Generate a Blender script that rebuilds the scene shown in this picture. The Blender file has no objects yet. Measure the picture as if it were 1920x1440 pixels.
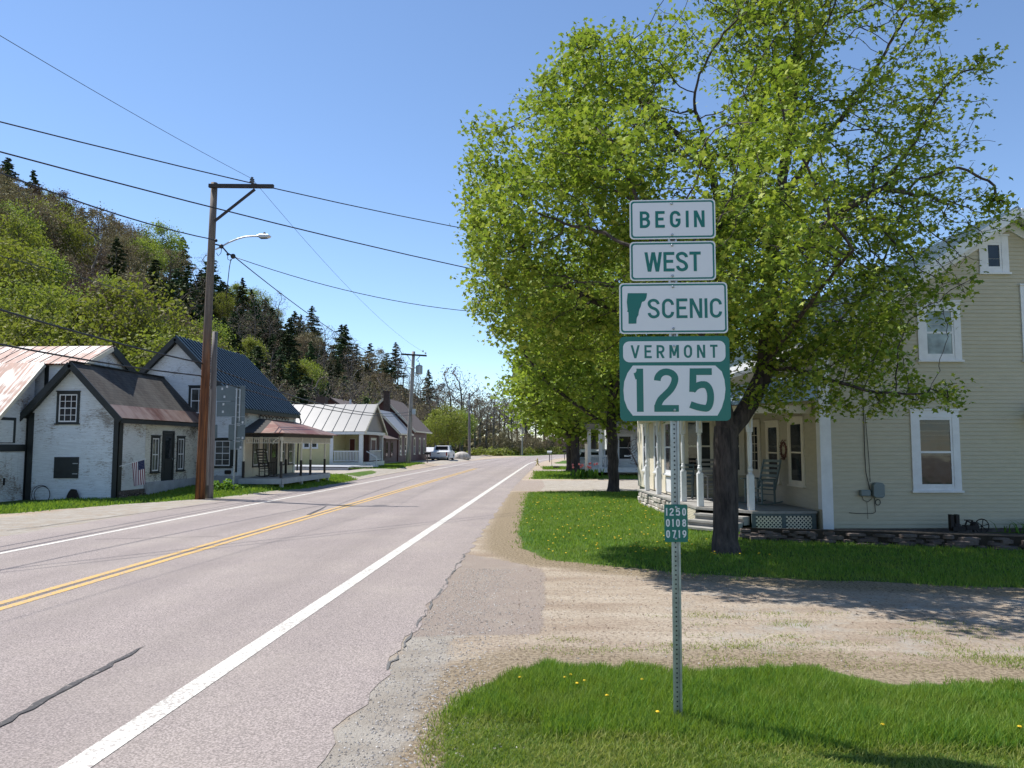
import bpy, math, random
import numpy as np
from mathutils import Vector, Matrix
random.seed(7); RNG = np.random.default_rng(11)
scene = bpy.context.scene
# ---------------------------------------------------------------- camera, sky, sun, exposure
CAM_H = 1.9; FPX = 1440.0
YAW = math.atan(82/1440.0); PIT = math.atan(115/1440.0)
cam_d = bpy.data.cameras.new('camera'); cam = bpy.data.objects.new('camera', cam_d)
scene.collection.objects.link(cam); scene.camera = cam
cam_d.sensor_width = 36; cam_d.lens = 27.0; cam_d.clip_start = 0.05; cam_d.clip_end = 5000
cam.location = (0, 0, CAM_H); cam.rotation_euler = (math.pi/2 + PIT, 0, YAW)
SUN_EL = math.radians(60); SUN_DIR = Vector((-0.905, 0.425, 0)).normalized()
world = bpy.data.worlds.new('World'); scene.world = world; world.use_nodes = True
nt = world.node_tree; bg = nt.nodes['Background']
sky = nt.nodes.new('ShaderNodeTexSky'); sky.sky_type = 'NISHITA'; sky.sun_disc = False
sky.sun_elevation = SUN_EL; sky.sun_rotation = math.atan2(SUN_DIR.x, SUN_DIR.y)
sky.altitude = 1200; sky.air_density = 1.0; sky.dust_density = 0.0; sky.ozone_density = 3.5
nt.links.new(sky.outputs[0], bg.inputs[0]); bg.inputs[1].default_value = 0.135
sun_d = bpy.data.lights.new('sun', 'SUN'); sun_d.energy = 5.0; sun_d.angle = math.radians(0.53); sun_d.color = (1, .955, .89)
sun = bpy.data.objects.new('sun', sun_d); scene.collection.objects.link(sun)
sd = Vector((SUN_DIR.x*math.cos(SUN_EL), SUN_DIR.y*math.cos(SUN_EL), math.sin(SUN_EL)))
sun.rotation_euler = sd.to_track_quat('Z', 'Y').to_euler(); sun.location = (-30, 0, 50)
scene.view_settings.view_transform = 'Standard'; scene.view_settings.look = 'None'
scene.view_settings.exposure = 0.50; scene.view_settings.gamma = 1
scene.cycles.max_bounces = 6; scene.cycles.transparent_max_bounces = 8
scene.cycles.diffuse_bounces = 3; scene.cycles.glossy_bounces = 3; scene.cycles.transmission_bounces = 4
# ---------------------------------------------------------------- survey helpers (photo pixel -> metres)
_cp, _sp, _ct, _st = math.cos(YAW), math.sin(YAW), math.cos(PIT), math.sin(PIT)
_R = (_cp, _sp, 0); _F = (-_sp*_ct, _cp*_ct, _st); _U = (_sp*_st, -_cp*_st, _ct)
def ray(u, v):
    a = (u-960)/FPX; b = -(v-720)/FPX
    return [_F[i] + a*_R[i] + b*_U[i] for i in range(3)]
def atY(u, v, Y):
    d = ray(u, v); t = Y/d[1]; return Vector((d[0]*t, Y, CAM_H + d[2]*t))
def atX(u, v, X):
    d = ray(u, v); t = X/d[0]; return Vector((X, d[1]*t, CAM_H + d[2]*t))
def onG(u, v, z=0):
    d = ray(u, v); t = (z-CAM_H)/d[2]; return Vector((d[0]*t, d[1]*t, z))
def sstep(a, b, x):
    t = np.clip((np.asarray(x, float)-a)/(b-a), 0, 1); return t*t*(3-2*t)
def gz(x, y):
    return float(.2*sstep(27, 33, y)*sstep(10.9, 12.4, -x))
# ---------------------------------------------------------------- object helpers
COL = scene.collection
def tag(o, label=None, cat=None, group=None, kind=None):
    if label: o['label'] = label
    if cat: o['category'] = cat
    if group: o['group'] = group
    if kind: o['kind'] = kind
    return o
def empty(name, loc=(0, 0, 0), rz=0, label=None, cat=None, group=None):
    o = bpy.data.objects.new(name, None); COL.objects.link(o)
    o.location = loc; o.rotation_euler = (0, 0, rz); o.empty_display_size = .2
    return tag(o, label, cat, group)
def copy_tree(o, parent=None):
    c = o.copy(); COL.objects.link(c); c.parent = parent
    for ch in list(o.children): copy_tree(ch, c)
    return c
def mesh_obj(name, me, mat, parent=None):
    o = bpy.data.objects.new(name, me); COL.objects.link(o)
    if mat is not None: me.materials.append(mat)
    if parent is not None:
        o.parent = parent
        if parent.get('wc'): o.matrix_parent_inverse = Matrix.Translation(-Vector(parent.location))
    return o
SPLIT = {'corner_boards': 'corner_board', 'rake_boards': 'rake_board', 'shutters': 'shutter', 'rockers': 'rocker', 'armrests': 'armrest', 'brackets': 'bracket', 'bolts': 'bolt', 'clamps': 'clamp', 'flanges': 'flange', 'stretchers': 'stretcher', 'window_aprons': 'window_apron', 'porch_steps': 'porch_step', 'service_cables': 'service_cable', 'cable_clamps': 'cable_clamp', 'pole_fittings': 'pole_fitting', 'eaves': 'eave', 'trim': 'trim_board', 'skirt_backing': 'skirt_board', 'rings': 'ring', 'wing_trim': 'trim_board', 'bracket': 'bracket'}
class MB:
    def __init__(s): s.v = []; s.f = []
    def add(s, vs, fs):
        n = len(s.v); s.v += [tuple(p) for p in vs]; s.f += [tuple(i+n for i in q) for q in fs]; return s
    def quad(s, a, b, c, d): return s.add([a, b, c, d], [(0, 1, 2, 3)])
    def poly(s, pts): return s.add(pts, [tuple(range(len(pts)))])
    def box(s, x0, x1, y0, y1, z0, z1):
        v = [(x0,y0,z0),(x1,y0,z0),(x1,y1,z0),(x0,y1,z0),(x0,y0,z1),(x1,y0,z1),(x1,y1,z1),(x0,y1,z1)]
        return s.add(v, [(0,3,2,1),(4,5,6,7),(0,1,5,4),(1,2,6,5),(2,3,7,6),(3,0,4,7)])
    def fbox(s, o, r, n, x0, x1, d0, d1, z0, z1):      # box in a wall frame: along r, out along n, up
        o = Vector(o); r = Vector(r); n = Vector(n); z = Vector((0, 0, 1)); v = []
        for zz in (z0, z1):
            for xx, dd in ((x0, d0), (x1, d0), (x1, d1), (x0, d1)): v.append(o + r*xx + n*dd + z*zz)
        return s.add(v, [(0,3,2,1),(4,5,6,7),(0,1,5,4),(1,2,6,5),(2,3,7,6),(3,0,4,7)])
    def bar(s, a, b, w, h=None, up=(0, 0, 1)):          # rectangular bar from a to b
        a = Vector(a); b = Vector(b); h = h or w; d = (b-a).normalized(); up = Vector(up)
        if abs(d.dot(up)) > .95: up = Vector((0, 1, 0))
        x = d.cross(up).normalized(); y = x.cross(d).normalized(); v = []
        for p in (a, b):
            for i, j in ((-1,-1),(1,-1),(1,1),(-1,1)): v.append(p + x*(i*w/2) + y*(j*h/2))
        return s.add(v, [(0,1,2,3),(7,6,5,4),(0,4,5,1),(1,5,6,2),(2,6,7,3),(3,7,4,0)])
    def tube(s, pts, rad, n=8, cap=True):
        pts = [Vector(p) for p in pts]
        if not hasattr(rad, '__len__'): rad = [rad]*len(pts)
        base = len(s.v); up = None
        for i, p in enumerate(pts):
            d = (pts[min(i+1, len(pts)-1)] - pts[max(i-1, 0)])
            if d.length < 1e-9: d = Vector((0, 0, 1))
            d.normalize()
            if up is None: up = Vector((1, 0, 0)) if abs(d.x) < .8 else Vector((0, 1, 0))
            x = (up - d*up.dot(d)).normalized(); y = d.cross(x); up = x
            for k in range(n):
                a = 2*math.pi*k/n; q = p + (x*math.cos(a) + y*math.sin(a))*rad[i]; s.v.append(tuple(q))
        for i in range(len(pts)-1):
            for k in range(n):
                a = base+i*n+k; b = base+i*n+(k+1) % n; s.f.append((a, b, b+n, a+n))
        if cap:
            s.f.append(tuple(base+k for k in range(n))[::-1]); e = base+(len(pts)-1)*n
            s.f.append(tuple(e+k for k in range(n)))
        return s
    def lathe(s, c, prof, n=16):                        # prof: (radius, z)
        c = Vector(c); return s.tube([c + Vector((0, 0, z)) for r, z in prof], [r for r, z in prof], n)
    def ball(s, c, r, n=10, m=6, sc=(1, 1, 1)):
        pts = []; fs = []
        for i in range(m+1):
            t = math.pi*i/m
            for k in range(n):
                a = 2*math.pi*k/n; pts.append((c[0]+r*sc[0]*math.sin(t)*math.cos(a), c[1]+r*sc[1]*math.sin(t)*math.sin(a), c[2]+r*sc[2]*math.cos(t)))
        for i in range(m):
            for k in range(n): fs.append((i*n+k, (i+1)*n+k, (i+1)*n+(k+1) % n, i*n+(k+1) % n))
        return s.add(pts, fs)
    def prism(s, poly, a, b, frame):                    # poly in 2D, frame(x,y,d)->3D, d from a to b
        n = len(poly); v = [frame(x, y, a) for x, y in poly] + [frame(x, y, b) for x, y in poly]
        return s.add(v, [tuple(range(n))[::-1], tuple(range(n, 2*n))] + [(i, (i+1) % n, (i+1) % n+n, i+n) for i in range(n)])
    def slab(s, a, b, c, d, t):                         # quad with thickness t downwards along normal
        a, b, c, d = map(Vector, (a, b, c, d)); nn = (b-a).cross(d-a).normalized()
        if nn.z < 0: nn = -nn
        lo = [p-nn*t for p in (a, b, c, d)]
        return s.add([a, b, c, d]+lo, [(0,1,2,3),(7,6,5,4),(0,4,5,1),(1,5,6,2),(2,6,7,3),(3,7,4,0)])
    def build(s, name, mat, parent=None, smooth=False, bevel=0, seg=1):
        if SPLIT.get(name, name) != name:                               # loose pieces become parts of their own
            lab = list(range(len(s.v)))
            def find(i):
                while lab[i] != i: lab[i] = lab[lab[i]]; i = lab[i]
                return i
            for f in s.f:
                for i in f[1:]: lab[find(i)] = find(f[0])
            groups = {}
            for f in s.f: groups.setdefault(find(f[0]), []).append(f)
            o = None
            for fs in groups.values():
                ids = sorted({i for f in fs for i in f}); mp = {i: j for j, i in enumerate(ids)}; m = MB()
                m.v = [s.v[i] for i in ids]; m.f = [tuple(mp[i] for i in f) for f in fs]; o = m.build(SPLIT[name], mat, parent, smooth, bevel, seg)
            return o
        me = bpy.data.meshes.new(name); me.from_pydata(s.v, [], s.f); me.validate(clean_customdata=False)
        import bmesh
        b = bmesh.new(); b.from_mesh(me); bmesh.ops.recalc_face_normals(b, faces=b.faces); b.to_mesh(me); b.free()
        o = mesh_obj(name, me, mat, parent)
        if smooth:
            for p in me.polygons: p.use_smooth = True
        if bevel:
            m = o.modifiers.new('bevel', 'BEVEL'); m.width = bevel; m.segments = seg; m.limit_method = 'ANGLE'; m.angle_limit = math.radians(40)
        return o
def np_mesh(name, V, k, nf, mat, parent=None, attr=None):
    """nf polygons of k consecutive vertices each"""
    me = bpy.data.meshes.new(name); V = np.ascontiguousarray(V, dtype=np.float32)
    me.vertices.add(len(V)); me.vertices.foreach_set('co', V.ravel())
    me.loops.add(nf*k); me.loops.foreach_set('vertex_index', np.arange(nf*k, dtype=np.int32))
    me.polygons.add(nf); me.polygons.foreach_set('loop_start', np.arange(0, nf*k, k, dtype=np.int32))
    me.update(calc_edges=True)
    return mesh_obj(name, me, mat, parent)
# ---------------------------------------------------------------- materials
def new_mat(name):
    m = bpy.data.materials.new(name); m.use_nodes = True; t = m.node_tree
    return m, t, t.nodes['Principled BSDF']
def N(t, ty, **kw):
    n = t.nodes.new(ty)
    for k, v in kw.items():
        if k.startswith('i_'): n.inputs[k[2:].replace('_', ' ')].default_value = v
        else: setattr(n, k, v)
    return n
def ramp(t, fac, stops):
    r = t.nodes.new('ShaderNodeValToRGB'); e = r.color_ramp.elements
    while len(e) < len(stops): e.new(.5)
    for i, (p, c) in enumerate(stops): e[i].position = p; e[i].color = (c[0], c[1], c[2], 1) if hasattr(c, '__len__') else (c, c, c, 1)
    t.links.new(fac, r.inputs[0]); return r.outputs[0]
def noise(t, vec, scale, detail=4, rough=.6, dist=0):
    n = N(t, 'ShaderNodeTexNoise'); n.inputs['Scale'].default_value = scale; n.inputs['Detail'].default_value = detail
    n.inputs['Roughness'].default_value = rough; n.inputs['Distortion'].default_value = dist
    if vec is not None: t.links.new(vec, n.inputs['Vector'])
    return n.outputs['Fac']
def mix(t, fac, a, b, mode='MIX'):
    m = t.nodes.new('ShaderNodeMix'); m.data_type = 'RGBA'; m.blend_type = mode
    for sock, val in ((m.inputs[0], fac), (m.inputs[6], a), (m.inputs[7], b)):
        if hasattr(val, 'is_output') or hasattr(val, 'links'): t.links.new(val, sock)
        elif hasattr(val, '__len__'): sock.default_value = (val[0], val[1], val[2], 1)
        else: sock.default_value = val
    return m.outputs[2]
def mth(t, op, a, b=None, c=None, clamp=False):
    m = t.nodes.new('ShaderNodeMath'); m.operation = op; m.use_clamp = clamp
    for i, val in enumerate((a, b, c)):
        if val is None: continue
        if hasattr(val, 'links'): t.links.new(val, m.inputs[i])
        else: m.inputs[i].default_value = val
    return m.outputs[0]
def coords(t, kind='Object', scale=None):
    o = t.nodes.new('ShaderNodeTexCoord').outputs[kind]
    if scale:
        m = t.nodes.new('ShaderNodeMapping'); t.links.new(o, m.inputs[0]); m.inputs['Scale'].default_value = scale; o = m.outputs[0]
    return o
def bump(t, h, strength, dist=.01):
    b = t.nodes.new('ShaderNodeBump'); b.inputs['Strength'].default_value = strength; b.inputs['Distance'].default_value = dist
    t.links.new(h, b.inputs['Height']); return b.outputs[0]
def simple(name, col, rough=.6, metal=0, var=.25, scale=6, col2=None, bmp=.2, bscale=None, stretch=None, spec=.5, lo=.35, hi=.65):
    m, t, p = new_mat(name); c = coords(t, 'Object', stretch)
    f = noise(t, c, scale, 6, .65)
    c2 = col2 or tuple(x*(1-var) for x in col)
    t.links.new(ramp(t, f, [(lo, c2), (hi, col)]), p.inputs['Base Color'])
    p.inputs['Roughness'].default_value = rough; p.inputs['Metallic'].default_value = metal
    p.inputs['Specular IOR Level'].default_value = spec
    if bmp: t.links.new(bump(t, noise(t, c, bscale or scale*5, 4), bmp), p.inputs['Normal'])
    return m
def peeling(name, paint, wood, amount=.5, rough=.6):
    """painted clapboard with worn paint: streaks of bare wood, heavier in patches"""
    m, t, p = new_mat(name)
    fine = noise(t, coords(t, 'Object', (5, 5, 42)), 1.6, 6, .7); big = noise(t, coords(t), .9, 4, .6)
    s = mth(t, 'ADD', fine, mth(t, 'MULTIPLY', big, .75))
    wear = ramp(t, s, [(.945+.22*(.5-amount), 0.), (1.0+.22*(.5-amount), 1.)])
    dirt = ramp(t, noise(t, coords(t, 'Object', (1, 1, 9)), 3, 5, .7), [(.3, tuple(x*.74 for x in paint)), (.7, paint)])
    wc = ramp(t, fine, [(.4, tuple(x*.5 for x in wood)), (.7, wood)])
    t.links.new(mix(t, wear, dirt, wc), p.inputs['Base Color']); p.inputs['Roughness'].default_value = rough
    t.links.new(bump(t, mth(t, 'SUBTRACT', 1.0, wear), .3, .004), p.inputs['Normal'])
    return m
def leafmat(name, c1, c2, c3, trans=.42, objrand=False, hue=0, patch=None):
    m = bpy.data.materials.new(name); m.use_nodes = True; t = m.node_tree
    for n in list(t.nodes):
        if n.type != 'OUTPUT_MATERIAL': t.nodes.remove(n)
    out = t.nodes[0]; g = t.nodes.new('ShaderNodeNewGeometry'); rnd = g.outputs['Random Per Island']
    col = ramp(t, rnd, [(0, c1), (.5, c2), (1, c3)])
    if objrand:
        oi = t.nodes.new('ShaderNodeObjectInfo'); h = t.nodes.new('ShaderNodeHueSaturation')
        t.links.new(mth(t, 'ADD', mth(t, 'MULTIPLY', oi.outputs['Random'], .075), .465), h.inputs['Hue'])
        t.links.new(mth(t, 'ADD', mth(t, 'MULTIPLY', oi.outputs['Random'], .7), .65), h.inputs['Value'])
        t.links.new(col, h.inputs['Color']); col = h.outputs[0]
    if patch:
        co = coords(t); f = mth(t, 'ADD', mth(t, 'MULTIPLY', noise(t, co, patch[0], 4, .6), .6), mth(t, 'MULTIPLY', noise(t, co, patch[0]*5, 3, .6), .4))
        col = mix(t, ramp(t, f, [(.42, 0.), (.62, patch[1])]), col, patch[2])
        col = mix(t, ramp(t, f, [(.36, .45), (.48, 0.)]), col, tuple(x*.45 for x in c1))
    d = t.nodes.new('ShaderNodeBsdfDiffuse'); tr = t.nodes.new('ShaderNodeBsdfTranslucent'); gl = t.nodes.new('ShaderNodeBsdfGlossy')
    gl.inputs['Roughness'].default_value = .6; gl.inputs['Color'].default_value = (.8, .85, .8, 1)
    t.links.new(col, d.inputs[0]); t.links.new(mix(t, .5, col, (.30, .42, .03), 'MIX') if trans > .2 else col, tr.inputs[0])
    a = t.nodes.new('ShaderNodeMixShader'); a.inputs[0].default_value = trans
    t.links.new(d.outputs[0], a.inputs[1]); t.links.new(tr.outputs[0], a.inputs[2])
    b = t.nodes.new('ShaderNodeMixShader'); b.inputs[0].default_value = .03
    t.links.new(a.outputs[0], b.inputs[1]); t.links.new(gl.outputs[0], b.inputs[2]); t.links.new(b.outputs[0], out.inputs[0])
    return m
def glass(name, col=(.015, .02, .024), rough=.06, wave=.15):
    m, t, p = new_mat(name); c = coords(t)
    t.links.new(ramp(t, noise(t, c, 1.6, 3), [(.35, tuple(x*.5 for x in col)), (.7, tuple(min(1, x*1.9) for x in col))]), p.inputs['Base Color'])
    p.inputs['Roughness'].default_value = rough; p.inputs['Specular IOR Level'].default_value = .5
    t.links.new(bump(t, noise(t, c, 2.2, 2), wave, .02), p.inputs['Normal']); return m
M = {}
M['white'] = simple('white_paint', (.74, .75, .76), .5, var=.12, scale=5, bmp=.05)
M['cream'] = simple('cream_siding', (.50, .455, .33), .6, var=.12, scale=2.5, stretch=(1, 1, 6), bmp=.06)
M['cream_trim'] = simple('cream_trim', (.72, .66, .52), .55, var=.1, scale=4, bmp=.05)
M['peel_white'] = peeling('peeling_white_clapboard', (.72, .77, .80), (.36, .34, .31), .30)
M['peel_heavy'] = peeling('heavily_peeled_clapboard', (.70, .70, .63), (.17, .14, .11), .62)
M['barn_white'] = peeling('weathered_white_boards', (.72, .76, .77), (.28, .22, .17), .34)
M['dark_trim'] = simple('dark_green_trim', (.018, .024, .024), .5, var=.4, scale=4)
M['dark_wood'] = simple('dark_stained_wood', (.035, .028, .022), .6, var=.5, scale=8)
M['conc'] = simple('painted_concrete', (.40, .42, .45), .85, var=.25, scale=3)
M['glass'] = glass('window_glass')
M['glass_pale'] = glass('window_glass_with_drawn_shade', (.26, .31, .30), .15, .05)
M['glass_mid'] = glass('window_glass_with_curtain', (.07, .075, .075), .1)
M['stone'] = simple('field_stone', (.15, .12, .105), .85, var=.6, scale=3, bmp=.5, bscale=18)
M['whitestone'] = simple('whitewashed_stone', (.62, .58, .52), .85, scale=4, col2=(.25, .22, .19), bmp=.5, bscale=12)
M['galv'] = simple('galvanised_steel', (.46, .49, .51), .42, metal=.75, var=.25, scale=14, bmp=.05)
M['alu'] = simple('bare_aluminium_sheet', (.17, .21, .22), .5, metal=.3, var=.15, scale=3, bmp=.03)
M['sign_white'] = simple('white_reflective_sheeting', (.80, .77, .80), .35, var=.03, scale=3, bmp=.02)
M['sign_green'] = simple('green_reflective_sheeting', (.0, .155, .125), .35, var=.06, scale=3, bmp=.02)
M['black_rubber'] = simple('black_rubber', (.015, .015, .016), .7, var=.3, scale=8)
M['cable'] = simple('black_cable_sheath', (.012, .013, .016), .5, var=.2)
M['iron'] = simple('rusted_black_iron', (.02, .014, .011), .7, var=.5, scale=15)
M['yellow_house'] = simple('pale_yellow_siding', (.60, .54, .30), .6, var=.08, scale=2)
M['maroon'] = simple('maroon_siding', (.115, .045, .042), .6, var=.2, scale=3, stretch=(1, 1, 5))
M['brick_dark'] = simple('sooty_chimney_brick', (.09, .06, .05), .9, var=.5, scale=12, bmp=.4)
M['grey_roof'] = simple('grey_metal_roofing', (.30, .30, .30), .5, metal=.1, var=.15, scale=2)
M['brown_roof'] = simple('brown_shingle_roofing', (.13, .10, .09), .9, var=.3, scale=6)
M['deck'] = simple('grey_deck_boards', (.33, .32, .30), .7, var=.3, scale=5, stretch=(1, 1, 1))
M['porch_green'] = simple('grey_green_porch_paint', (.10, .13, .13), .6, var=.3, scale=6)
M['chair_green'] = simple('grey_green_chair_paint', (.12, .17, .17), .5, var=.25, scale=6)
M['red_door'] = simple('dark_red_door_paint', (.13, .02, .015), .5, var=.2)
M['tan_plastic'] = simple('faded_yellow_plastic', (.50, .42, .16), .5, var=.2)
M['meter'] = simple('grey_meter_paint', (.17, .21, .21), .5, var=.1)
M['porcelain'] = simple('grey_insulator_glaze', (.10, .12, .15), .25, var=.2)
M['lamp_metal'] = simple('brushed_lamp_metal', (.55, .56, .56), .35, metal=.6, var=.1)
M['yellow_flower'] = simple('dandelion_yellow', (.85, .55, .01), .7, var=.2, scale=60)
M['pink_flower'] = simple('tulip_pink', (.80, .22, .20), .6, var=.3, scale=30)
M['truck_white'] = simple('white_car_paint', (.78, .79, .80), .22, var=.04, scale=2, bmp=0)
M['chrome'] = simple('dull_chrome', (.6, .6, .62), .2, metal=1, var=.1, bmp=0)
M['tail_red'] = simple('red_lamp_lens', (.32, .015, .012), .25, var=.2, bmp=0)
M['bark'] = simple('maple_bark', (.085, .068, .060), .9, scale=5, col2=(.020, .016, .015), bmp=1.0, bscale=9, stretch=(3, 3, .55))
M['bark_grey'] = simple('grey_bark', (.16, .14, .125), .9, scale=4, col2=(.06, .05, .045), bmp=.5, stretch=(2, 2, .6))
M['leaf'] = leafmat('young_maple_leaves', (.10, .17, .022), (.21, .30, .032), (.42, .46, .07), .36)
M['leaf2'] = leafmat('maple_leaves', (.12, .19, .022), (.20, .29, .032), (.33, .39, .05), .48)
M['hill_leaf'] = leafmat('spring_foliage', (.115, .130, .024), (.19, .205, .036), (.31, .31, .06), .35, objrand=True)
M['hill_brown'] = leafmat('budding_brown_twigs', (.11, .082, .048), (.165, .125, .072), (.24, .19, .11), .15, objrand=True)
M['hill_dark'] = leafmat('evergreen_needles', (.030, .055, .025), (.055, .088, .038), (.10, .13, .052), .14, objrand=True)
M['bush_leaf'] = leafmat('yellow_green_bush_leaves', (.12, .15, .025), (.18, .20, .035), (.26, .26, .05), .3)
M['lily_leaf'] = leafmat('lily_leaves', (.05, .14, .015), (.09, .22, .02), (.15, .30, .03), .3)
M['grass'] = leafmat('grass_blades', (.065, .19, .016), (.12, .29, .024), (.28, .39, .05), .42, patch=(1.1, .6, (.24, .28, .05)))
M['grass_pale'] = leafmat('mown_grass_blades', (.12, .21, .022), (.19, .29, .034), (.33, .34, .08), .38, patch=(1.6, .65, (.34, .32, .09)))

def shingles(name='asphalt_shingles'):
    m, t, p = new_mat(name); br = N(t, 'ShaderNodeTexBrick'); t.links.new(coords(t, 'UV'), br.inputs[0])
    br.inputs['Scale'].default_value = 1; br.inputs['Mortar Size'].default_value = .012; br.inputs['Brick Width'].default_value = .3; br.inputs['Row Height'].default_value = .14
    br.inputs['Color1'].default_value = (.062, .052, .044, 1); br.inputs['Color2'].default_value = (.034, .030, .027, 1); br.inputs['Mortar'].default_value = (.015, .013, .012, 1)
    n = noise(t, coords(t, 'UV', (1, .25, 1)), 1.3, 5, .7)
    t.links.new(mix(t, ramp(t, n, [(.42, 0.), (.75, .75)]), br.outputs[0], (.13, .125, .11)), p.inputs['Base Color'])
    p.inputs['Roughness'].default_value = .9; t.links.new(bump(t, br.outputs[1], -.5, .01), p.inputs['Normal']); return m
M['shingle'] = shingles()
def rustroof(name, base, rust, lo, hi, sc=(9, .5, 1)):
    m, t, p = new_mat(name); n = noise(t, coords(t, 'UV', sc), 1.0, 6, .65); n2 = noise(t, coords(t, 'UV', (1, 1, 1)), .55, 3)
    f = mth(t, 'ADD', n, mth(t, 'MULTIPLY', mth(t, 'SUBTRACT', n2, .5), 1.1))
    fac = ramp(t, f, [(lo, 0.), (hi, 1.)])
    rc = ramp(t, noise(t, coords(t, 'UV', (4, 2, 1)), 3, 4), [(.35, tuple(x*.55 for x in rust)), (.65, rust)])
    t.links.new(mix(t, fac, base, rc), p.inputs['Base Color']); p.inputs['Metallic'].default_value = .15
    p.inputs['Roughness'].default_value = .55; return m
M['rust_barn'] = rustroof('rust_streaked_metal_roof', (.36, .35, .34), (.17, .055, .028), .44, .54)
M['rust_strip'] = rustroof('rusted_eave_flashing', (.26, .19, .16), (.16, .07, .045), .38, .66, (3, .8, 1))
M['rust_porch'] = rustroof('rusty_porch_roof', (.24, .15, .11), (.20, .065, .035), .36, .60, (4, 1, 1))
M['shade_dark_rib'] = simple('roof_rib_in_shadow_colour', (.03, .05, .065), .4, metal=.3, var=.1, bmp=0)  # ribs are real; their dark colour paints in the shadow stripes they cast
M['teal_roof'] = simple('dark_teal_metal_roof', (.095, .15, .18), .33, metal=.35, var=.2, scale=1.5, bmp=.02)
M['pale_roof'] = simple('pale_grey_metal_roof', (.26, .258, .25), .4, metal=.25, var=.08, scale=1.2, bmp=.02)
M['f_roof'] = simple('blue_grey_metal_roof', (.28, .34, .36), .3, metal=.4, var=.12, scale=1.5, bmp=.02)
def pole_mat(name, a, b, rust=.0):
    m, t, p = new_mat(name); c = coords(t, 'Object', (14, 14, .7)); n = noise(t, c, 1.2, 6, .7)
    zc = t.nodes.new('ShaderNodeSeparateXYZ'); t.links.new(coords(t), zc.inputs[0])
    col = ramp(t, n, [(.35, tuple(x*.45 for x in a)), (.65, a)])
    if rust:
        f = mth(t, 'ADD', mth(t, 'MULTIPLY', mth(t, 'SUBTRACT', 6.6, zc.outputs[2]), .45), mth(t, 'SUBTRACT', noise(t, coords(t, 'Object', (6, 6, 2)), 1, 4), .5), clamp=True)
        col = mix(t, f, col, ramp(t, n, [(.33, (.045, .017, .008)), (.52, (.15, .052, .016)), (.72, (.30, .12, .034))]))
    t.links.new(col, p.inputs['Base Color']); p.inputs['Roughness'].default_value = .8; t.links.new(bump(t, n, .6, .01), p.inputs['Normal']); return m
M['pole'] = pole_mat('creosote_pole_wood', (.20, .16, .13), None, 1)
M['pole_grey'] = pole_mat('weathered_grey_pole_wood', (.24, .22, .21), None)
M['pole_pale'] = pole_mat('pale_grey_pole_wood', (.42, .39, .36), None)

def asphalt(name, base, apron=False):
    m, t, p = new_mat(name); c = coords(t)
    sp = noise(t, c, 62, 4, .8); sp2 = noise(t, c, 240, 2, .6); big = noise(t, coords(t, 'Object', (1, .12, 1)), .9, 4, .6); pat = noise(t, c, .55, 4)
    col = ramp(t, sp, [(.40, tuple(x*.50 for x in base)), (.5, tuple(x*.95 for x in base)), (.60, tuple(min(1, x*1.55) for x in base))])
    col = mix(t, ramp(t, sp2, [(.62, 0.), (.75, .5)]), col, (.55, .52, .50))
    col = mix(t, ramp(t, big, [(.35, .33), (.62, 0.)]), col, tuple(x*.68 for x in base))
    col = mix(t, ramp(t, pat, [(.45, 0.), (.75, .28)]), col, (.40, .355, .30))
    if not apron:   # darker, smoother wheel tracks worn along each lane
        x = N(t, 'ShaderNodeSeparateXYZ'); t.links.new(c, x.inputs[0])
        w = None
        for cx in (-3.75, -5.5, -7.5, -9.1):
            d = mth(t, 'ABSOLUTE', mth(t, 'SUBTRACT', x.outputs[0], cx)); g = mth(t, 'SUBTRACT', 1.0, mth(t, 'DIVIDE', d, .48), clamp=True)
            w = g if w is None else mth(t, 'MAXIMUM', w, g)
        col = mix(t, mth(t, 'MULTIPLY', w, .28), col, tuple(x*.60 for x in base))
    t.links.new(col, p.inputs['Base Color']); p.inputs['Roughness'].default_value = .88; p.inputs['Specular IOR Level'].default_value = .3
    t.links.new(bump(t, sp, .5, .006), p.inputs['Normal']); return m
M['asphalt'] = asphalt('worn_pinkish_asphalt', (.272, .233, .218))
M['apron'] = asphalt('old_apron_asphalt', (.265, .222, .195), True)
M['patch'] = asphalt('crumbled_grey_asphalt', (.25, .25, .235), True)
def marking(name, col, wear=.62):
    m, t, p = new_mat(name); c = coords(t)
    n = mth(t, 'ADD', noise(t, c, 28, 4, .8), mth(t, 'MULTIPLY', noise(t, c, 1.5, 3), .18))
    t.links.new(mix(t, ramp(t, n, [(wear+.10, 0.), (wear+.16, .8)]), ramp(t, noise(t, c, 60, 3), [(.3, tuple(x*.85 for x in col)), (.7, col)]), (.25, .22, .20)), p.inputs['Base Color'])
    p.inputs['Roughness'].default_value = .7; return m
M['line_white'] = marking('white_road_paint', (.66, .64, .58), .495)
M['line_yellow'] = marking('yellow_road_paint', (.62, .37, .07), .48)
M['seal'] = simple('crack_sealant', (.035, .033, .034), .6, var=.5, scale=40)

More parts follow.
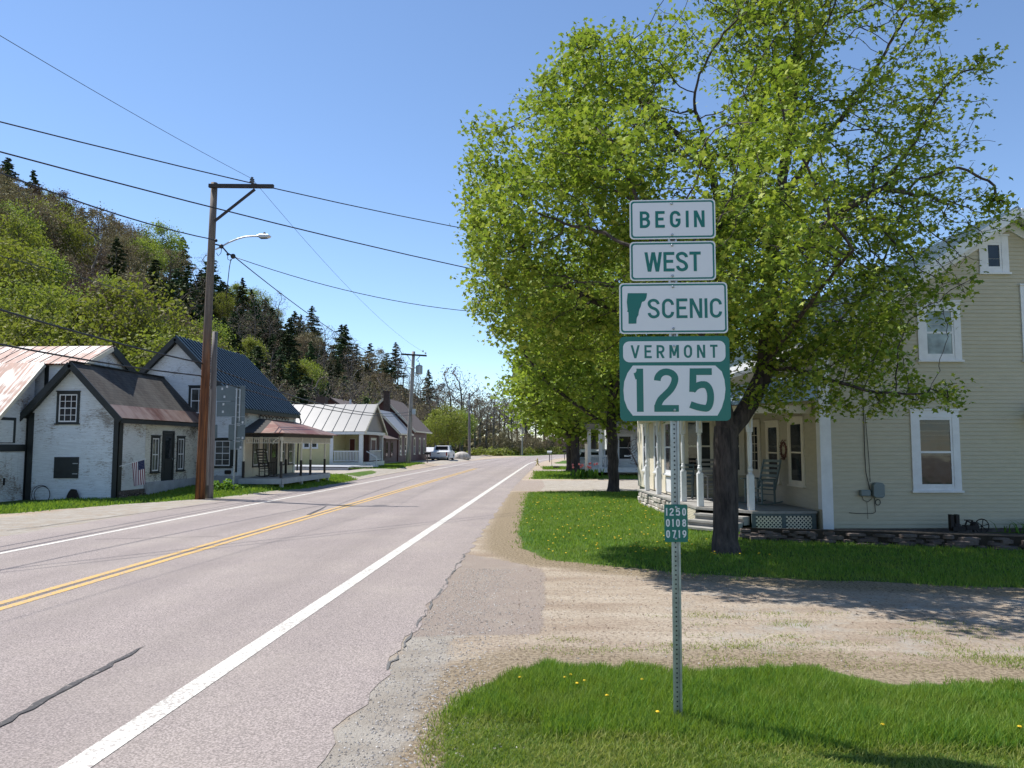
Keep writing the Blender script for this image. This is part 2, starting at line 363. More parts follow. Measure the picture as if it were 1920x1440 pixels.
M['seal_grey'] = simple('old_crack_tar', (.15, .145, .14), .8, var=.5, scale=30)
def ground_mat():
    m, t, p = new_mat('ground_surface'); c = coords(t)
    at = N(t, 'ShaderNodeAttribute', attribute_name='zones'); s = N(t, 'ShaderNodeSeparateColor'); t.links.new(at.outputs['Color'], s.inputs[0])
    G_, V_, B_ = s.outputs
    n1 = noise(t, c, 2.2, 6, .7); n2 = noise(t, c, 26, 5, .75); n3 = noise(t, c, 90, 3, .7); n4 = noise(t, coords(t, 'Object', (.35, 1.6, 1)), 1.1, 5, .65); n5 = noise(t, c, .35, 3)
    dirt = ramp(t, n4, [(.30, (.30, .225, .165)), (.5, (.42, .345, .265)), (.68, (.52, .45, .36))])
    dirt = mix(t, ramp(t, n2, [(.36, .65), (.52, 0.)]), dirt, (.12, .085, .06))
    dirt = mix(t, ramp(t, n3, [(.56, 0.), (.68, .65)]), dirt, (.48, .42, .35))
    dirt = mix(t, B_, dirt, mix(t, ramp(t, n2, [(.42, 0.), (.55, 1.)]), (.15, .115, .07), (.33, .265, .18)))
    grav = ramp(t, mth(t, 'ADD', mth(t, 'MULTIPLY', n3, .5), mth(t, 'MULTIPLY', n1, .5)), [(.34, (.24, .205, .165)), (.5, (.345, .31, .265)), (.62, (.45, .42, .37))])
    gf = ramp(t, mth(t, 'ADD', V_, mth(t, 'MULTIPLY', mth(t, 'SUBTRACT', n1, .5), 1.2)), [(.38, 0.), (.62, 1.)])
    col = mix(t, gf, dirt, grav)
    am = ramp(t, mth(t, 'ADD', at.outputs['Alpha'], mth(t, 'MULTIPLY', mth(t, 'SUBTRACT', mth(t, 'ADD', mth(t, 'MULTIPLY', n1, .5), mth(t, 'MULTIPLY', n2, .5)), .5), 1.6)), [(.42, 0.), (.58, 1.)])
    acol = ramp(t, n3, [(.34, (.225, .182, .155)), (.5, (.305, .252, .215)), (.66, (.40, .345, .30))]); acol = mix(t, ramp(t, n1, [(.5, 0.), (.75, .5)]), acol, (.40, .35, .29))
    col = mix(t, am, col, acol)
    gr = ramp(t, n2, [(.3, (.030, .060, .010)), (.5, (.058, .125, .016)), (.7, (.115, .175, .030))])
    gr = mix(t, ramp(t, n5, [(.4, 0.), (.7, .45)]), gr, (.13, .15, .035))
    g0 = mth(t, 'ADD', G_, mth(t, 'MULTIPLY', mth(t, 'SUBTRACT', mth(t, 'ADD', mth(t, 'MULTIPLY', n1, .65), mth(t, 'MULTIPLY', n2, .35)), .5), 1.3))
    gg = ramp(t, g0, [(.44, 0.), (.56, 1.)])
    t.links.new(mix(t, gg, col, gr), p.inputs['Base Color']); p.inputs['Roughness'].default_value = .95; p.inputs['Specular IOR Level'].default_value = .2
    t.links.new(bump(t, mth(t, 'ADD', n2, mth(t, 'MULTIPLY', n3, .5)), .9, .03), p.inputs['Normal']); return m
M['ground'] = ground_mat()
M['hill'] = simple('leaf_litter', (.12, .085, .055), .95, var=.5, scale=.6, bmp=.3)
# ---------------------------------------------------------------- ground
def poly_sd(P, X, Y):
    """signed distance to polygon, positive inside"""
    P = np.array(P, float); d = np.full(X.shape, 1e9); ins = np.zeros(X.shape, bool)
    for i in range(len(P)):
        a = P[i]; b = P[(i+1) % len(P)]; e = b-a; w0 = X-a[0]; w1 = Y-a[1]
        t = np.clip((w0*e[0]+w1*e[1])/(e@e), 0, 1); d = np.minimum(d, np.hypot(w0-e[0]*t, w1-e[1]*t))
        c = ((a[1] > Y) != (b[1] > Y)); 
        with np.errstate(divide='ignore', invalid='ignore'): xi = (b[0]-a[0])*(Y-a[1])/(b[1]-a[1]+1e-12)+a[0]
        ins ^= c & (X < xi)
    return np.where(ins, d, -d)
LAWN_NEAR = [(-.60,-6),(-.62,4.4),(-.76,5.4),(-.66,6.1),(-.42,6.5),(-.15,6.85),(.5,6.75),(1.0,6.55),(1.5,6.9),(2.2,6.9),(2.6,6.45),(3.1,6.5),(3.9,6.55),(6,6.3),(9,6.2),(22,5.5),(22,-6)]
LAWN_MID = [(-1.15,31.3),(-.95,22),(-.85,17),(-.6,14.3),(-.1,13.0),(.9,12.4),(2.1,11.7),(4,11.2),(7,10.7),(22,10.2),(22,31),(6,32),(2,32.2),(-.2,31.8)]
LAWN_3 = [(-1.3,43.5),(-1.5,56),(14,57),(14,44),(3,43.8)]
LAWN_4 = [(-1.0,60.5),(-1.2,69),(12,69),(12,60.5)]
LAWN_5 = [(-.6,80),(1.3,100),(9,126),(60,150),(60,70),(4,74)]
LAWN_L = [(-16.6,19.5),(-15.2,21),(-14.2,24),(-12.9,26.2),(-11.9,28.5),(-11.15,33),(-10.95,42),(-11.8,43.5),(-20,44.5),(-30,44),(-30,15)]
LAWN_L2 = [(-11.9,56),(-12.3,66),(-12.4,72),(-13,73.8),(-30,74),(-30,55)]
LAWN_L1 = [(-11.5,44.4),(-11.7,50),(-12.6,52),(-12.8,44.6)]
def road_pt(s, a, R=310., s0=74.):
    if s <= s0: return (a, s)
    ph = (s-s0)/R; xc = -6.5+R; r = R-(a+6.5); return (xc-r*math.cos(ph), s0+r*math.sin(ph))
def axis(dense, lo, hi):
    out = list(dense); st = dense[1]-dense[0]
    s = st; x = out[-1]
    while x < hi: s *= 1.22; x += s; out.append(x)
    s = st; x = out[0]
    while x > lo: s *= 1.22; x -= s; out.insert(0, x)
    return np.array(out)
def build_ground():
    xs = axis(np.arange(-17, 10, .16), -900, 900); ys = axis(np.arange(3, 46, .16), -60, 2500)
    X, Y = np.meshgrid(xs, ys); nx, ny = len(xs), len(ys)
    Z = .2*sstep(27, 33, Y)*sstep(10.9, 12.4, -X)
    bumps = .012*np.sin(X*2.1+Y*.7)*np.sin(Y*1.7-X*.4) + .008*np.sin(X*5.1+1)*np.sin(Y*4.3)
    off = sstep(.2, 1.0, X+1.3) + sstep(0, .8, -11.6-X)
    Z = Z + bumps*.5*off*(Y < 60)
    g = np.zeros_like(X)
    for P, w in ((LAWN_NEAR, .22), (LAWN_MID, .3), (LAWN_3, .35), (LAWN_4, .4), (LAWN_5, .6), (LAWN_L, .3), (LAWN_L2, .4), (LAWN_L1, .3)):
        g = np.maximum(g, sstep(-w, w, poly_sd(P, X, Y)))
    g = np.maximum(g, (sstep(125, 150, Y)))
    g = np.maximum(g, sstep(24, 30, -X)*.8)
    grav = np.exp(-((X+1.22)/.30)**2)*(1-sstep(8.5, 12.5, Y))*.95
    grav = np.maximum(grav, .42*sstep(-.3, 2.2, X)*(1-sstep(0, 1.0, np.abs(Y-8.8)-1.2)))     # driven strip of the dirt drive
    grav = np.maximum(grav, .62*sstep(-.4, .3, poly_sd([(-15.5,5),(-11,5),(-11,60),(-14,60),(-14,30)], X, Y)))
    grav = np.maximum(grav, .85*sstep(-.2, .2, poly_sd([(-1.0,32.6),(-1.0,42),(16,43),(16,32.6)], X, Y)))
    grav = np.maximum(grav, .85*sstep(-.2, .2, poly_sd([(-1.0,56.5),(-1.0,60),(16,60),(16,57.5)], X, Y)))
    grav = np.maximum(grav, .85*sstep(-.2, .2, poly_sd([(-1.0,69.5),(-.4,79),(5,73),(16,70)], X, Y)))
    grav = np.maximum(grav, .7*sstep(-.4, .4, poly_sd([(-11,74),(-11,125),(-32,125),(-32,74)], X, Y)))
    grav = np.maximum(grav, .7*sstep(-.4, .4, poly_sd([(-11,44),(-11,56),(-24,56),(-24,44)], X, Y)))
    br = sstep(-.1, .5, 1-np.abs(poly_sd(LAWN_MID, X, Y)+.25)/.6)*(X < 8)
    br = np.maximum(br, .8*sstep(-.1, .5, 1-np.abs(poly_sd(LAWN_NEAR, X, Y)+.2)/.5))
    V = np.stack([X, Y, Z], -1).reshape(-1, 3)
    idx = np.arange(nx*ny).reshape(ny, nx)
    F = np.stack([idx[:-1, :-1], idx[:-1, 1:], idx[1:, 1:], idx[1:, :-1]], -1).reshape(-1, 4)
    me = bpy.data.meshes.new('ground'); me.vertices.add(len(V)); me.vertices.foreach_set('co', V.astype(np.float32).ravel())
    me.loops.add(F.size); me.loops.foreach_set('vertex_index', F.astype(np.int32).ravel())
    me.polygons.add(len(F)); me.polygons.foreach_set('loop_start', np.arange(0, F.size, 4, dtype=np.int32)); me.update(calc_edges=True)
    ca = me.color_attributes.new('zones', 'FLOAT_COLOR', 'POINT')
    ap = sstep(-.12, .12, poly_sd([(-1.7,7.7),(-.9,7.85),(-.15,7.95),(-.18,11.6),(-.23,12.0),(-.8,12.8),(-1.75,13.8)], X, Y))
    for P in ([(-2.2,32.4),(-.7,32.2),(-.5,36),(-.75,42),(-2.2,42.3)], [(-2.2,57),(-.3,57),(-.2,60),(-2.2,60.3)]): ap = np.maximum(ap, sstep(-.15, .15, poly_sd(P, X, Y)))
    C = np.stack([g, grav, br, ap], -1).reshape(-1).astype(np.float32); ca.data.foreach_set('color', C)
    me.polygons.foreach_set('use_smooth', np.ones(len(F), bool))
    tag(mesh_obj('ground', me, M['ground']), kind='structure')
build_ground()
def ribbon(name, s0, s1, fa, fb, z, mat, ds=1.0, kind='structure'):
    m = MB(); s = s0; prev = None; pts = []
    while s <= s1+1e-6:
        pts.append((road_pt(s, fa(s)), road_pt(s, fb(s)))); s += ds
    for p, q in pts: m.v += [(p[0], p[1], z), (q[0], q[1], z)]
    for i in range(len(pts)-1): m.f.append((2*i, 2*i+1, 2*i+3, 2*i+2))
    return tag(m.build(name, mat), kind=kind)
def jag(s, k, amp): return amp*(math.sin(s*3.1+k)*.5+math.sin(s*7.7+k*2)*.3+math.sin(s*17.3+k*3)*.2)
ribbon('road', -8, 74, lambda s: -11.55+jag(s, 2, .10), lambda s: -1.42-.0165*max(0, s-5)*(s < 35)-.5*(s >= 35)+jag(s, 1, .07)+jag(s*2.7, 4, .03), .004, M['asphalt'], .25)
ribbon('road', 74, 290, lambda s: -11.3, lambda s: -1.92, .004, M['asphalt'], 3)
ribbon('edge_line_near_side', -6, 62, lambda s: -2.935, lambda s: -2.745, .008, M['line_white'], .5)
ribbon('edge_line_far_bend', 62, 200, lambda s: -2.93, lambda s: -2.75, .008, M['line_white'], 2)
ribbon('edge_line_far_side', -6, 200, lambda s: -9.83+.006*min(max(s-20,0),50), lambda s: -9.70+.006*min(max(s-20,0),50), .008, M['line_white'], 2)
ribbon('centre_line', -6, 63, lambda s: -6.75, lambda s: -6.625, .008, M['line_yellow'], 1)
ribbon('centre_line', -6, 63, lambda s: -6.51, lambda s: -6.385, .008, M['line_yellow'], 1)
def strip(name, pts, w, z, mat, kind='structure'):
    m = MB(); n = len(pts)
    for i, (x, y) in enumerate(pts):
        a = pts[max(0, i-1)]; b = pts[min(n-1, i+1)]; d = Vector((b[0]-a[0], b[1]-a[1])).normalized(); ww = w[i]/2
        m.v += [(x-d.y*ww, y+d.x*ww, z), (x+d.y*ww, y-d.x*ww, z)]
    for i in range(n-1): m.f.append((2*i, 2*i+1, 2*i+3, 2*i+2))
    return tag(m.build(name, mat), kind=kind)
def wob(p0, p1, n, amp, seed):
    r = random.Random(seed); return [(p0[0]+(p1[0]-p0[0])*i/n+r.uniform(-amp, amp), p0[1]+(p1[1]-p0[1])*i/n+r.uniform(-amp, amp)) for i in range(n+1)]
M['seal'] = marking('crack_sealant', (.035, .032, .033), .55)
strip('crack_seal', wob((-3.72, 4.2), (-3.90, 7.25), 26, .014, 1), [.055+.018*math.sin(i*1.7) if i < 23 else .055*(26-i)/3 for i in range(27)], .0115, M['seal'])
q = [onG(u, v) for u, v in ((578,966),(590,960),(602,955),(612,949))]
strip('crack_seal', [(p.x, p.y) for p in q], [.12, .10, .07, .03], .0115, M['seal'])
strip('crack_seal', wob((-6.57, -2), (-6.57, 72), 150, .010, 4), [.016]*151, .0115, M['seal'])
strip('hairline_crack', wob((-9.3, 15.2), (-7.0, 15.9), 14, .02, 5), [.02]*15, .0115, M['seal'])
strip('hairline_crack', wob((-12.2, 16.6), (-11.0, 26), 30, .04, 8), [.04]*31, .0115, M['seal'])
strip('pavement_edge_crack', wob((-1.43, 6.6), (-1.60, 13.6), 60, .03, 9), [.016+.014*math.sin(i*.9)+.008*math.sin(i*2.9) for i in range(61)], .009, M['seal_grey'])
# ================================================================ BUILDINGS
def wempty(name, loc, label, cat, group=None):
    """Empty at the thing's base; parts are written in world metres and keep them"""
    o = empty(name, loc, 0, label, cat, group); o['wc'] = 1; return o
UX, UY, UZ = Vector((1, 0, 0)), Vector((0, 1, 0)), Vector((0, 0, 1))
def clap(mb, o, r, n, xf, z0, z1, sp=.1, dep=.014, seed=0):
    """overlapping clapboards on a wall plane; xf(z) gives the left and right end of a board"""
    o = Vector(o); r = Vector(r); n = Vector(n); z = z0; rr = random.Random(seed)
    while z < z1-1e-4:
        t = min(z+sp, z1); a0, a1 = xf(z); b0, b1 = xf(t)
        if b1-b0 < .01: b0 = b1 = (b0+b1)/2; b1 += .005
        d = dep*(1+rr.uniform(-.15, .15)); j = rr.uniform(-.0015, .0015)
        p = [o+r*a0+n*d+UZ*(z+j), o+r*a1+n*d+UZ*(z+j), o+r*b1+n*.002+UZ*t, o+r*b0+n*.002+UZ*t]
        mb.poly(p); mb.poly([o+r*a0+n*.001+UZ*(z+j), o+r*a1+n*.001+UZ*(z+j), p[1], p[0]]); z += sp
def rect(a, b): return lambda z: (a, b)
def gablef(a, b, ze, xp, zp):
    def f(z):
        if z <= ze: return (a, b)
        k = (z-ze)/(zp-ze); return (a+(xp-a)*k, b+(xp-b)*k)
    return f
def window(par, o, r, n, w, h, tw=.11, trim='white', pane='glass', mid=True, vm=0, hm=0, sash=.04, sill=True, cap=True, sashmat=None, name='window'):
    """o: lower left corner of the opening on the wall plane"""
    m = MB(); F = lambda *a: m.fbox(o, r, n, *a)
    F(-tw, 0, .004, .040, -tw*.5, h+tw); F(w, w+tw, .004, .040, -tw*.5, h+tw)
    F(.001, w-.001, .004, .038, h, h+tw); F(.001, w-.001, .004, .036, -tw*.5, 0)
    if cap: F(-tw-.02, w+tw+.02, .004, .065, h+tw+.001, h+tw+.035)
    if sill: F(-tw-.03, w+tw+.03, .004, .075, -tw*.5-.045, -tw*.5-.001)
    wd = m.build(name, M[trim], par)
    m = MB(); s = sash; F = lambda *a: m.fbox(o, r, n, *a)
    F(.001, s, .010, .030, .001, h-.001); F(w-s, w-.001, .010, .030, .001, h-.001); F(s, w-s, .010, .029, .001, s*1.2); F(s, w-s, .010, .029, h-s, h-.001)
    if mid: F(s, w-s, .010, .033, h*.5-s*.45, h*.5+s*.45)
    for i in range(vm):
        x = w*(i+1)/(vm+1); F(x-.011, x+.011, .012, .0275, s, h-s)
    for i in range(hm):
        z = h*(i+1)/(hm+1); F(s, w-s, .012, .0265, z-.010, z+.010)
    m.build('sash', M[sashmat or ('white' if trim in ('dark_trim',) else trim)], wd)
    m = MB(); m.fbox(o, r, n, .002, w-.002, .002, .0175, .002, h-.002); m.build('pane', M[pane], wd)
    return wd
def door(par, o, r, n, w, h, mat='dark_trim', trim='dark_trim', glassy=True, tw=.1):
    m = MB(); F = lambda *a: m.fbox(o, r, n, *a)
    F(-tw, 0, .004, .045, 0, h+tw); F(w, w+tw, .004, .045, 0, h+tw); F(.001, w-.001, .004, .043, h, h+tw)
    d = m.build('door_frame', M[trim], par)
    m = MB(); F = lambda *a: m.fbox(o, r, n, *a); F(.001, w-.001, .002, .018, .002, h-.002)
    for zz0, zz1 in ((.15, h*.40), ): F(w*.14, w*.86, .0181, .027, zz0, zz1)
    dd = m.build('door', M[mat], par)
    if glassy:
        m = MB(); m.fbox(o, r, n, w*.2, w*.8, .0182, .0225, h*.46, h*.92); m.build('pane', M['glass'], dd)
    m = MB(); p = Vector(o)+Vector(r)*w*.9+Vector(n)*.05+UZ*h*.45; m.ball(p, .028, 8, 5); m.build('handle', M['chrome'], dd, smooth=True)
    return dd
def uvslab(name, par, mat, a, b, c, d, t, extra=None):
    """roof plane a,b = ridge, c,d = eave, with UVs in metres (u along the ridge, v down the slope)"""
    m = MB(); m.slab(a, b, c, d, t); o = m.build(name, mat, par); me = o.data; uv = me.uv_layers.new(name='UVMap')
    A = Vector(a); ru = (Vector(b)-A).normalized(); rv = Vector(d)-A; rv = (rv-ru*rv.dot(ru)).normalized()
    for l in me.loops:
        p = me.vertices[l.vertex_index].co-A; uv.data[l.index].uv = (p.dot(ru), p.dot(rv))
    return o
def seams(par, mat, a, b, c, d, sp, w=.03, h=.03, name='roof_ribs'):
    a, b, c, d = map(Vector, (a, b, c, d)); n = max(1, int((b-a).length/sp)); m = MB(); nn = (b-a).cross(d-a).normalized()
    if nn.z < 0: nn = -nn
    for i in range(n+1):
        k = i/n; p = a.lerp(b, k)+nn*(h/2+.001); q = d.lerp(c, k)+nn*(h/2+.001); m.bar(p, q, w, h, up=nn)
    return m.build(name, mat, par)
def solid(par, name, mat, x0, x1, y0, y1, z0, z1):
    m = MB(); m.box(x0, x1, y0, y1, z0, z1); return m.build(name, M[mat], par)
def gable_core(mb, x0, x1, y0, y1, z0, ze, xp, zp, axis='y'):
    """solid gable block, ridge along axis"""
    if axis == 'y':
        P = [(x0, z0), (x1, z0), (x1, ze), (xp, zp), (x0, ze)]; mb.prism(P, y0, y1, lambda a, b, d: (a, d, b))
    else:
        P = [(y0, z0), (y1, z0), (y1, ze), (xp, zp), (y0, ze)]; mb.prism(P, x0, x1, lambda a, b, d: (d, a, b))

# ---- small white gabled building (second from the left edge)
b = wempty('clapboard_house', (-16.95, 29.2, 0), 'small white clapboard building with black trimmed gable, brown shingle roof and rusty eave strip', 'house')
m = MB(); gable_core(m, -18.55, -15.33, 26.2, 32.35, -.25, 3.0, -17.0, 4.72)
clap(m, (-18.55, 26.2, 0), UX, -UY, gablef(0, 3.25, 3.0, 1.55, 4.72), .02, 4.72, .092, seed=1)
m.build('gable_wall', M['peel_white'], b)
m = MB(); clap(m, (-15.33, 26.2, 0), UY, UX, rect(0, 1.75), .32, 2.95, .092, seed=2); m.build('side_wall', M['barn_white'], b)
m = MB(); clap(m, (-15.33, 26.2, 0), UY, UX, rect(1.78, 6.15), .52, 2.95, .105, .012, seed=3); m.build('side_wall', M['peel_heavy'], b)
solid(b, 'foundation', 'conc', -15.34, -15.22, 27.98, 32.35, -.2, .52)
m = MB()
for i in range(16):
    y = 26.25+i*.11; m.box(-15.36, -15.24+.03*math.sin(i), y, y+.1, -.2, .13+.05*math.sin(i*2.1)); m.box(-15.36, -15.26+.03*math.cos(i), y, y+.1, .15, .30)
m.build('stone_footing', M['stone'], b, bevel=.015)
m = MB(); F = m.fbox
F((-18.55, 26.2, 0), UX, -UY, -.06, .13, .016, .05, -.05, 3.05); F((-18.55, 26.2, 0), UX, -UY, 3.06, 3.27, .016, .05, -.05, 3.0)
F((-15.33, 26.2, 0), UY, UX, -.05, .20, .016, .05, -.05, 2.95); F((-15.33, 26.2, 0), UY, UX, .2, 6.15, .016, .07, 2.78, 2.97)
m.build('corner_boards', M['dark_trim'], b)
window(b, (-17.53, 26.2, 2.72), UX, -UY, .66, .98, .09, 'dark_trim', 'glass', True, 2, 3)
m = MB(); m.fbox((-17.6, 26.2, .75), UX, -UY, 0, .88, .016, .05, 0, .74); h = m.build('hatch', M['dark_trim'], b)
m = MB(); m.fbox((-17.6, 26.2, .75), UX, -UY, .68, .87, .051, .058, .14, .17); m.build('hinge', M['galv'], h); m = MB(); m.fbox((-17.6, 26.2, .75), UX, -UY, .68, .87, .051, .058, .5, .53); m.build('hinge', M['galv'], h)
window(b, (-15.33, 28.45, .92), UY, UX, .48, 1.25, .08, 'dark_trim', 'glass_mid', True, 1, 0)
door(b, (-15.33, 29.3, .52), UY, UX, .72, 1.85)
window(b, (-15.33, 30.45, .92), UY, UX, .48, 1.25, .08, 'dark_trim', 'glass_mid', True, 1, 0)
sl = (4.72-3.0)/1.55; ze = 4.84
R0 = (-17.0, 25.85, ze); R1 = (-17.0, 32.36, ze); E0 = (-15.10, 25.85, ze-1.90*1.04); E1 = (-15.10, 32.36, ze-1.90*1.04)
uvslab('roof', b, M['shingle'], R0, R1, E1, E0, .07)
uvslab('roof', b, M['shingle'], R0, R1, (-18.85, 32.36, ze-1.85*1.10), (-18.85, 25.85, ze-1.85*1.10), .07)
A = Vector(R0).lerp(Vector(E0), .77); B = Vector(R1).lerp(Vector(E1), .77); k = Vector((.012, 0, .012))
uvslab('eave_flashing', b, M['rust_strip'], A+k, B+k-UY*.01, Vector(E1)+k*1.5+Vector((.03, -.01, -.03)), Vector(E0)+k*1.5+Vector((.03, 0, -.03)), .008)
m = MB()
for s, xe in ((1, -15.08), (-1, -18.87)):
    zz = ze-abs(xe+17.0)*(1.04 if s > 0 else 1.10)
    m.bar((-17.0, 25.84, ze-.10), (xe, 25.84, zz-.10), .05, .21, up=(0, 0, 1)); m.slab((-17.0, 25.86, ze-.09), (-17.0, 26.19, ze-.09), (xe, 26.19, zz-.09), (xe, 25.86, zz-.09), .03)
m.bar((-15.09, 25.88, ze-1.93*1.04-.09), (-15.09, 32.34, ze-1.93*1.04-.09), .04, .14)
m.bar((-17.0, 25.9, ze+.015), (-17.0, 32.3, ze+.015), .16, .03)
m.build('rake_boards', M['dark_trim'], b)

# ---- barn at the left edge
b = wempty('barn', (-21, 27, 0), 'white barn at the left edge under a rust streaked metal roof', 'barn')
m = MB(); m.prism([(21.9, -.3), (26.55, -.3), (26.55, 4.55), (21.9, .28)], -30, -18.72, lambda a, c, d: (d, a, c))
def bf(z):
    # side wall under the falling rake: rake from (y 26.25,z 4.80) down at slope .98
    y = 26.40-(4.50-z)/.93; return (max(21.9, min(y, 26.45))-20, 6.5)
clap(m, (-18.70, 20, 0), UY, UX, bf, .02, 4.62, .1, .014, seed=4)
m.build('side_wall', M['barn_white'], b)
m = MB(); m.box(-20.6, -17.15, 26.95, 31, -.2, 4.82); m.box(-30, -20.6, 26.95, 31, -.2, 4.82)
clap(m, (-20.6, 26.95, 0), UX, -UY, rect(0, 3.45), 2.4, 4.8, .1, .014, seed=5)
m.prism([(26.95, 4.82), (30.2, 4.82), (28.45, 5.62)], -30, -17.15, lambda a, c, d: (d, a, c)); m.build('upper_wall', M['peel_white'], b)
zr = 5.72
uvslab('roof', b, M['rust_barn'], (-30, 28.45, zr), (-17.0, 28.45, zr), (-17.0, 26.72, 4.86), (-30, 26.72, 4.86), .05)
uvslab('roof', b, M['rust_barn'], (-30, 28.45, zr), (-17.0, 28.45, zr), (-17.0, 30.4, 4.7), (-30, 30.4, 4.7), .05)
uvslab('roof', b, M['rust_barn'], (-30, 26.72, 4.895), (-18.52, 26.72, 4.895), (-18.52, 20.5, -1.2+.3), (-30, 20.5, -1.2+.3), .05)
seams(b, M['rust_barn'], (-30, 28.45, zr), (-17.03, 28.45, zr), (-17.03, 26.72, 4.86), (-30, 26.72, 4.86), .42, .02, .02)
m = MB(); m.bar((-17.0, 28.45, zr-.12), (-17.0, 26.7, 4.86-.1), .05, .16)
m.bar((-18.5, 26.70, 4.80), (-18.5, 20.5, -1.1+.1), .06, .12); m.build('rake_boards', M['cream_trim'], b)
m = MB(); m.bar((-17.0, 28.5, zr-.13), (-17.0, 30.4, 4.58), .06, .30); m.fbox((-18.70, 26.15, 0), UY, UX, 0, .42, .016, .05, -.3, 3.05); m.fbox((-18.62, 26.95, 0), UX, -UY, 0, .14, .016, .05, 3.0, 4.8)
m.fbox((-18.70, 20.0, 0), UY, UX, 4.0, 6.15, .016, .06, 1.69, 1.93); m.build('trim', M['dark_trim'], b)
m = MB(); m.fbox((-18.70, 24.6, 0), UY, UX, 0, 1.0, .016, .045, 1.98, 2.85); h = m.build('shuttered_window', M['dark_trim'], b)
m = MB(); m.fbox((-18.70, 24.6, 0), UY, UX, .05, .86, .046, .056, 2.0, 2.75); m.build('shutter', M['barn_white'], h)
m = MB()
for i in range(5): m.fbox((-18.70, 24.55, 0), UY, UX, i*.31, i*.31+.30, .016, .05, -.2, 1.64)
h = m.build('plank_door', M['barn_white'], b)
m = MB(); m.fbox((-18.70, 24.55, 0), UY, UX, .55, .60, .051, .09, .55, .8); m.build('handle', M['iron'], h)

# ---- white house with the dark teal roof
b = wempty('white_house', (-16.4, 35.6, .1), 'peeling white two storey house with steep dark teal ribbed metal roof', 'house')
X0, X1, Y0, Y1 = -19.35, -13.45, 32.4, 38.95
m = MB(); gable_core(m, X0, X1, Y0, Y1, -.1, 3.50, -16.4, 6.42)
clap(m, (X0, Y0, 0), UX, -UY, gablef(0, 5.9, 3.5, 2.95, 6.42), .62, 6.42, .1, seed=6); m.build('gable_wall', M['peel_white'], b)
m = MB(); clap(m, (X1, Y0, 0), UY, UX, rect(0, 6.55), 2.5, 3.5, .1, seed=7); m.build('side_wall', M['peel_heavy'], b)
m = MB(); m.fbox((X1, Y0, 0), UY, UX, 0, 6.55, .002, .014, .5, 2.5)
for i in range(7): m.fbox((X1, Y0, 0), UY, UX, i*1.05+.12, i*1.05+.17, .015, .03, .55, 1.0)
m.build('porch_wall', M['cream_trim'], b)
m = MB(); m.fbox((X0, Y0, 0), UX, -UY, -.0, 6.0, .002, .10, -.1, .60); m.fbox((X1, Y0, 0), UY, UX, .0, 6.55, .002, .08, -.1, .49); m.build('foundation', M['conc'], b)
m = MB(); m.fbox((X0, Y0, 0), UX, -UY, 5.72, 5.94, .016, .05, .62, 3.42); m.fbox((X1, Y0, 0), UY, UX, 6.35, 6.57, .016, .05, .5, 3.42); m.build('corner_boards', M['barn_white'], b)
window(b, (-15.78, Y0, 3.28), UX, -UY, .70, 1.08, .1, 'dark_trim', 'glass_mid', True, 1, 0)
w = window(b, (-14.65, Y0, 1.02), UX, -UY, .68, 1.08, .09, 'dark_trim', 'glass_mid', True, 1, 3)
m = MB(); m.fbox((-14.65, Y0, 1.0), UX, -UY, -.32, -.1, .016, .045, 0, 1.1); m.fbox((-14.65, Y0, 1.0), UX, -UY, .78, .90, .016, .045, 0, 1.1); m.build('shutters', M['dark_trim'], b)
door(b, (-15.75, Y0, .6), UX, -UY, .7, 1.75)
m = MB(); m.fbox((-13.80, Y0, .75), UX, -UY, 0, .16, .016, .05, 0, 1.0); m.build('narrow_shutter', M['dark_trim'], b)
m = MB(); m.fbox((-14.15, Y0, .62), UX, -UY, 0, .26, .016, .16, .06, .22); m.build('vent_hood', M['iron'], b, bevel=.03)
for (ya, wd_) in ((33.55, .55), (34.75, .5), (36.95, .5), (38.1, .55)): window(b, (X1+.012, ya, 1.0), UY, UX, wd_, 1.2, .07, 'dark_trim', 'glass_mid', True, 0, 0)
door(b, (X1+.012, 35.65, .5), UY, UX, .75, 1.8, 'dark_wood')
sl = (6.61-3.52)/3.05; rz = 6.62
R0 = (-16.4, 32.05, rz); R1 = (-16.4, 39.35, rz); E0 = (-13.30, 32.05, rz-3.10*sl); E1 = (-13.30, 39.35, rz-3.10*sl)
uvslab('roof', b, M['teal_roof'], R0, R1, E1, E0, .06); seams(b, M['shade_dark_rib'], R0, R1, E1, E0, .34, .10, .05)
W0 = (-19.6, 32.05, rz-3.2*sl); W1 = (-19.6, 39.35, rz-3.2*sl)
uvslab('roof', b, M['teal_roof'], R0, R1, W1, W0, .06)
m = MB()
for E_ in (E0, W0):
    d = Vector((0, 0, -.12)); m.bar(Vector(R0)+d-UY*.02, Vector(E_)+d-UY*.02, .05, .20)
    m.slab(Vector(R0)+d*.8+UY*.02, (R0[0], 32.38, rz-.1), (E_[0], 32.38, E_[2]-.1), Vector(E_)+d*.8+UY*.02, .03)
m.bar((-13.30, 32.05, E0[2]-.11), (-13.30, 39.3, E0[2]-.11), .05, .16); m.slab((-13.32, 32.1, E0[2]-.1), (-13.32, 39.3, E0[2]-.1), (-13.46, 39.3, E0[2]-.04), (-13.46, 32.1, E0[2]-.04), .02)
m.build('rake_boards', M['dark_trim'], b)
m = MB(); m.tube([(-13.28, 39.2, 3.35), (-13.2, 39.2, 3.1), (-13.3, 39.2, 2.9), (-13.35, 39.2, .6)], .04, 6); m.build('downpipe', M['dark_trim'], b)
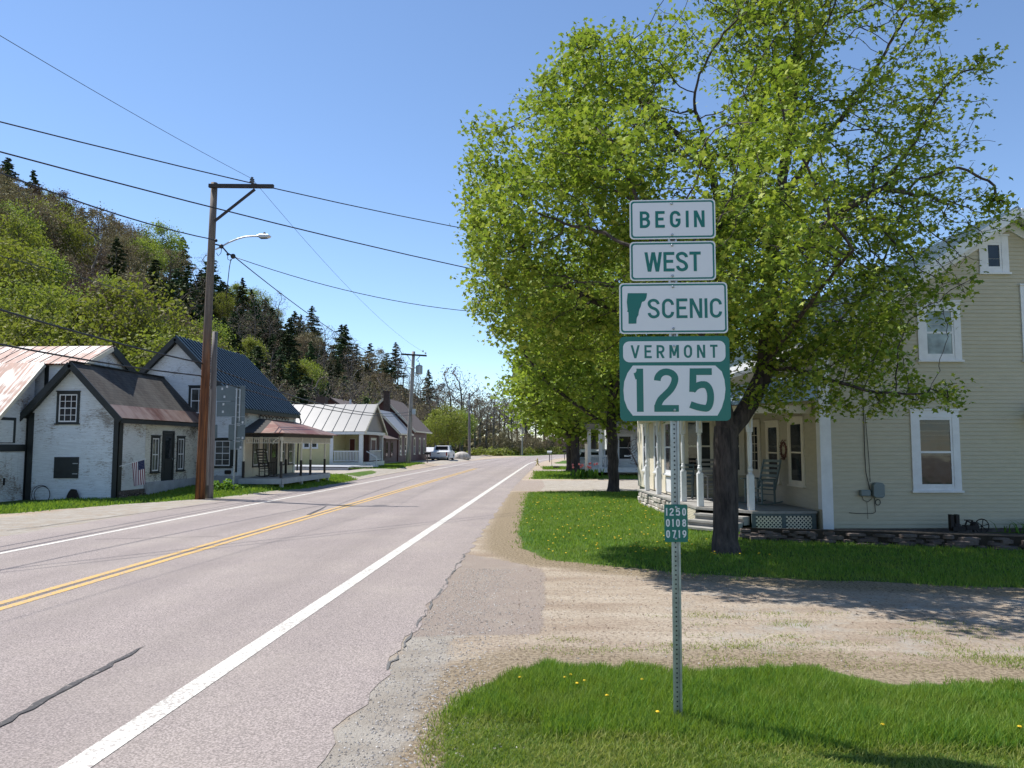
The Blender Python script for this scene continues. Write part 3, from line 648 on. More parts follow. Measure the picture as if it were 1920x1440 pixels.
# porch of that house
M['skirt'] = simple('faded_porch_skirt', (.42, .45, .47), .7, var=.2, scale=3)
m = MB(); m.box(-13.40, -11.55, 32.0, 38.75, .40, .50)
for i in range(55): m.box(-13.38, -11.50, 32.02+i*.122, 32.13+i*.122, .501, .522)
m.build('porch_floor', M['deck'], b)
m = MB(); m.box(-13.4, -11.52, 31.94, 31.99, .27, .495); m.box(-11.54, -11.49, 31.94, 38.8, .27, .495)
for y in (32.1, 34.6, 37.0, 38.6): m.box(-11.66, -11.52, y-.07, y+.07, -.05, .39)
m.build('porch_skirt', M['skirt'], b)
for i, (x, y) in enumerate([(-13.28, 32.15), (-11.64, 32.15), (-11.64, 34.7), (-11.64, 36.05), (-11.64, 38.3), (-13.2, 37.1)]):
    m = MB(); m.box(x-.045, x+.045, y-.045, y+.045, .523, 1.22); p = m.build('porch_post', M['dark_wood'], b)
    m = MB(); m.lathe((x, y, 0), [(.05, 1.221), (.045, 1.32), (.05, 1.36), (.036, 1.42), (.048, 1.7), (.04, 2.1)], 10); m.box(x-.05, x+.05, y-.05, y+.05, 2.101, 2.26); m.build('turned_shaft', M['cream_trim'], p)
m = MB(); m.box(-13.4, -11.58, 32.09, 32.21, 2.26, 2.40); m.box(-11.70, -11.58, 32.22, 39.45, 2.26, 2.40); m.build('porch_beam', M['dark_wood'], b)
m = MB()
m.box(-13.2, -11.75, 32.13, 32.17, 2.20, 2.235); m.box(-13.2, -11.75, 32.13, 32.17, 1.99, 2.02)
for i in range(17): m.box(-13.18+i*.088, -13.155+i*.088, 32.135, 32.165, 2.021, 2.199)
for a in range(7):
    t = a/6*math.pi/2; m.bar((-11.72-.30*math.cos(t), 32.15, 1.95+.25*math.sin(t)), (-11.72-.30*math.cos(t+.26), 32.15, 1.95+.25*math.sin(min(t+.26, 1.57))), .03)
m.box(-11.66, -11.62, 32.3, 39.3, 1.99, 2.02)
for i in range(78): m.box(-11.655, -11.625, 32.35+i*.088, 32.375+i*.088, 2.021, 2.255)
m.build('porch_fretwork', M['cream_trim'], b)
m = MB(); m.poly([(-13.5, 31.85, 2.43), (-12.45, 31.85, 2.43), (-12.75, 33.9, 3.0), (-13.44, 34.2, 3.12)]); m.poly([(-13.5, 31.85, 2.40), (-12.45, 31.85, 2.40), (-12.75, 33.9, 2.97), (-13.44, 34.2, 3.09)]); m.build('porch_roof', M['shingle'], b)
for q in ([(-12.44, 31.85, 2.43), (-11.40, 31.85, 2.43), (-12.75, 33.9, 3.0)], [(-11.40, 31.85, 2.43), (-11.40, 39.75, 2.43), (-13.44, 39.0, 3.10), (-13.44, 34.2, 3.12), (-12.75, 33.9, 3.0)]):
    m = MB(); m.prism([(0, 0)]*0 or [(i, 0) for i in range(len(q))], 0, 1, lambda a, c, d, q=q: (q[a][0], q[a][1], q[a][2]-.04*d)); o = m.build('porch_roof', M['rust_porch'], b)
    uv = o.data.uv_layers.new(name='UVMap')
    for l in o.data.loops: p = o.data.vertices[l.vertex_index].co; uv.data[l.index].uv = (p.y+p.x*.3, p.x)
m = MB(); rr = random.Random(5)
for i in range(9):
    y = 33.9+i*.42; pts = [(-13.36+rr.uniform(0, .05), y+j*.09, 3.14+.13*math.sin(j/5*math.pi)+rr.uniform(-.02, .02)) for j in range(6)]; m.tube(pts, .016, 5)
m.build('iron_cresting', M['iron'], b)

# ---- pale yellow house with standing seam roof
b = wempty('yellow_cottage', (-17.5, 60.5, .2), 'pale yellow cottage with light grey standing seam roof and white railed corner porch', 'house')
X0, X1 = -24.0, -16.8
m = MB(); m.box(X0, X1, 57.2, 64, 0, 2.75); m.box(-24, -14.9, 60.8, 64, 0, 2.75)
clap(m, (X0, 57.2, 0), UX, -UY, rect(0, 7.2), .3, 2.75, .12, .010, seed=9); m.build('wall', M['yellow_house'], b)
m = MB(); m.fbox((-14.9, 60.8, 0), UY, UX, 0, 3.2, .004, .02, .5, 2.75); m.fbox((-16.75, 60.8, 0), UX, -UY, 1.0, 1.84, .004, .02, .5, 2.75); m.build('dark_wall_panel', M['maroon'], b)
m = MB(); m.fbox((X0, 57.2, 0), UX, -UY, 7.0, 7.26, .016, .06, .1, 2.75); m.box(-24.2, -14.3, 56.92, 57.02, 2.72, 2.93); m.box(-14.42, -14.32, 57.03, 64.2, 2.72, 2.95); m.build('trim', M['white'], b)
window(b, (-19.0, 57.2, 1.72), UX, -UY, .42, .42, .08, 'white', 'glass', False); window(b, (-18.4, 57.2, 1.72), UX, -UY, .42, .42, .08, 'white', 'glass', False)
door(b, (-16.45, 60.8, .5), UX, -UY, .4, 1.9, 'red_door', 'cream_trim', False, .05); window(b, (-15.62, 60.8, .8), UX, -UY, .22, 1.4, .05, 'cream_trim', 'glass')
window(b, (-14.9, 61.4, 1.0), UY, UX, 1.6, 1.35, .12, 'white', 'glass', False)
R0 = (-24.4, 60.6, 5.18); R1 = (-14.25, 60.6, 5.18); E1 = (-14.25, 56.9, 2.95); E0 = (-24.4, 56.9, 2.95)
uvslab('roof', b, M['pale_roof'], R0, R1, E1, E0, .07); seams(b, M['pale_roof'], R0, R1, E1, E0, .82, .045, .05)
uvslab('roof', b, M['pale_roof'], R0, R1, (-14.25, 64.4, 2.85), (-24.4, 64.4, 2.85), .07)
m = MB(); m.prism([(57.1, 2.96), (64.2, 2.96), (60.6, 5.08)], -14.62, -14.5, lambda a, c, d: (d, a, c)); m.build('gable_end', simple('grey_gable_boards', (.36, .34, .33), .7, var=.2, scale=2, stretch=(1, 1, 8)), b)
m = MB(); m.bar((-14.22, 60.6, 5.10), (-14.22, 56.9, 2.86), .05, .2); m.bar((-14.22, 60.6, 5.10), (-14.22, 64.4, 2.78), .05, .2); m.build('rake_boards', M['cream_trim'], b)
m = MB(); m.box(-16.79, -14.45, 57.05, 64.1, .42, .60); m.box(-16.79, -14.40, 56.99, 57.04, .25, .62); m.box(-14.44, -14.39, 57.05, 64.1, .25, .62); m.build('porch_floor', M['white'], b)
for (x, y) in ((-14.62, 57.2), (-14.62, 63.9)): m = MB(); m.box(x-.14, x+.14, y-.12, y+.12, .601, 2.719); m.build('porch_post', M['white'], b)
m = MB(); m.box(-16.7, -14.8, 57.14, 57.22, 1.42, 1.50); m.box(-16.7, -14.8, 57.14, 57.22, .70, .76)
for i in range(17): m.box(-16.66+i*.112, -16.61+i*.112, 57.16, 57.20, .761, 1.419)
m.build('railing', M['white'], b); m = MB(); m.box(-14.66, -14.58, 59.9, 63.7, 1.42, 1.50); m.box(-14.66, -14.58, 59.9, 63.7, .70, .76)
for i in range(24): m.box(-14.64, -14.60, 59.95+i*.155, 60.0+i*.155, .761, 1.419)
m.build('railing', M['white'], b)
m = MB()
for i in range(3): m.box(-14.38+i*.27, -14.10+i*.27, 58.0, 59.6, .1, .48-i*.15)
m.bar((-14.4, 58.0, 1.45), (-13.6, 58.0, 1.0), .07); m.box(-13.66, -13.58, 57.96, 58.04, .15, .98); m.build('steps', M['white'], b)
m = MB(); m.tube([(-21.0, 53.5, .42), (-12.8, 53.5, .42)], .05, 4); m.slab((-19.5, 52.0, .48), (-14.2, 52.0, .44), (-14.2, 55.8, .44), (-19.5, 55.8, .48), .08); m.box(-19.5, -14.2, 52.0, 52.2, 0, .40); m.build('entrance_ramp', M['conc'], b)
m = MB(); m.box(-19.7, -18.9, 62.0, 62.8, 3.5, 5.9); m.build('chimney', M['brick_dark'], wempty('back_extension', (-19.3, 62.4, 2.0), 'dark chimney stack rising behind the left end of the pale seamed roof', 'chimney'))

# ---- maroon house
b = wempty('maroon_house', (-17.9, 79, .3), 'maroon house with brown roofed gable, dark chimney and lower grey roofed wing', 'house')
m = MB(); gable_core(m, -21.2, -15.3, 81.0, 90.5, 0, 3.75, -18.25, 6.75); gable_core(m, -19.2, -15.3, 74.2, 81.0, 0, 3.15, -17.25, 5.15)
m.box(-17.6, -15.4, 68.5, 74.2, .2, 2.5); m.build('wall', M['maroon'], b)
m = MB(); m.slab((-18.25, 80.6, 6.98), (-18.25, 91, 6.98), (-14.75, 91, 3.42), (-14.75, 80.6, 3.42), .12); m.slab((-18.25, 80.6, 6.98), (-18.25, 91, 6.98), (-21.75, 91, 3.42), (-21.75, 80.6, 3.42), .12); m.build('roof', M['brown_roof'], b)
m = MB(); m.slab((-17.25, 73.8, 5.38), (-17.25, 80.6, 5.38), (-15.0, 80.6, 3.05), (-15.0, 73.8, 3.05), .1); m.slab((-17.25, 73.8, 5.38), (-17.25, 80.6, 5.38), (-19.5, 80.6, 3.05), (-19.5, 73.8, 3.05), .1); m.build('wing_roof', M['grey_roof'], b)
m = MB(); m.slab((-16.7, 68.1, 3.05), (-16.7, 74.1, 3.05), (-15.1, 74.1, 2.5), (-15.1, 68.1, 2.5), .08); m.build('lean_to_roof', M['brown_roof'], b)
m = MB(); m.bar((-18.25, 80.57, 6.85), (-14.75, 80.57, 3.29), .06, .22); m.bar((-18.25, 80.57, 6.85), (-21.75, 80.57, 3.29), .06, .22); m.bar((-17.25, 73.77, 5.27), (-15.0, 73.77, 2.95), .06, .2); m.bar((-17.25, 73.77, 5.27), (-19.5, 73.77, 2.95), .06, .2)
m.bar((-14.98, 73.8, 2.98), (-14.98, 80.6, 2.98), .05, .14); m.bar((-14.72, 80.6, 3.35), (-14.72, 91, 3.35), .05, .14); m.build('rake_boards', M['cream_trim'], b)
m = MB(); m.box(-18.1, -17.5, 79.8, 80.5, 3, 7.5); m.box(-18.16, -17.44, 79.74, 80.56, 7.5, 7.62); m.build('chimney', M['brick_dark'], b)
for y in (74.9, 77.4, 79.2): window(b, (-15.3, y, 1.0), UY, UX, .7, 1.7, .12, 'cream_trim', 'glass')
for y in (82.3, 85.5, 88.4): window(b, (-15.3, y, 1.0), UY, UX, .7, 1.6, .12, 'cream_trim', 'glass')
for y in (69.0, 71.2): window(b, (-15.4, y, .9), UY, UX, .9, 1.3, .1, 'maroon', 'glass')
solid(b, 'foundation', 'conc', -15.5, -15.25, 68.5, 74.2, 0, .3)

# ---- roof of the house behind the cottage
b = wempty('back_house', (-24, 84, 0), 'grey gabled house half hidden behind the pale seamed roof', 'house')
m = MB(); gable_core(m, -27.2, -22.6, 84, 92, 0, 5.6, -24.9, 7.0); m.build('wall', M['maroon'], b)
m = MB(); m.slab((-24.9, 83.6, 7.2), (-24.9, 92, 7.2), (-22.3, 92, 5.45), (-22.3, 83.6, 5.45), .14); m.slab((-24.9, 83.6, 7.2), (-24.9, 92, 7.2), (-27.5, 92, 5.45), (-27.5, 83.6, 5.45), .14); m.build('roof', M['brown_roof'], b)
m = MB(); m.tube([(-22.9, 84.5, 5.6), (-22.9, 84.5, 7.0)], .12, 8); m.build('vent_pipe', M['white'], b)

# ---- neighbour's white porch on the right
b = wempty('neighbour_house', (6, 50, 0), 'white columned porch of the house beyond the second trunk', 'house')
m = MB(); m.box(3.3, 12, 49.5, 58, 0, 3.3); clap(m, (3.3, 49.5, 0), UX, -UY, rect(0, 8.7), .4, 3.3, .12, .01, seed=10); m.build('wall', M['barn_white'], b)
m = MB(); m.box(1.9, 9, 47.6, 49.45, .25, .55); m.build('porch_floor', M['white'], b)
for x in (2.05, 2.75, 3.6, 5.2, 6.6, 7.6): m = MB(); m.box(x-.11, x+.11, 47.7, 47.92, .551, 2.9); m.build('porch_post', M['white'], b)
m = MB(); m.box(1.9, 3.4, 47.76, 47.84, 1.2, 1.3)
for i in range(10): m.box(2.2+i*.12, 2.24+i*.12, 47.78, 47.82, .551, 1.199)
m.build('railing', M['white'], b); m = MB(); m.box(4.2, 5.1, 47.76, 47.84, 1.2, 1.3); m.build('railing', M['white'], b)
m = MB(); m.box(1.8, 9.1, 47.5, 49.5, 2.9, 3.15); m.slab((1.6, 49.5, 3.9), (9.2, 49.5, 3.9), (9.2, 47.3, 3.2), (1.6, 47.3, 3.2), .08); m.slab((1.6, 49.5, 6.2), (12.2, 49.5, 6.2), (12.2, 47.9, 3.95), (1.6, 47.9, 3.95), .1); m.build('roof', M['grey_roof'], b)
window(b, (4.0, 49.5, 1.0), UX, -UY, .8, 1.5, .1, 'white', 'glass')

# ================================================================ big yellow house on the right (own frame, turned 4.5 degrees)
FA = math.radians(4.5); FO = Vector((5.83, 17.3, 0))
def fl(x, y, z=0): return Vector((FO.x+x*math.cos(FA)-y*math.sin(FA), FO.y+x*math.sin(FA)+y*math.cos(FA), z))
b = empty('yellow_house', tuple(FO), FA, 'large pale yellow clapboard house with wraparound porch at the right edge', 'house')
PX, PZ, EZ = 4.39, 7.0, 4.25; WW = 8.78
m = MB(); gable_core(m, 0, WW, .02, 9.6, -.2, EZ, PX, PZ-.02); clap(m, (0, 0, 0), UX, -UY, gablef(0, WW, EZ, PX, PZ), .10, PZ-.02, .088, .0165, seed=11); m.build('gable_wall', M['cream'], b)
m = MB(); clap(m, (-.002, 0, 0), UY, -UX, rect(.0, 9.6), .48, EZ, .083, .015, seed=12); m.build('side_wall', M['cream'], b)
m = MB(); m.box(.03, WW, -.006, .05, -.25, .085); m.build('foundation', M['stone'], b)
m = MB(); m.fbox((0, 0, 0), UX, -UY, -.035, .20, .017, .045, .02, EZ-.1); m.fbox((0, 0, 0), UY, -UX, -.044, .16, .017, .045, .50, EZ-.1); m.fbox((0, 0, 0), UY, -UX, .161, 9.6, .017, .04, EZ-.32, EZ-.05)
m.build('corner_boards', M['white'], b)
# gable windows
def w2(x, z, w, h, pane='glass', **k): return window(b, (x, 0, z), UX, -UY, w, h, .155, 'white', pane, sash=.05, **k)
w2(2.14, .99, .77, 1.52); w = w2(2.39, 3.87, .66, 1.07, 'glass_pale'); w2(3.86, 5.85, .36, .60, mid=False)
w2(4.75, 3.87, .70, 1.45, 'glass_pale'); w2(5.3, .99, .77, 1.52)
# main roof, two slopes with seams
sl = (PZ-EZ)/PX; rz = PZ+.16
R0 = (PX, -.42, rz); R1 = (PX, 9.9, rz); ex = -.42; E0 = (ex, -.42, rz-(PX-ex)*sl); E1 = (ex, 9.9, rz-(PX-ex)*sl); e2 = WW+.42; K0 = (e2, -.42, rz-(e2-PX)*sl); K1 = (e2, 9.9, rz-(e2-PX)*sl)
m = MB(); m.slab(R0, R1, E1, E0, .05); m.slab(R0, R1, K1, K0, .05); m.build('roof', M['f_roof'], b); seams(b, M['f_roof'], R0, R1, E1, E0, .30, .03, .04)
m = MB()
for E_ in (E0, K0):
    d = Vector((0, 0, -.06)); m.slab(Vector(R0)+d+UY*.01, Vector(R0)+d+UY*.40, Vector((E_[0], -.02, E_[2]))+d, Vector(E_)+d+UY*.01, .03)
    m.bar(Vector(R0)+Vector((0, -.02, -.12)), Vector(E_)+Vector((0, -.02, -.12)), .04, .2)
    A = Vector((PX, -.035, PZ-.13)); B = Vector((E_[0], -.035, PZ-.13-abs(E_[0]-PX)*sl)); m.bar(A, B, .05, .20)
m.bar((ex, -.4, E0[2]-.12), (ex, 9.8, E0[2]-.12), .04, .18); m.slab((ex, -.4, E0[2]-.12), (ex, 9.8, E0[2]-.12), (0, 9.8, E0[2]-.10), (0, -.4, E0[2]-.10), .02); m.build('eaves', M['white'], b)
# side wall openings (facing the road)
ws = lambda y, z, w, h, **k: window(b, (-.004, y+w, z), -UY, -UX, w, h, .11, 'cream_trim', 'glass', **k)
ws(1.02, 1.02, .72, 1.42); ws(2.55, 1.02, .72, 1.38)
m = MB(); F = lambda *a: m.fbox((-.004, 4.78, .5), -UY, -UX, *a); F(-.11, 0, .017, .06, 0, 2.1); F(.85, .96, .017, .06, 0, 2.1); F(.001, .849, .017, .058, 2.0, 2.1); dfr = m.build('door_frame', M['cream_trim'], b)
m = MB(); F(.001, .849, .004, .030, .002, 1.998); dd = m.build('door', M['cream_trim'], b)
m = MB(); F(.12, .73, .031, .036, .75, 1.9); m.build('pane', M['glass'], dd)
m = MB()
for i in range(1, 3): F(.12+.61*i/3-.01, .12+.61*i/3+.01, .037, .045, .75, 1.9)
for i in range(1, 5): F(.12, .73, .037, .044, .75+1.15*i/5-.01, .75+1.15*i/5+.01)
m.build('muntins', M['cream_trim'], dd)
# wing toward the road
wx = -2.06
m = MB(); m.box(wx+.02, -.03, 4.95, 10.6, .1, 3.0)
clap(m, (wx, 4.93, 0), UX, -UY, rect(0, 2.0), .5, 2.9, .083, .014, seed=13); m.build('wing_wall', M['cream'], b)
m = MB(); m.fbox((wx, 4.93, 0), UX, -UY, -.03, .24, .016, .04, .5, 2.9)
m.fbox((wx, 10.6, 0), -UY, -UX, 0, 5.67, .002, .035, .48, 2.9)
m.build('wing_trim', M['cream_trim'], b)
for y in (5.25, 6.75, 8.6): window(b, (wx-.036, y+.78, 1.12), -UY, -UX, .78, 1.45, .1, 'white', 'glass', sash=.05)
m = MB()
for y in (5.2, 6.7, 8.55): m.fbox((wx-.036, y+.88, .55), -UY, -UX, 0, .88, .001, .02, 0, .42)
m.build('window_aprons', M['white'], b)
window(b, (wx+.30, 4.93, 1.15), UX, -UY, .72, 1.45, .09, 'cream_trim', 'glass', sash=.05); window(b, (wx+1.13, 4.93, 1.15), UX, -UY, .72, 1.45, .09, 'cream_trim', 'glass', sash=.05)
# porch floor, beam, roof, posts
m = MB(); m.poly([(-1.50, .22, .455), (-.02, .22, .455), (-.02, 4.9, .455), (-2.42, 4.9, .455), (-2.42, 1.35, .455)])
P = [(-1.50, .20), (-.05, .20), (-.05, 4.92), (-2.08, 4.92), (-2.08, 8.9), (-2.45, 8.9), (-2.45, 1.35)]
m.prism(P, .40, .449, lambda a, c, d: (a, c, d)); m.build('porch_floor', M['deck'], b)
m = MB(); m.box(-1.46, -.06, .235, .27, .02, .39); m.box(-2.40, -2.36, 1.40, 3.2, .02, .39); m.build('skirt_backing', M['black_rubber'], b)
m = MB()
for x in (-1.47, -.80, -.13): m.box(x-.045, x+.045, .195, .232, .0, .395)
m.box(-1.42, -.18, .196, .231, .345, .394); m.box(-1.42, -.18, .196, .231, .0, .05)
m.build('skirt_frame', M['porch_green'], b)
def lattice(m, o, r, n, w, h, sp=.085, wd=.022):
    o = Vector(o); r = Vector(r); n = Vector(n)
    for sgn, dd in ((1, 0), (-1, .006)):
        k = -int(h/sp)-1
        while k*sp < w+h:
            x0 = k*sp; pts = []
            if sgn > 0: a = (x0, 0); c = (x0+h, h)
            else: a = (x0+h, 0); c = (x0, h)
            (ax, az), (cx, cz) = a, c
            def clipx(ax, az, cx, cz):
                if ax > cx: ax, az, cx, cz = cx, cz, ax, az
                if cx <= 0 or ax >= w: return None
                s = (cz-az)/(cx-ax)
                if ax < 0: az += s*(0-ax); ax = 0
                if cx > w: cz += s*(w-cx); cx = w
                return ax, az, cx, cz
            q = clipx(ax, az, cx, cz)
            if q and q[2]-q[0] > .02: m.bar(o+r*q[0]+UZ*q[1]+n*dd, o+r*q[2]+UZ*q[3]+n*dd, wd, .005, up=n)
            k += 1
m = MB(); lattice(m, (-1.42, .212, .05), UX, -UY, .57, .295); lattice(m, (-.75, .212, .05), UX, -UY, .57, .295); m.build('lattice', M['cream_trim'], b)
m = MB(); lattice(m, (-2.43, 3.2, .0), -UY, -UX, 1.75, .38); m.build('lattice', M['cream_trim'], b)
m = MB(); rr = random.Random(3)
for j in range(3):
    y = 3.3
    while y < 8.8:
        l = rr.uniform(.22, .45); m.box(-2.44+rr.uniform(-.03, .03), -2.2, y, min(y+l-.02, 8.85), -.05+j*.145, .085+j*.145); y += l
m.build('stone_footing', M['whitestone'], b, bevel=.02)
for i, (x, y) in enumerate([(-1.45, .42), (-2.30, 1.50), (-2.30, 3.12), (-2.30, 6.15), (-2.30, 7.9)]):
    m = MB(); m.box(x-.068, x+.068, y-.068, y+.068, .456, 1.24); p = m.build('porch_post', M['white'], b, bevel=.008)
    m = MB(); m.lathe((x, y, 0), [(.066, 1.241), (.066, 1.26), (.04, 1.27), (.05, 1.285), (.04, 1.30), (.056, 1.33), (.060, 1.36), (.05, 1.39), (.038, 1.40), (.05, 1.415), (.038, 1.43), (.048, 1.55), (.055, 1.9), (.044, 2.15), (.055, 2.17), (.044, 2.2)], 14); m.box(x-.06, x+.06, y-.06, y+.06, 2.201, 2.62); m.build('turned_shaft', M['white'], p, smooth=False)
    m = MB()
    for sx in (-1, 1):
        for a in range(5):
            t0 = a/5*math.pi/2; t1 = (a+1)/5*math.pi/2
            m.bar((x, y+sx*(.06+.26*(1-math.cos(t0))), 2.3+.28*math.sin(t0)), (x, y+sx*(.06+.26*(1-math.cos(t1))), 2.3+.28*math.sin(t1)), .03)
    m.build('bracket', M['cream_trim'], p) if False else None
    h = len(m.v)//2; m1 = MB(); m1.v = m.v[:h]; m1.f = [f for f in m.f if max(f) < h]; m1.build('bracket', M['cream_trim'], p); m1 = MB(); m1.v = m.v[h:]; m1.f = [tuple(i-h for i in f) for f in m.f if min(f) >= h]; m1.build('bracket', M['cream_trim'], p)
m = MB(); m.box(-2.36, -2.24, 1.45, 8.9, 2.621, 2.80); m.box(-1.5, -.05, .36, .48, 2.621, 2.80); m.bar((-2.30, 1.46, 2.71), (-1.46, .42, 2.71), .12, .18); m.build('porch_beam', M['cream_trim'], b)
m = MB(); m.slab((-.05, 0.05, 3.62), (-.05, 9.5, 3.62), (-2.75, 9.5, 2.80), (-2.75, 1.1, 2.80), .05); m.slab((-.05, 0.05, 3.62), (-2.75, 1.1, 2.80), (-1.7, .05, 2.80), (-.06, -.02, 2.90), .045)
m.build('porch_roof', M['f_roof'], b); seams(b, M['f_roof'], (-.05, .8, 3.62), (-.05, 9.4, 3.62), (-2.75, 9.4, 2.80), (-2.75, 1.4, 2.80), .32, .025, .03)
m = MB(); dv = Vector((-2.0+1.48, 1.45-.30, 0)).normalized()
for i in range(3):
    z1 = .33-i*.125; o_ = .12+i*.28; nx, ny = -.78, -.62
    A = Vector((-1.52, .30, z1)); B = Vector((-2.34, 1.30, z1)); n_ = Vector((nx, ny, 0)); m.slab(A+n_*(o_-.12), B+n_*(o_-.12), B+n_*(o_+.17), A+n_*(o_+.17), .045)
    m.slab(A+n_*(o_-.1)-UZ*.046, B+n_*(o_-.1)-UZ*.046, B+n_*(o_+.12)-UZ*.046, A+n_*(o_+.12)-UZ*.046, .14)
m.build('porch_steps', M['deck'], b)
# small black hood at the far right of the gable wall
m = MB(); m.add([(4.55, -.02, 2.62), (5.6, -.02, 2.62), (5.6, -.75, 2.5), (4.55, -.75, 2.5), (4.95, -.02, 2.95), (5.6, -.02, 2.95)], [(0, 1, 2, 3), (0, 3, 4), (3, 2, 5, 4), (2, 1, 5), (0, 4, 5, 1)]); m.build('door_hood', M['black_rubber'], b)
# meter boxes and cables
m = MB(); m.box(.78, 1.0, -.13, -.02, .80, .93); m.build('junction_box', M['meter'], b, bevel=.012)
m = MB(); m.prism([(1.05, .80), (1.10, .76), (1.25, .76), (1.30, .80), (1.30, 1.04), (1.25, 1.09), (1.10, 1.09), (1.05, 1.04)], -.15, -.02, lambda a, c, d: (a, d, c)); m.build('electric_meter_box', M['meter'], b, bevel=.012)
m = MB()
m.tube([(.93, -.03, 4.1), (.95, -.03, 2.6), (.94, -.035, 1.7), (.95, -.035, 1.3), (1.02, -.04, .95), (1.06, -.05, .86)], .009, 5)
m.tube([(.98, -.03, 2.6), (1.03, -.03, 1.6), (1.04, -.03, 1.1)], .006, 5)
m.tube([(1.12, -.03, .76), (1.13, -.03, .45), (1.08, -.03, .42), (.72, -.03, .42), (.55, -.03, .435)], .007, 5)
m.tube([(.84, -.03, .80), (.88, -.03, .70), (.98, -.03, .67), (1.06, -.03, .74)], .006, 5); m.tube([(.95, -.03, .67), (.96, -.03, .30)], .004, 4)
m.tube([(1.19+.055*math.cos(t*.4), -.035, .66+.06*math.sin(t*.4)) for t in range(17)], .008, 5); m.build('service_cables', M['cable'], b)

# ---- things on the yellow house's porch
def fempty(name, x, y, z, rz, label, cat, group=None): return empty(name, tuple(fl(x, y, z)), FA+rz, label, cat, group)
def rocker(root, mat, wide=.56, slats=5, back=.75):
    m = MB()
    for s in (-1, 1): m.tube([(s*wide*.42, -.45+.9*i/8, .035+.16*(i/8-.45)**2) for i in range(9)], .018, 5)
    m.build('rockers', mat, root)
    for sx in (-1, 1):
        for sy in (-1, 1): m = MB(); m.bar((sx*wide*.42, sy*.20, .05), (sx*wide*.42, sy*.20, .62 if sy < 0 else .62), .035); m.build('leg', mat, root)
    m = MB()
    for i in range(6): m.box(-wide/2+.03, wide/2-.03, -.24+i*.08, -.175+i*.08, .40-.008*i, .42-.008*i)
    m.build('seat', mat, root)
    m = MB()
    for s in (-1, 1): m.box(s*wide*.46-.035, s*wide*.46+.035, -.30, .24, .62, .645); m.bar((s*wide*.42, .22, .38), (s*wide*.42, .22+back*.3, .38+back), .035)
    m.build('armrests', mat, root)
    m = MB()
    for i in range(slats):
        k = (i+.8)/slats; m.box(-wide*.40, wide*.40, .21+back*.3*k, .23+back*.3*k, .38+back*k-.045, .38+back*k+.02)
    m.build('backrest', mat, root)
    m = MB(); m.bar((-wide*.42, -.2, .2), (wide*.42, -.2, .2), .02); m.bar((-wide*.42, -.2, .3), (wide*.42, -.2, .3), .02); m.bar((-wide*.42, .2, .25), (wide*.42, .2, .25), .02); m.build('stretchers', mat, root)
r = fempty('rocking_chair', -.72, 1.95, .456, -math.radians(65), 'grey green slatted rocking chair by the wreathed windows on the right porch', 'chair', 'rocking chairs on the right porch'); rocker(r, M['chair_green'], .66, 6, .72)
r = fempty('rocking_chair', -1.35, 3.75, .456, math.radians(10), 'slatted rocking chair beneath the far windows, partly behind the big trunk', 'chair', 'rocking chairs on the right porch'); rocker(r, M['deck'], .6, 6, .7)
r = fempty('rocking_chair', -2.0, 4.2, .456, math.radians(-20), 'dark rocking chair glimpsed between the two turned posts left of the big trunk', 'chair', 'rocking chairs on the right porch'); rocker(r, M['porch_green'], .5, 5, .55)
r = fempty('wreath', -.05, 2.18, 1.78, -math.pi/2, 'dried flower wreath hanging between the porch side windows', 'wreath')
m = MB(); rr = random.Random(2)
for i in range(170):
    a = rr.uniform(0, 6.28); q = rr.gauss(0, .035); R_ = .17+q; c = Vector((R_*math.cos(a), rr.uniform(.0, .07), R_*1.15*math.sin(a))); d = Vector([rr.gauss(0, 1) for _ in range(3)]).normalized()*.035; e = Vector([rr.gauss(0, 1) for _ in range(3)]).normalized()*.02
    m.poly([c-d, c+e, c+d, c-e])
m.tube([(.17*math.cos(t*.393), .03, .195*math.sin(t*.393)) for t in range(17)], .022, 6)
m.build('wreath_ring', simple('dried_flowers', (.20, .07, .06), .9, col2=(.07, .05, .03), scale=25), r)

# ---- dry stone wall in front of the yellow house
r = wempty('dry_stone_wall', (5.8, 15.2, 0), 'low dark dry stone wall along the lawn before the yellow house', 'wall')
m = MB(); rr = random.Random(8); pa = Vector((3.75, 16.0, 0)); pb = Vector((9.6, 14.4, 0)); d = (pb-pa).normalized(); n_ = Vector((d.y, -d.x, 0))
L = (pb-pa).length
for row in range(5):
    x = rr.uniform(-.2, .1); z0 = -.04+row*.050
    while x < L:
        l = rr.uniform(.14, .62); hh = rr.uniform(.030, .062); off = rr.uniform(-.06, .06)-row*.012; c = pa+d*(x+l/2)+n_*off; k = 7
        top = [(c+d*(l/2*.94*math.cos(6.283*i/k+.3)*rr.uniform(.8, 1.1))+n_*(.15*math.sin(6.283*i/k+.3)*rr.uniform(.8, 1.1))) for i in range(k)]
        z = z0+rr.uniform(-.012, .012); m.add([p+UZ*z for p in top]+[p+UZ*(z+hh) for p in top]+[c+(p-c)*.6+UZ*(z+hh+.012) for p in top],
            [tuple(range(k))[::-1], tuple(range(2*k, 3*k))]+[(i, (i+1) % k, (i+1) % k+k, i+k) for i in range(k)]+[(i+k, (i+1) % k+k, (i+1) % k+2*k, i+2*k) for i in range(k)])
        x += l+rr.uniform(-.02, .015)
m.build('stones', M['stone'], r)
m = MB(); m.add([tuple(pa+n_*.02+UZ*-.05), tuple(pb+n_*.02+UZ*-.05), tuple(pb+n_*.02+UZ*.24), tuple(pa+n_*.02+UZ*.24), tuple(pa-n_*1.0+UZ*.05), tuple(pb-n_*2.6+UZ*.05)], [(0, 1, 2, 3), (3, 2, 5, 4)])
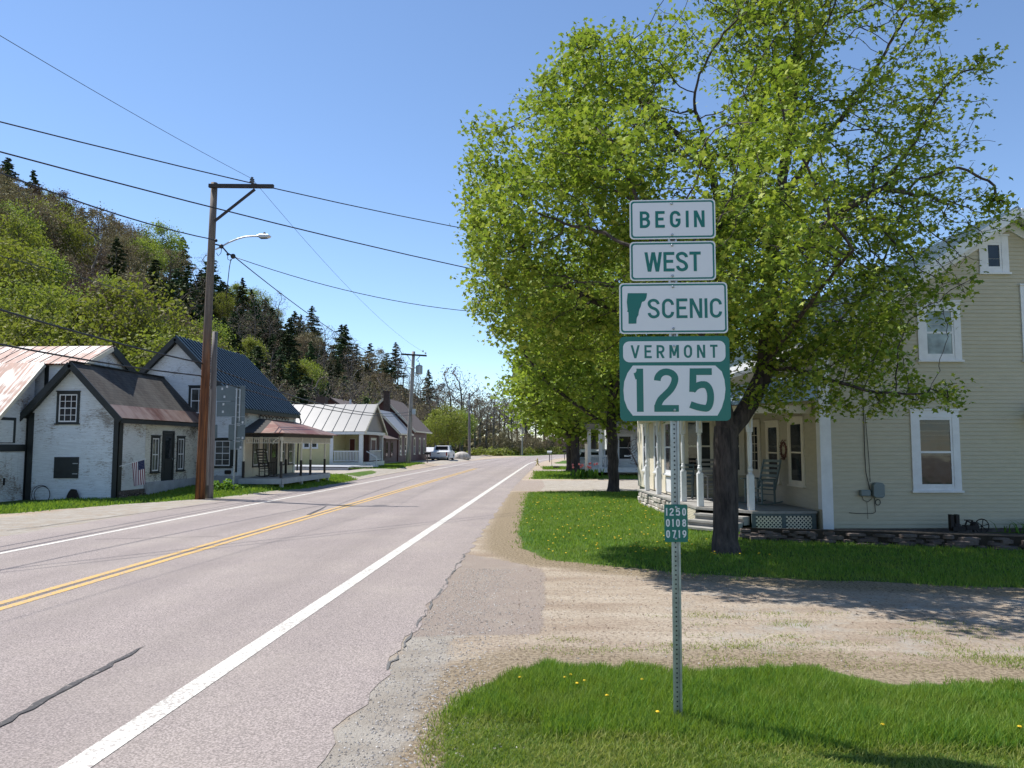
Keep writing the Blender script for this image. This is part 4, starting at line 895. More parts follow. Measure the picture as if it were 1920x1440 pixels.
m.build('soil_bank', simple('dark_garden_soil', (.045, .034, .024), .95, col2=(.02, .017, .012), scale=14, bmp=.8), r)
# ---- old iron machine with spoked wheel
p = fl(2.9, -.55, .14); r = empty('iron_machine', tuple(p), FA, 'old black cast iron machine with a spoked wheel standing by the yellow wall', 'machine')
m = MB(); m.box(-.45, -.38, -.05, .05, 0, .30); m.box(-.33, -.26, -.05, .05, 0, .30); m.box(-.42, -.15, -.08, .08, -.05, .05); m.ball((-.3, 0, .05), .09, 8, 6); m.box(-.14, .12, -.09, .09, -.02, .07); m.ball((.08, 0, .06), .09, 8, 6)
m.tube([(-.12, 0, .06), (-.08, 0, .16), (0, 0, .13), (.05, 0, .17)], .02, 6); m.box(-.12, .02, -.03, .03, .17, .19); m.box(-.35, -.30, -.03, .03, -.2, 0); m.build('engine_block', M['iron'], r)
m = MB(); c = Vector((.19, -.08, .06)); m.tube([(c.x+.15*math.cos(t*.393), c.y, c.z+.15*math.sin(t*.393)) for t in range(17)], .012, 6)
for t in range(6): a = t*math.pi/3+.3; m.bar(c, c+Vector((.15*math.cos(a), 0, .15*math.sin(a))), .012)
m.ball(c, .025, 8, 5); m.build('spoked_wheel', M['iron'], r)
for s, nm in ((-.3, 0), (.05, 1)): m = MB(); m.bar((s, 0, -.02), (s+.03, 0, -.22), .03); m.build('leg', M['iron'], r)
# ================================================================ ROUTE SIGN
def rpath(pts, closed=False, n=7):
    """polyline with corners (x,y[,r]) rounded"""
    P = [(p[0], p[1], p[2] if len(p) > 2 else 0) for p in pts]; out = []; k = len(P)
    for i, (x, y, r) in enumerate(P):
        if r <= 0 or (not closed and i in (0, k-1)): out.append((x, y)); continue
        a = P[i-1]; b = P[(i+1) % k]; c = Vector((x, y)); da = Vector((a[0]-x, a[1]-y)); db = Vector((b[0]-x, b[1]-y))
        ra = min(r, da.length*.5 if (closed or i-1 > 0) and a[2] > 0 else da.length); rb = min(r, db.length*.5 if b[2] > 0 else db.length)
        s = c+da.normalized()*ra; e = c+db.normalized()*rb; kk = .5523
        c1 = s+(c-s)*kk; c2 = e+(c-e)*kk
        for j in range(n+1):
            t = j/n; q = s*(1-t)**3+c1*3*t*(1-t)**2+c2*3*t*t*(1-t)+e*t**3
            if not out or (Vector(out[-1])-q).length > 1e-4: out.append((q.x, q.y))
    return out
def stroke_quads(pts, w, closed=False):
    n = len(pts); V = [Vector(p) for p in pts]; L = []
    for i in range(n):
        a = V[i-1] if (i > 0 or closed) else None; b = V[(i+1) % n] if (i < n-1 or closed) else None
        d1 = (V[i]-a).normalized() if a is not None else (b-V[i]).normalized(); d2 = (b-V[i]).normalized() if b is not None else d1
        t = (d1+d2); t = t.normalized() if t.length > 1e-6 else d1; nn = Vector((-t.y, t.x)); c = max(.35, nn.dot(Vector((-d1.y, d1.x)))); L.append((V[i]+nn*(w/2/c), V[i]-nn*(w/2/c)))
    rng = range(n) if closed else range(n-1)
    return [[L[i][0], L[i][1], L[(i+1) % n][1], L[(i+1) % n][0]] for i in rng]
def clipy(poly, lo, hi):
    for (lim, sg) in ((lo, 1), (hi, -1)):
        out = []; k = len(poly)
        for i in range(k):
            p, q = poly[i], poly[(i+1) % k]; ip = (p.y-lim)*sg >= 0; iq = (q.y-lim)*sg >= 0
            if ip: out.append(p)
            if ip != iq: out.append(p.lerp(q, (lim-p.y)/(q.y-p.y)))
        poly = out
        if len(poly) < 3: return None
    return poly
def glyph(ch, s):
    """(width, list of (points, closed)) on a cap height of 1, stroke s"""
    a = s/2; T = 1-a
    def W(w): return w, w-a
    if ch == 'I': return s, [([(a, 0), (a, 1)], 0)]
    if ch == 'E': w = .55; return w, [([(a, 0), (a, 1)], 0), ([(a, T), (w, T)], 0), ([(a, .52), (w*.88, .52)], 0), ([(a, a), (w, a)], 0)]
    if ch == 'T': w = .56; return w, [([(0, T), (w, T)], 0), ([(w/2, 0), (w/2, T)], 0)]
    if ch == 'B': w = .60; return w, [([(a, 0), (a, 1)], 0), ([(a, T), (w-a-.03, T, .2), (w-a-.03, .53, .2), (a, .53)], 0), ([(a, .53), (w-a, .53, .22), (w-a, a, .22), (a, a)], 0)]
    if ch == 'R': w = .60; return w, [([(a, 0), (a, 1)], 0), ([(a, T), (w-a, T, .22), (w-a, .46, .22), (a, .46)], 0), ([(.27, .5), (w-a+.02, -.05)], 0)]
    if ch == 'G': w, X = W(.62); return w, [([(X, .70), (X, T, .26), (a, T, .26), (a, a, .26), (X, a, .26), (X, .45), (X-.20, .45)], 0)]
    if ch == 'C': w, X = W(.60); return w, [([(X, .68), (X, T, .26), (a, T, .26), (a, a, .26), (X, a, .26), (X, .32)], 0)]
    if ch == 'O': w, X = W(.62); return w, [([(a, T, .3), (X, T, .3), (X, a, .3), (a, a, .3)], 1)]
    if ch == 'S': w, X = W(.60); return w, [([(X, .72), (X, T, .25), (a, T, .25), (a, .60, .17), (X, .42, .20), (X, a, .25), (a, a, .25), (a, .28)], 0)]
    if ch == 'N': w = .62; return w, [([(a, 0), (a, 1)], 0), ([(w-a, 0), (w-a, 1)], 0), ([(a-.0, 1.04), (w-a, -.04)], 0)]
    if ch == 'V': w = .66; return w, [([(a-.03, 1.06), (w/2+.012, -.04)], 0), ([(w-a+.03, 1.06), (w/2-.012, -.04)], 0)]
    if ch == 'M': w = .72; return w, [([(a, 0), (a, 1)], 0), ([(w-a, 0), (w-a, 1)], 0), ([(a, 1.05), (w/2+.01, .18)], 0), ([(w-a, 1.05), (w/2-.01, .18)], 0)]
    if ch == 'W': w = .86; return w, [([(a-.02, 1.06), (w*.27, -.06)], 0), ([(w*.27, -.06), (w*.5, 1.06)], 0), ([(w*.5, 1.06), (w*.73, -.06)], 0), ([(w*.73, -.06), (w-a+.02, 1.06)], 0)]
    if ch == '1': w = .20; return w, [([(w-a, 0), (w-a, 1)], 0), ([(0, .82), (w*.35, .84), (w-a, T)], 0)]
    if ch == '2': w, X = W(.56); return w, [([(a, .72), (a, T, .24), (X, T, .24), (X, .60, .22), (a, .22, .15), (a, a)], 0), ([(0, a), (w, a)], 0)]
    if ch == '5': w, X = W(.56); return w, [([(0+.02, T), (w*.93, T)], 0), ([(a+.02, T+a), (a, .455)], 0), ([(a-.01, .49), (a+.12, .625, .10), (X, .625, .26), (X, a, .27), (.27, a, .15), (.02, .165)], 0)]
    if ch == '0': w, X = W(.50); return w, [([(a, T, .25), (X, T, .25), (X, a, .25), (a, a, .25)], 1)]
    if ch == '8': w, X = W(.52); return w, [([(a, .53, .2), (X, .53, .2), (X, a, .2), (a, a, .2)], 1), ([(a+.02, T, .18), (X-.02, T, .18), (X-.02, .53, .18), (a+.02, .53, .18)], 1)]
    if ch == '9': w, X = W(.52); return w, [([(a, T, .2), (X, T, .2), (X, .42, .2), (a, .42, .2)], 1), ([(X, .7), (X, .25, .3), (a+.06, a)], 0)]
    if ch == '7': w, X = W(.50); return w, [([(0, T), (w, T)], 0), ([(w-a*.9, T+.0), (w*.32, -.03)], 0)]
def lettering(mb, text, cx, z0, H, width, y, s=.16, gap=None, hs=1.0):
    """text centred on cx; total width fitted by spacing"""
    g = [glyph(c, s) for c in text]; tot = sum(w for w, _ in g)*H*hs; gap = (width-tot)/(max(1, len(text)-1))
    x = cx-width/2; lay = 0
    for w, strokes in g:
        for pts, closed in strokes:
            lay = (lay // 4+1)*4; p = rpath(pts, closed)
            for q in stroke_quads(p, s, closed):
                q = clipy(q, 0, 1); lay += 1
                if q: mb.poly([(x+v.x*H*hs, y-(lay % 90)*.00002, z0+v.y*H) for v in q])
        x += w*H*hs+gap
def rrect(x0, x1, z0, z1, r, n=6):
    out = []
    for cx, cz, a0 in ((x1-r, z1-r, 0), (x0+r, z1-r, 90), (x0+r, z0+r, 180), (x1-r, z0+r, 270)):
        for i in range(n+1): a = math.radians(a0+90*i/n); out.append((cx+r*math.cos(a), cz+r*math.sin(a)))
    return out
PY = 5.5
base = onG(1271, 1355); base.z = 0
def sx(u, v): return atY(u, v, PY)
post = wempty('sign_post', tuple(base), 'tall perforated galvanised post carrying the green and white route signs', 'post')
top = sx(1259.5, 380); fy = PY+.012
def pc(z): t = z/top.z; return base.x+(top.x-base.x)*t
m = MB(); z = -.1; st = .0318; wv = .0165
while z < top.z-.02:      # web made of cells, each with a punched hole
    c = pc(z+st/2); zc = z+st/2; V = [(c-wv, fy, z), (c+wv, fy, z), (c+wv, fy, z+st), (c-wv, fy, z+st)]; r = .0065
    for i in range(8): a = math.pi/4*i-math.pi*3/4; V.append((c+r*math.cos(a), fy, zc+r*math.sin(a)))
    E4 = [(c, fy, z), (c+wv, fy, zc), (c, fy, z+st), (c-wv, fy, zc)]; V += E4
    m.add(V, [(0, 12, 5, 4), (12, 1, 6, 5), (1, 13, 7, 6), (13, 2, 8, 7), (2, 14, 9, 8), (14, 3, 10, 9), (3, 15, 11, 10), (15, 0, 4, 11)]); z += st
ch = m.build('perforated_web', M['galv'], post)
m = MB()
for s in (-1, 1):
    for (x0, x1, y0, y1) in ((s*.0166, s*.0196, -.022, .0), (s*.0166, s*.031, -.025, -.0222)):
        xa, xb = sorted((x0, x1)); v = []
        for zz in (-.1, top.z):
            c = pc(zz)
            for X, Y in ((xa, y0), (xb, y0), (xb, y1), (xa, y1)): v.append((c+X, fy+Y, zz))
        m.add(v, [(0,3,2,1),(4,5,6,7),(0,1,5,4),(1,2,6,5),(2,3,7,6),(3,0,4,7)])
m.build('flanges', M['galv'], post)
m = MB(); m.box(pc(1)-.017, pc(1)+.017, fy+.012, fy+.014, -.1, top.z); m.build('shade_backing', simple('shaded_inside_of_post', (.05, .055, .06), .7), post)  # dark plate behind the holes; the shade inside the post is its colour
YS = PY-.018
def sheet(root, name, mat, poly, y, th=.003):
    m = MB(); m.prism(poly, y, y-th, lambda a, c, d: (a, d, c)); return m.build(name, mat, root)
def border(mb, outer, inner, y):
    k = len(outer)
    for i in range(k):
        j = (i+1) % k; mb.poly([(outer[i][0], y, outer[i][1]), (outer[j][0], y, outer[j][1]), (inner[j][0], y, inner[j][1]), (inner[i][0], y, inner[i][1])])
def bolts(root, pts, y):
    m = MB()
    for (u, v) in pts: p = sx(u, v); m.ball((p.x, y-.004, p.z), .0095, 10, 6, (1, .5, 1))
    m.build('bolts', M['galv'], root, smooth=True)
def white_sign(name, u0, u1, v0, v1, label):
    A = sx(u0, v1); B = sx(u1, v0); x0, x1, z0, z1 = A.x, B.x, A.z, B.z
    root = wempty(name, ((x0+x1)/2, YS, z0), label, 'sign', 'signs stacked on the route post'); r = .028
    sheet(root, 'panel', M['sign_white'], rrect(x0, x1, z0, z1, r), YS)
    m = MB(); i0, i1 = .009, .021; border(m, rrect(x0+i0, x1-i0, z0+i0, z1-i0, r-.004), rrect(x0+i1, x1-i1, z0+i1, z1-i1, r-.012), YS-.0034); m.build('border', M['sign_green'], root)
    return root, x0, x1, z0, z1
r, x0, x1, z0, z1 = white_sign('route_sign', 1180.5, 1339.5, 374.5, 450.5, 'white sign reading BEGIN at the top of the post')
m = MB(); c = (x0+x1)/2; H = z1-z0; lettering(m, 'BEGIN', c-.002, z0+H*.285, H*.425, .462, YS-.0036, .17); m.build('lettering', M['sign_green'], r); bolts(r, [(1258.5, 384), (1259.5, 442)], YS-.003)
r, x0, x1, z0, z1 = white_sign('route_sign', 1181, 1340, 453, 528, 'white sign reading WEST second from the top')
m = MB(); c = (x0+x1)/2; H = z1-z0; lettering(m, 'WEST', c, z0+H*.23, H*.50, .398, YS-.0036, .155); m.build('lettering', M['sign_green'], r); bolts(r, [(1259.5, 461.5), (1260, 518.5)], YS-.003)
r, x0, x1, z0, z1 = white_sign('route_sign', 1161.5, 1362, 530, 627, 'white sign reading SCENIC with a green state outline')
m = MB(); a = sx(1214, 598); b2 = sx(1352, 560); lettering(m, 'SCENIC', (a.x+b2.x)/2, a.z, b2.z-a.z, b2.x-a.x, YS-.0036, .145)
m.build('lettering', M['sign_green'], r); bolts(r, [(1261, 539), (1262, 617)], YS-.003)
m = MB(); st_ = [(145,597),(258,597),(257,612),(255,622),(249,636),(243,644),(230,648),(225,660),(222,675),(213,694),(210,708),(208,725),(200,738),(197,752),(196,775),(150,776),(150,740),(149,708),(141,704),(145,696),(142,670),(140,650),(143,620)]
P = [sx(1130+x/3.13, 360+y/3.13) for x, y in st_]; m.poly([(p.x, YS-.0038, p.z) for p in P]); m.build('state_outline', M['sign_green'], r)
A = sx(1162.5, 789.5); B = sx(1366, 630.5); x0, x1, z0, z1 = A.x, B.x, A.z, B.z
r = wempty('route_sign', ((x0+x1)/2, YS, z0), 'largest green route sign reading VERMONT 125 at the bottom of the stack', 'sign', 'signs stacked on the route post')
sheet(r, 'panel', M['sign_green'], rrect(x0, x1, z0, z1, .035), YS)
a = sx(1168, 680); c2 = sx(1358.5, 639.5); sheet(r, 'state_field', M['sign_white'], rrect(a.x, c2.x, a.z, c2.z, .045), YS-.0032, .0006)
el = [(1186,779.5),(1344,779.5),(1352,765),(1357,748),(1359,730),(1357,712),(1352,697),(1340,686),(1186,686),(1176,700),(1170,716),(1168.5,732),(1170,750),(1176,766)]
P = [sx(u, v) for u, v in el]; sheet(r, 'number_field', M['sign_white'], [(p.x, p.z) for p in P], YS-.0032, .0006)
m = MB(); a = sx(1182.5, 672.5); b2 = sx(1344, 647); lettering(m, 'VERMONT', (a.x+b2.x)/2, a.z, b2.z-a.z, b2.x-a.x, YS-.0040, .165); m.build('state_lettering', M['sign_green'], r)
m = MB(); a = sx(1190, 772.5); b2 = sx(1336.5, 691); lettering(m, '125', (a.x+b2.x)/2, a.z, b2.z-a.z, b2.x-a.x, YS-.0040, .155, hs=1.0); m.build('route_number', M['sign_green'], r); bolts(r, [(1263, 650), (1264, 769)], YS-.005)
A = sx(1245.5, 1015.5); B = sx(1288, 945.5); x0, x1, z0, z1 = A.x, B.x, A.z, B.z
r = wempty('marker_sign', ((x0+x1)/2, YS, z0), 'small green marker with white digits 1250 0108 0719 low on the post', 'sign')
sheet(r, 'panel', M['sign_green'], rrect(x0, x1, z0, z1, .012), YS, .002)
m = MB(); H = z1-z0; c = (x0+x1)/2
for i, tx in enumerate(('1250', '0108', '0719')): lettering(m, tx, c, z1-H*(.30+.295*i), H*.205, (x1-x0)*.86, YS-.0026, .17, hs=.98)
m.build('digits', M['sign_white'], r); bolts(r, [(1267, 951), (1266.5, 1009)], YS-.002)
# back of the sign cluster across the road
p0 = onG(437, 925); Yb = p0.y
r = wempty('sign_cluster', tuple(p0), 'backs of several bare metal road signs on one galvanised post across the road', 'sign')
m = MB(); t_ = atY(444.5, 728, Yb); m.bar(p0, t_, .055); m.bar(atY(449, 790, Yb+.03), atY(450.5, 730, Yb+.03), .05, .03); m.build('post', M['galv'], r)
def bsheet(u0, u1, v0, v1, dy, nm='sign_panel'):
    A = atY(u0, v1, Yb+dy); B = atY(u1, v0, Yb+dy); m = MB(); m.prism(rrect(A.x, B.x, A.z, B.z, .03, 3), Yb+dy-.003, Yb+dy, lambda a, c, d: (a, d, c)); m.build(nm, M['alu'], r)
bsheet(406, 460.5, 723, 752, .06); bsheet(406, 460, 752.5, 781, .062); bsheet(403, 408, 796, 822, .06); bsheet(428, 460, 796, 825, .066); bsheet(434, 459, 781.5, 795.5, .06); bsheet(431, 453, 826, 843, .07)
m = MB()
for v in (730, 745, 759, 773, 783, 794, 798, 821, 828, 842): a = atY(441.5, v, Yb+.04); c = atY(450.5, v, Yb+.04); m.bar(a, c, .03, .03)
m.build('brackets', M['galv'], r)
m = MB()
for u, v in ((417, 729), (421, 744), (419, 758), (418, 772), (455, 792), (455, 821), (451, 839), (426, 725)): a = atY(u, v, Yb+.055); m.box(a.x-.035, a.x+.035, a.y-.012, a.y, a.z-.045, a.z+.045)
m.build('clamps', M['white'], r)

# ================================================================ UTILITY POLES AND LINES
def taper(m, a, b, ra, rb, n=12): a = Vector(a); b = Vector(b); m.tube([a.lerp(b, i/6) for i in range(7)], [ra+(rb-ra)*i/6 for i in range(7)], n)
P1 = onG(374.5, 936); T1p = atY(402, 343, P1.y+.1)
r = wempty('utility_pole', tuple(P1), 'tall rust brown wooden utility pole with crossarm and street lamp at the roadside', 'utility pole', 'utility poles along the far side')
m = MB(); taper(m, P1-UZ*.3, T1p, .172, .115, 16); m.build('pole', M['pole'], r, smooth=True)
def p1(u, v, dy=-.1): return atY(u, v, P1.y+dy)
m = MB(); a = p1(392, 348.5, -.1); c = p1(513, 349.5, -.1); m.bar(a, c, .12, .13); m.build('crossarm', M['dark_wood'], r)
m = MB(); m.bar(p1(402, 415, -.12), p1(478, 355, -.12), .05, .09); m.build('brace', M['dark_wood'], r)
m = MB(); q = p1(472.5, 345); m.lathe(q, [(.03, 0), (.03, .06), (.09, .07), (.09, .10), (.05, .11), (.05, .14), (.085, .15), (.085, .18), (.04, .19), (.04, .23), (.05, .25)], 10); m.build('insulator', M['porcelain'], r)
m = MB(); m.tube([p1(404, 468), p1(414, 463), p1(428, 455), p1(445, 448), p1(460, 444), p1(475, 443), p1(487, 443)], .03, 7); r2 = m.build('lamp_arm', M['lamp_metal'], r)
m = MB(); a = p1(484, 443); c = p1(508, 444); m.prism([(-.02, -.02), (.10, -.07), (.38, -.07), (.47, .0), (.40, .05), (.1, .06), (-.02, .03)], -.10, .10, lambda x, z, d: (a.x+x, a.y+d, a.z+z)); h = m.build('lamp_head', M['lamp_metal'], r2, bevel=.02)
m = MB(); q = a+Vector((.23, 0, .06)); m.lathe(q, [(.05, 0), (.05, .05), (.03, .08)], 8); m.build('photocell', M['black_rubber'], r2)
m = MB(); q = a+Vector((.2, 0, -.075)); m.box(q.x-.12, q.x+.12, q.y-.08, q.y+.08, q.z-.012, q.z+.004); m.build('lamp_lens', M['glass_mid'], r2)
m = MB()
for u, v, s in ((405, 451, .06), (415, 462, .085), (427, 477, .05), (437, 480.5, .095)): q = p1(u, v, -.25); m.ball(q, s, 8, 6)
m.tube([p1(404, 458, -.2), p1(415, 461, -.22), p1(427, 475, -.22), p1(440, 482, -.22)], .028, 5)
m.tube([p1(406, 474, -.2), p1(409, 480, -.2), p1(414, 475, -.2), p1(416, 465, -.2)], .012, 4); m.tube([p1(427, 477, -.2), p1(427, 486, -.2), p1(433, 489, -.2), p1(437, 482, -.2)], .012, 4)
m.tube([p1(433, 486, -.15), p1(430, 502, .3), p1(427, 530, .6), p1(424, 560, 1.0)], .014, 4)
m.build('cable_clamps', M['cable'], r)
S1 = onG(391.5, 934.5); ST = atY(403.5, 622, S1.y+.1)
r = wempty('pole_stub', tuple(S1), 'shorter weathered grey pole stub leaning right beside the tall brown pole', 'pole')
m = MB(); taper(m, S1-UZ*.3, ST, .15, .095, 12); m.build('shaft', M['pole_grey'], r, smooth=True)
m = MB()
for v in (640, 668, 700, 722, 745): q = atY(401-(v-640)*.02-6, v, S1.y-.2); m.box(q.x-.05, q.x+.03, q.y-.02, q.y+.02, q.z-.02, q.z+.02)
q = [atY(394.5-(i*.55), 730+i*18, S1.y-.2) for i in range(11)]; m.tube(q, .035, 6); m.build('conduit', M['pole_pale'], r)
P2 = onG(764.5, 874); T2p = atY(775.5, 659, P2.y)
r = wempty('utility_pole', tuple(P2), 'pale grey utility pole with crossarm and transformer by the maroon house', 'utility pole', 'utility poles along the far side')
m = MB(); taper(m, P2-UZ*.3, T2p, .24, .15, 12); m.build('pole', M['pole_pale'], r, smooth=True)
def p2(u, v, dy=-.15): return atY(u, v, P2.y+dy)
m = MB(); m.bar(p2(752, 664), p2(800, 667), .13, .15); m.bar(p2(770, 676), p2(764, 666), .04); m.bar(p2(780, 676), p2(788, 667), .04); m.build('crossarm', M['dark_wood'], r)
m = MB(); q = p2(786, 702, -.1); m.lathe(q, [(.24, 0), (.31, .06), (.31, .74), (.33, .76), (.25, .84), (.05, .90), (.04, 1.05), (.02, 1.1)], 12); m.bar((q.x-.55, q.y, q.z+.6), (q.x-.2, q.y, q.z+.6), .08); m.bar((q.x-.55, q.y, q.z+.15), (q.x-.2, q.y, q.z+.15), .08); m.build('transformer', M['galv'], r)
m = MB(); q = p2(773, 690, -.1); m.ball(q, .16, 8, 6, (1.6, 1, .6)); q = p2(784, 677, -.1); m.ball(q, .07, 8, 6)
for u, v in ((793, 660), (798, 664), (772, 692)): m.lathe(p2(u, v), [(.05, 0), (.08, .06), (.05, .14), (.02, .2)], 8)
m.box(*[p2(776, 772)[0]+k for k in (-.15, .15)], P2.y-.3, P2.y-.1, p2(776, 772).z-.25, p2(776, 772).z+.25)
m.build('pole_fittings', M['galv'], r)
P3 = onG(880, 861.5)
r = wempty('utility_pole', tuple(P3), 'thin dark utility pole far beyond the parked pickup', 'utility pole', 'utility poles along the far side')
T3p = atY(880, 737, P3.y); m = MB(); taper(m, P3-UZ*.3, T3p, .2, .13, 8); m.build('pole', M['pole_grey'], r)
m = MB(); q = atY(878.5, 755, P3.y-.2); m.lathe(q, [(.2, -.35), (.22, -.3), (.22, .35), (.1, .42)], 10); q = atY(883, 774, P3.y-.2); m.ball(q, .2, 8, 5); m.build('transformer', M['galv'], r)
PR = Vector((6.9, 38.0, 0))
r = wempty('utility_pole', tuple(PR), 'utility pole standing behind the large maples on the right side', 'utility pole')
m = MB(); taper(m, PR, PR+UZ*10.6, .19, .13, 10); m.build('pole', M['pole_grey'], r)
far4 = onG(979, 854)
r = wempty('utility_pole', tuple(far4), 'pale thin pole at the far bend of the road under the maple leaves', 'utility pole')
m = MB(); taper(m, far4, far4+UZ*8.5, .16, .12, 8); m.build('pole', M['pole_pale'], r)
def line(label, pts, rad, sag=None, seg=14):
    """cable through the given support points with a sag on each span"""
    P = []
    for i in range(len(pts)-1):
        a, c = Vector(pts[i]), Vector(pts[i+1]); s = sag[i] if sag else .3
        for j in range(seg):
            t = j/seg; p = a.lerp(c, t); p.z -= 4*s*t*(1-t); P.append(p)
    P.append(Vector(pts[-1])); m = MB(); m.tube(P, rad, 6)
    o = m.build('overhead_cable', M['cable'], None, smooth=True); return tag(o, label, 'cable', 'overhead cables over the road')
ins = p1(472.5, 335)
def back(u, v, Y, target, ext=2.2):
    """point beyond the left edge of the picture on the straight line from target through the pixel"""
    a = atY(u, v, Y); return target+(a-target)*ext
L0 = atX(0, 37, -11.0); far = ins+(L0-ins)*2.2
line('thinnest high wire running over the crossarm insulator of the brown pole', [far, ins, p2(798, 662)], .007, [.32, .75], 20)
AR = PR+UZ*9.7; BR_ = PR+UZ*9.2; CR_ = PR+UZ*8.6
def cross(label, px, Ys, rad, endz):
    A = atY(px[0][0], px[0][1], Ys[0]); B = atY(px[1][0], px[1][1], Ys[1]); d = B-A; m_ = atY(px[2][0], px[2][1], (Ys[0]+Ys[1])/2)
    return A, B
# two cables crossing from the upper left over the road to the pole behind the maples
for (lab, pl, pr, zr, sg, rad) in (('upper of the two thick cables crossing the sky from the left edge', (0, 183), (868, 411), None, .55, .015), ('lower of the two thick cables crossing the sky in front of the brown pole top', (0, 243), (892, 490), None, .50, .017)):
    A = atY(pl[0], pl[1], 15.0); B = atY(pr[0], pr[1], 27.5); d = (B-A)
    line(lab, [A-d*.9, A+d*1.45], rad, [sg])
c0 = p1(440, 482, -.22)
B = atY(886, 584, 30.5); line('cable leaving the lamp bracket and crossing the road to the right', [c0, B, B+(B-c0)*.45], .014, [.30, .02])
lo = p1(404, 450, -.15); A = atX(22, 288, -12.5); line('cable descending from the upper left to the lamp bracket of the brown pole', [lo+(A-lo)*2.0, lo], .020, [.55])
line('cable running on from the lamp bracket toward the distant pole', [c0, p2(772, 690)], .018, [.75], 22)
a1 = p1(375, 680, -.25); A = atX(0, 560, -12.6); line('thick low cable passing the brown pole above the house roofs', [a1+(A-a1)*2.0, a1, p2(770, 772)], .026, [.25, .80], 20)
a1 = p1(373, 704, -.25); A = atX(0, 625, -12.6); line('lowest thick cable passing the brown pole just above the shingle roof', [a1+(A-a1)*2.0, a1, p2(770, 778)], .024, [.25, .60], 20)
A = atY(0, 475, 30); B = atY(140, 515, 36); line('thin cable low against the wooded slope at the left edge', [A+(A-B)*1.0, B, B+(B-A)*1.1], .016, [.1, .1])

# ================================================================ SMALL THINGS, LEFT SIDE
r = wempty('wall_flag', (-15.3, 26.5, 1.1), 'american flag hanging from a short pole on the side of the small white house', 'flag')
a = Vector((-15.30, 26.25, 1.16)); c = atY(272, 861, 26.55); m = MB(); m.tube([a, c], .012, 6); m.ball(c, .025, 8, 5); m.build('flag_pole', M['white'], r)
fa = a.lerp(c, .50); fb = a.lerp(c, .97)
def fpt(s, t):   # s along the pole, t down the fly
    p = fa.lerp(fb, s); w_ = math.sin(s*7+t*2)*.035*t; return Vector((p.x+.08*t+.02*t*(1-s), p.y+w_-.03*t, p.z-.82*t-.05*s*t))
fr = M['flag_red'] = simple('flag_red_cloth', (.16, .02, .035), .8, var=.1); fw = simple('flag_white_cloth', (.62, .60, .60), .8, var=.05); fbn = simple('flag_blue_cloth', (.012, .02, .07), .8, var=.1)
mr, mw, mc, mst = MB(), MB(), MB(), MB()
for i in range(13):
    tgt = mr if i % 2 == 0 else mw
    for j in range(8):
        t0, t1 = j/8, (j+1)/8
        if i >= 6 and j < 3: continue
        s0, s1 = i/13, (i+1)/13; tgt.quad(fpt(s0, t0), fpt(s1, t0), fpt(s1, t1), fpt(s0, t1))
for i in range(7):
    for j in range(3): s0, s1 = (6+i)/13, (7+i)/13; mc.quad(fpt(s0, j/8), fpt(s1, j/8), fpt(s1, (j+1)/8), fpt(s0, (j+1)/8))
for i in range(5):
    for j in range(6): q = fpt(.50+i*.10, .03+j*.06); mst.add([q+Vector((0, -.006, .007)), q+Vector((.006, -.006, -.005)), q+Vector((-.006, -.006, -.005))], [(0, 1, 2)])
cl = mr.build('red_stripes', fr, r); mw.build('white_stripes', fw, r); mc.build('canton', fbn, r); mst.build('stars', fw, r)
r = wempty('hoop', (-17.9, 26.0, 0), 'thin metal hoops leaning against the white gable wall', 'hoop')
m = MB()
for cx, R_ in ((-17.98, .33), (-17.93, .29)): m.tube([(cx+R_*math.cos(t*.2618), 26.08, .18+R_*math.sin(t*.2618)) for t in range(25)], .011, 5)
m.build('rings', M['iron'], r)
r = wempty('slate_slab', (-17.1, 25.9, 0), 'dark upright slate slab leaning at the foot of the gable wall', 'stone slab')
A_ = [atY(u, v, 26.0) for u, v in ((126, 944), (149, 944), (146, 930), (141, 918), (133, 917), (129, 922), (125, 930))]; m = MB(); m.prism([(p.x, p.z) for p in A_], 25.98, 26.08, lambda x, z, d: (x, d, z)); m.build('slab', M['iron'], r, bevel=.01)
r = wempty('rocking_chair', (-12.55, 32.9, .52), 'dark rocking chair on the porch of the white house', 'chair')
def rocker_at(r, rz, mat, **k):
    n0 = len(COL.objects); rocker(r, mat, **k)
    for o in list(r.children): o.matrix_parent_inverse = Matrix.Identity(4)
    r.rotation_euler.z = rz
rocker_at(r, math.radians(55), M['dark_wood'], wide=.55, slats=7, back=.85)
def shrub(name, loc, rad, n, size, mat, label, cat, seed=0, flat=1.0, stems=True, group=None):
    rs = np.random.default_rng(seed); r = empty(name, loc, 0, label, cat, group)
    u = rs.normal(size=(n, 3)); u /= np.linalg.norm(u, axis=1)[:, None]; u[:, 2] = np.abs(u[:, 2]); q = u*rs.uniform(.45, 1, (n, 1))**.5*np.array([rad, rad, rad*flat])*(1+.25*np.sin(u[:, :1]*7+u[:, 1:2]*5))
    leaf_cloud('foliage', q, size, mat, r, seed, quad=True)
    if stems:
        m = MB(); rr = random.Random(seed)
        for i in range(7):
            a = rr.uniform(0, 6.28); m.tube([(0, 0, -.05), (rad*.4*math.cos(a), rad*.4*math.sin(a), rad*flat*.5), (rad*.8*math.cos(a), rad*.8*math.sin(a), rad*flat*.8)], [.03*rad, .02*rad, .008*rad], 5)
        m.build('stems', M['bark_grey'], r)
    return r
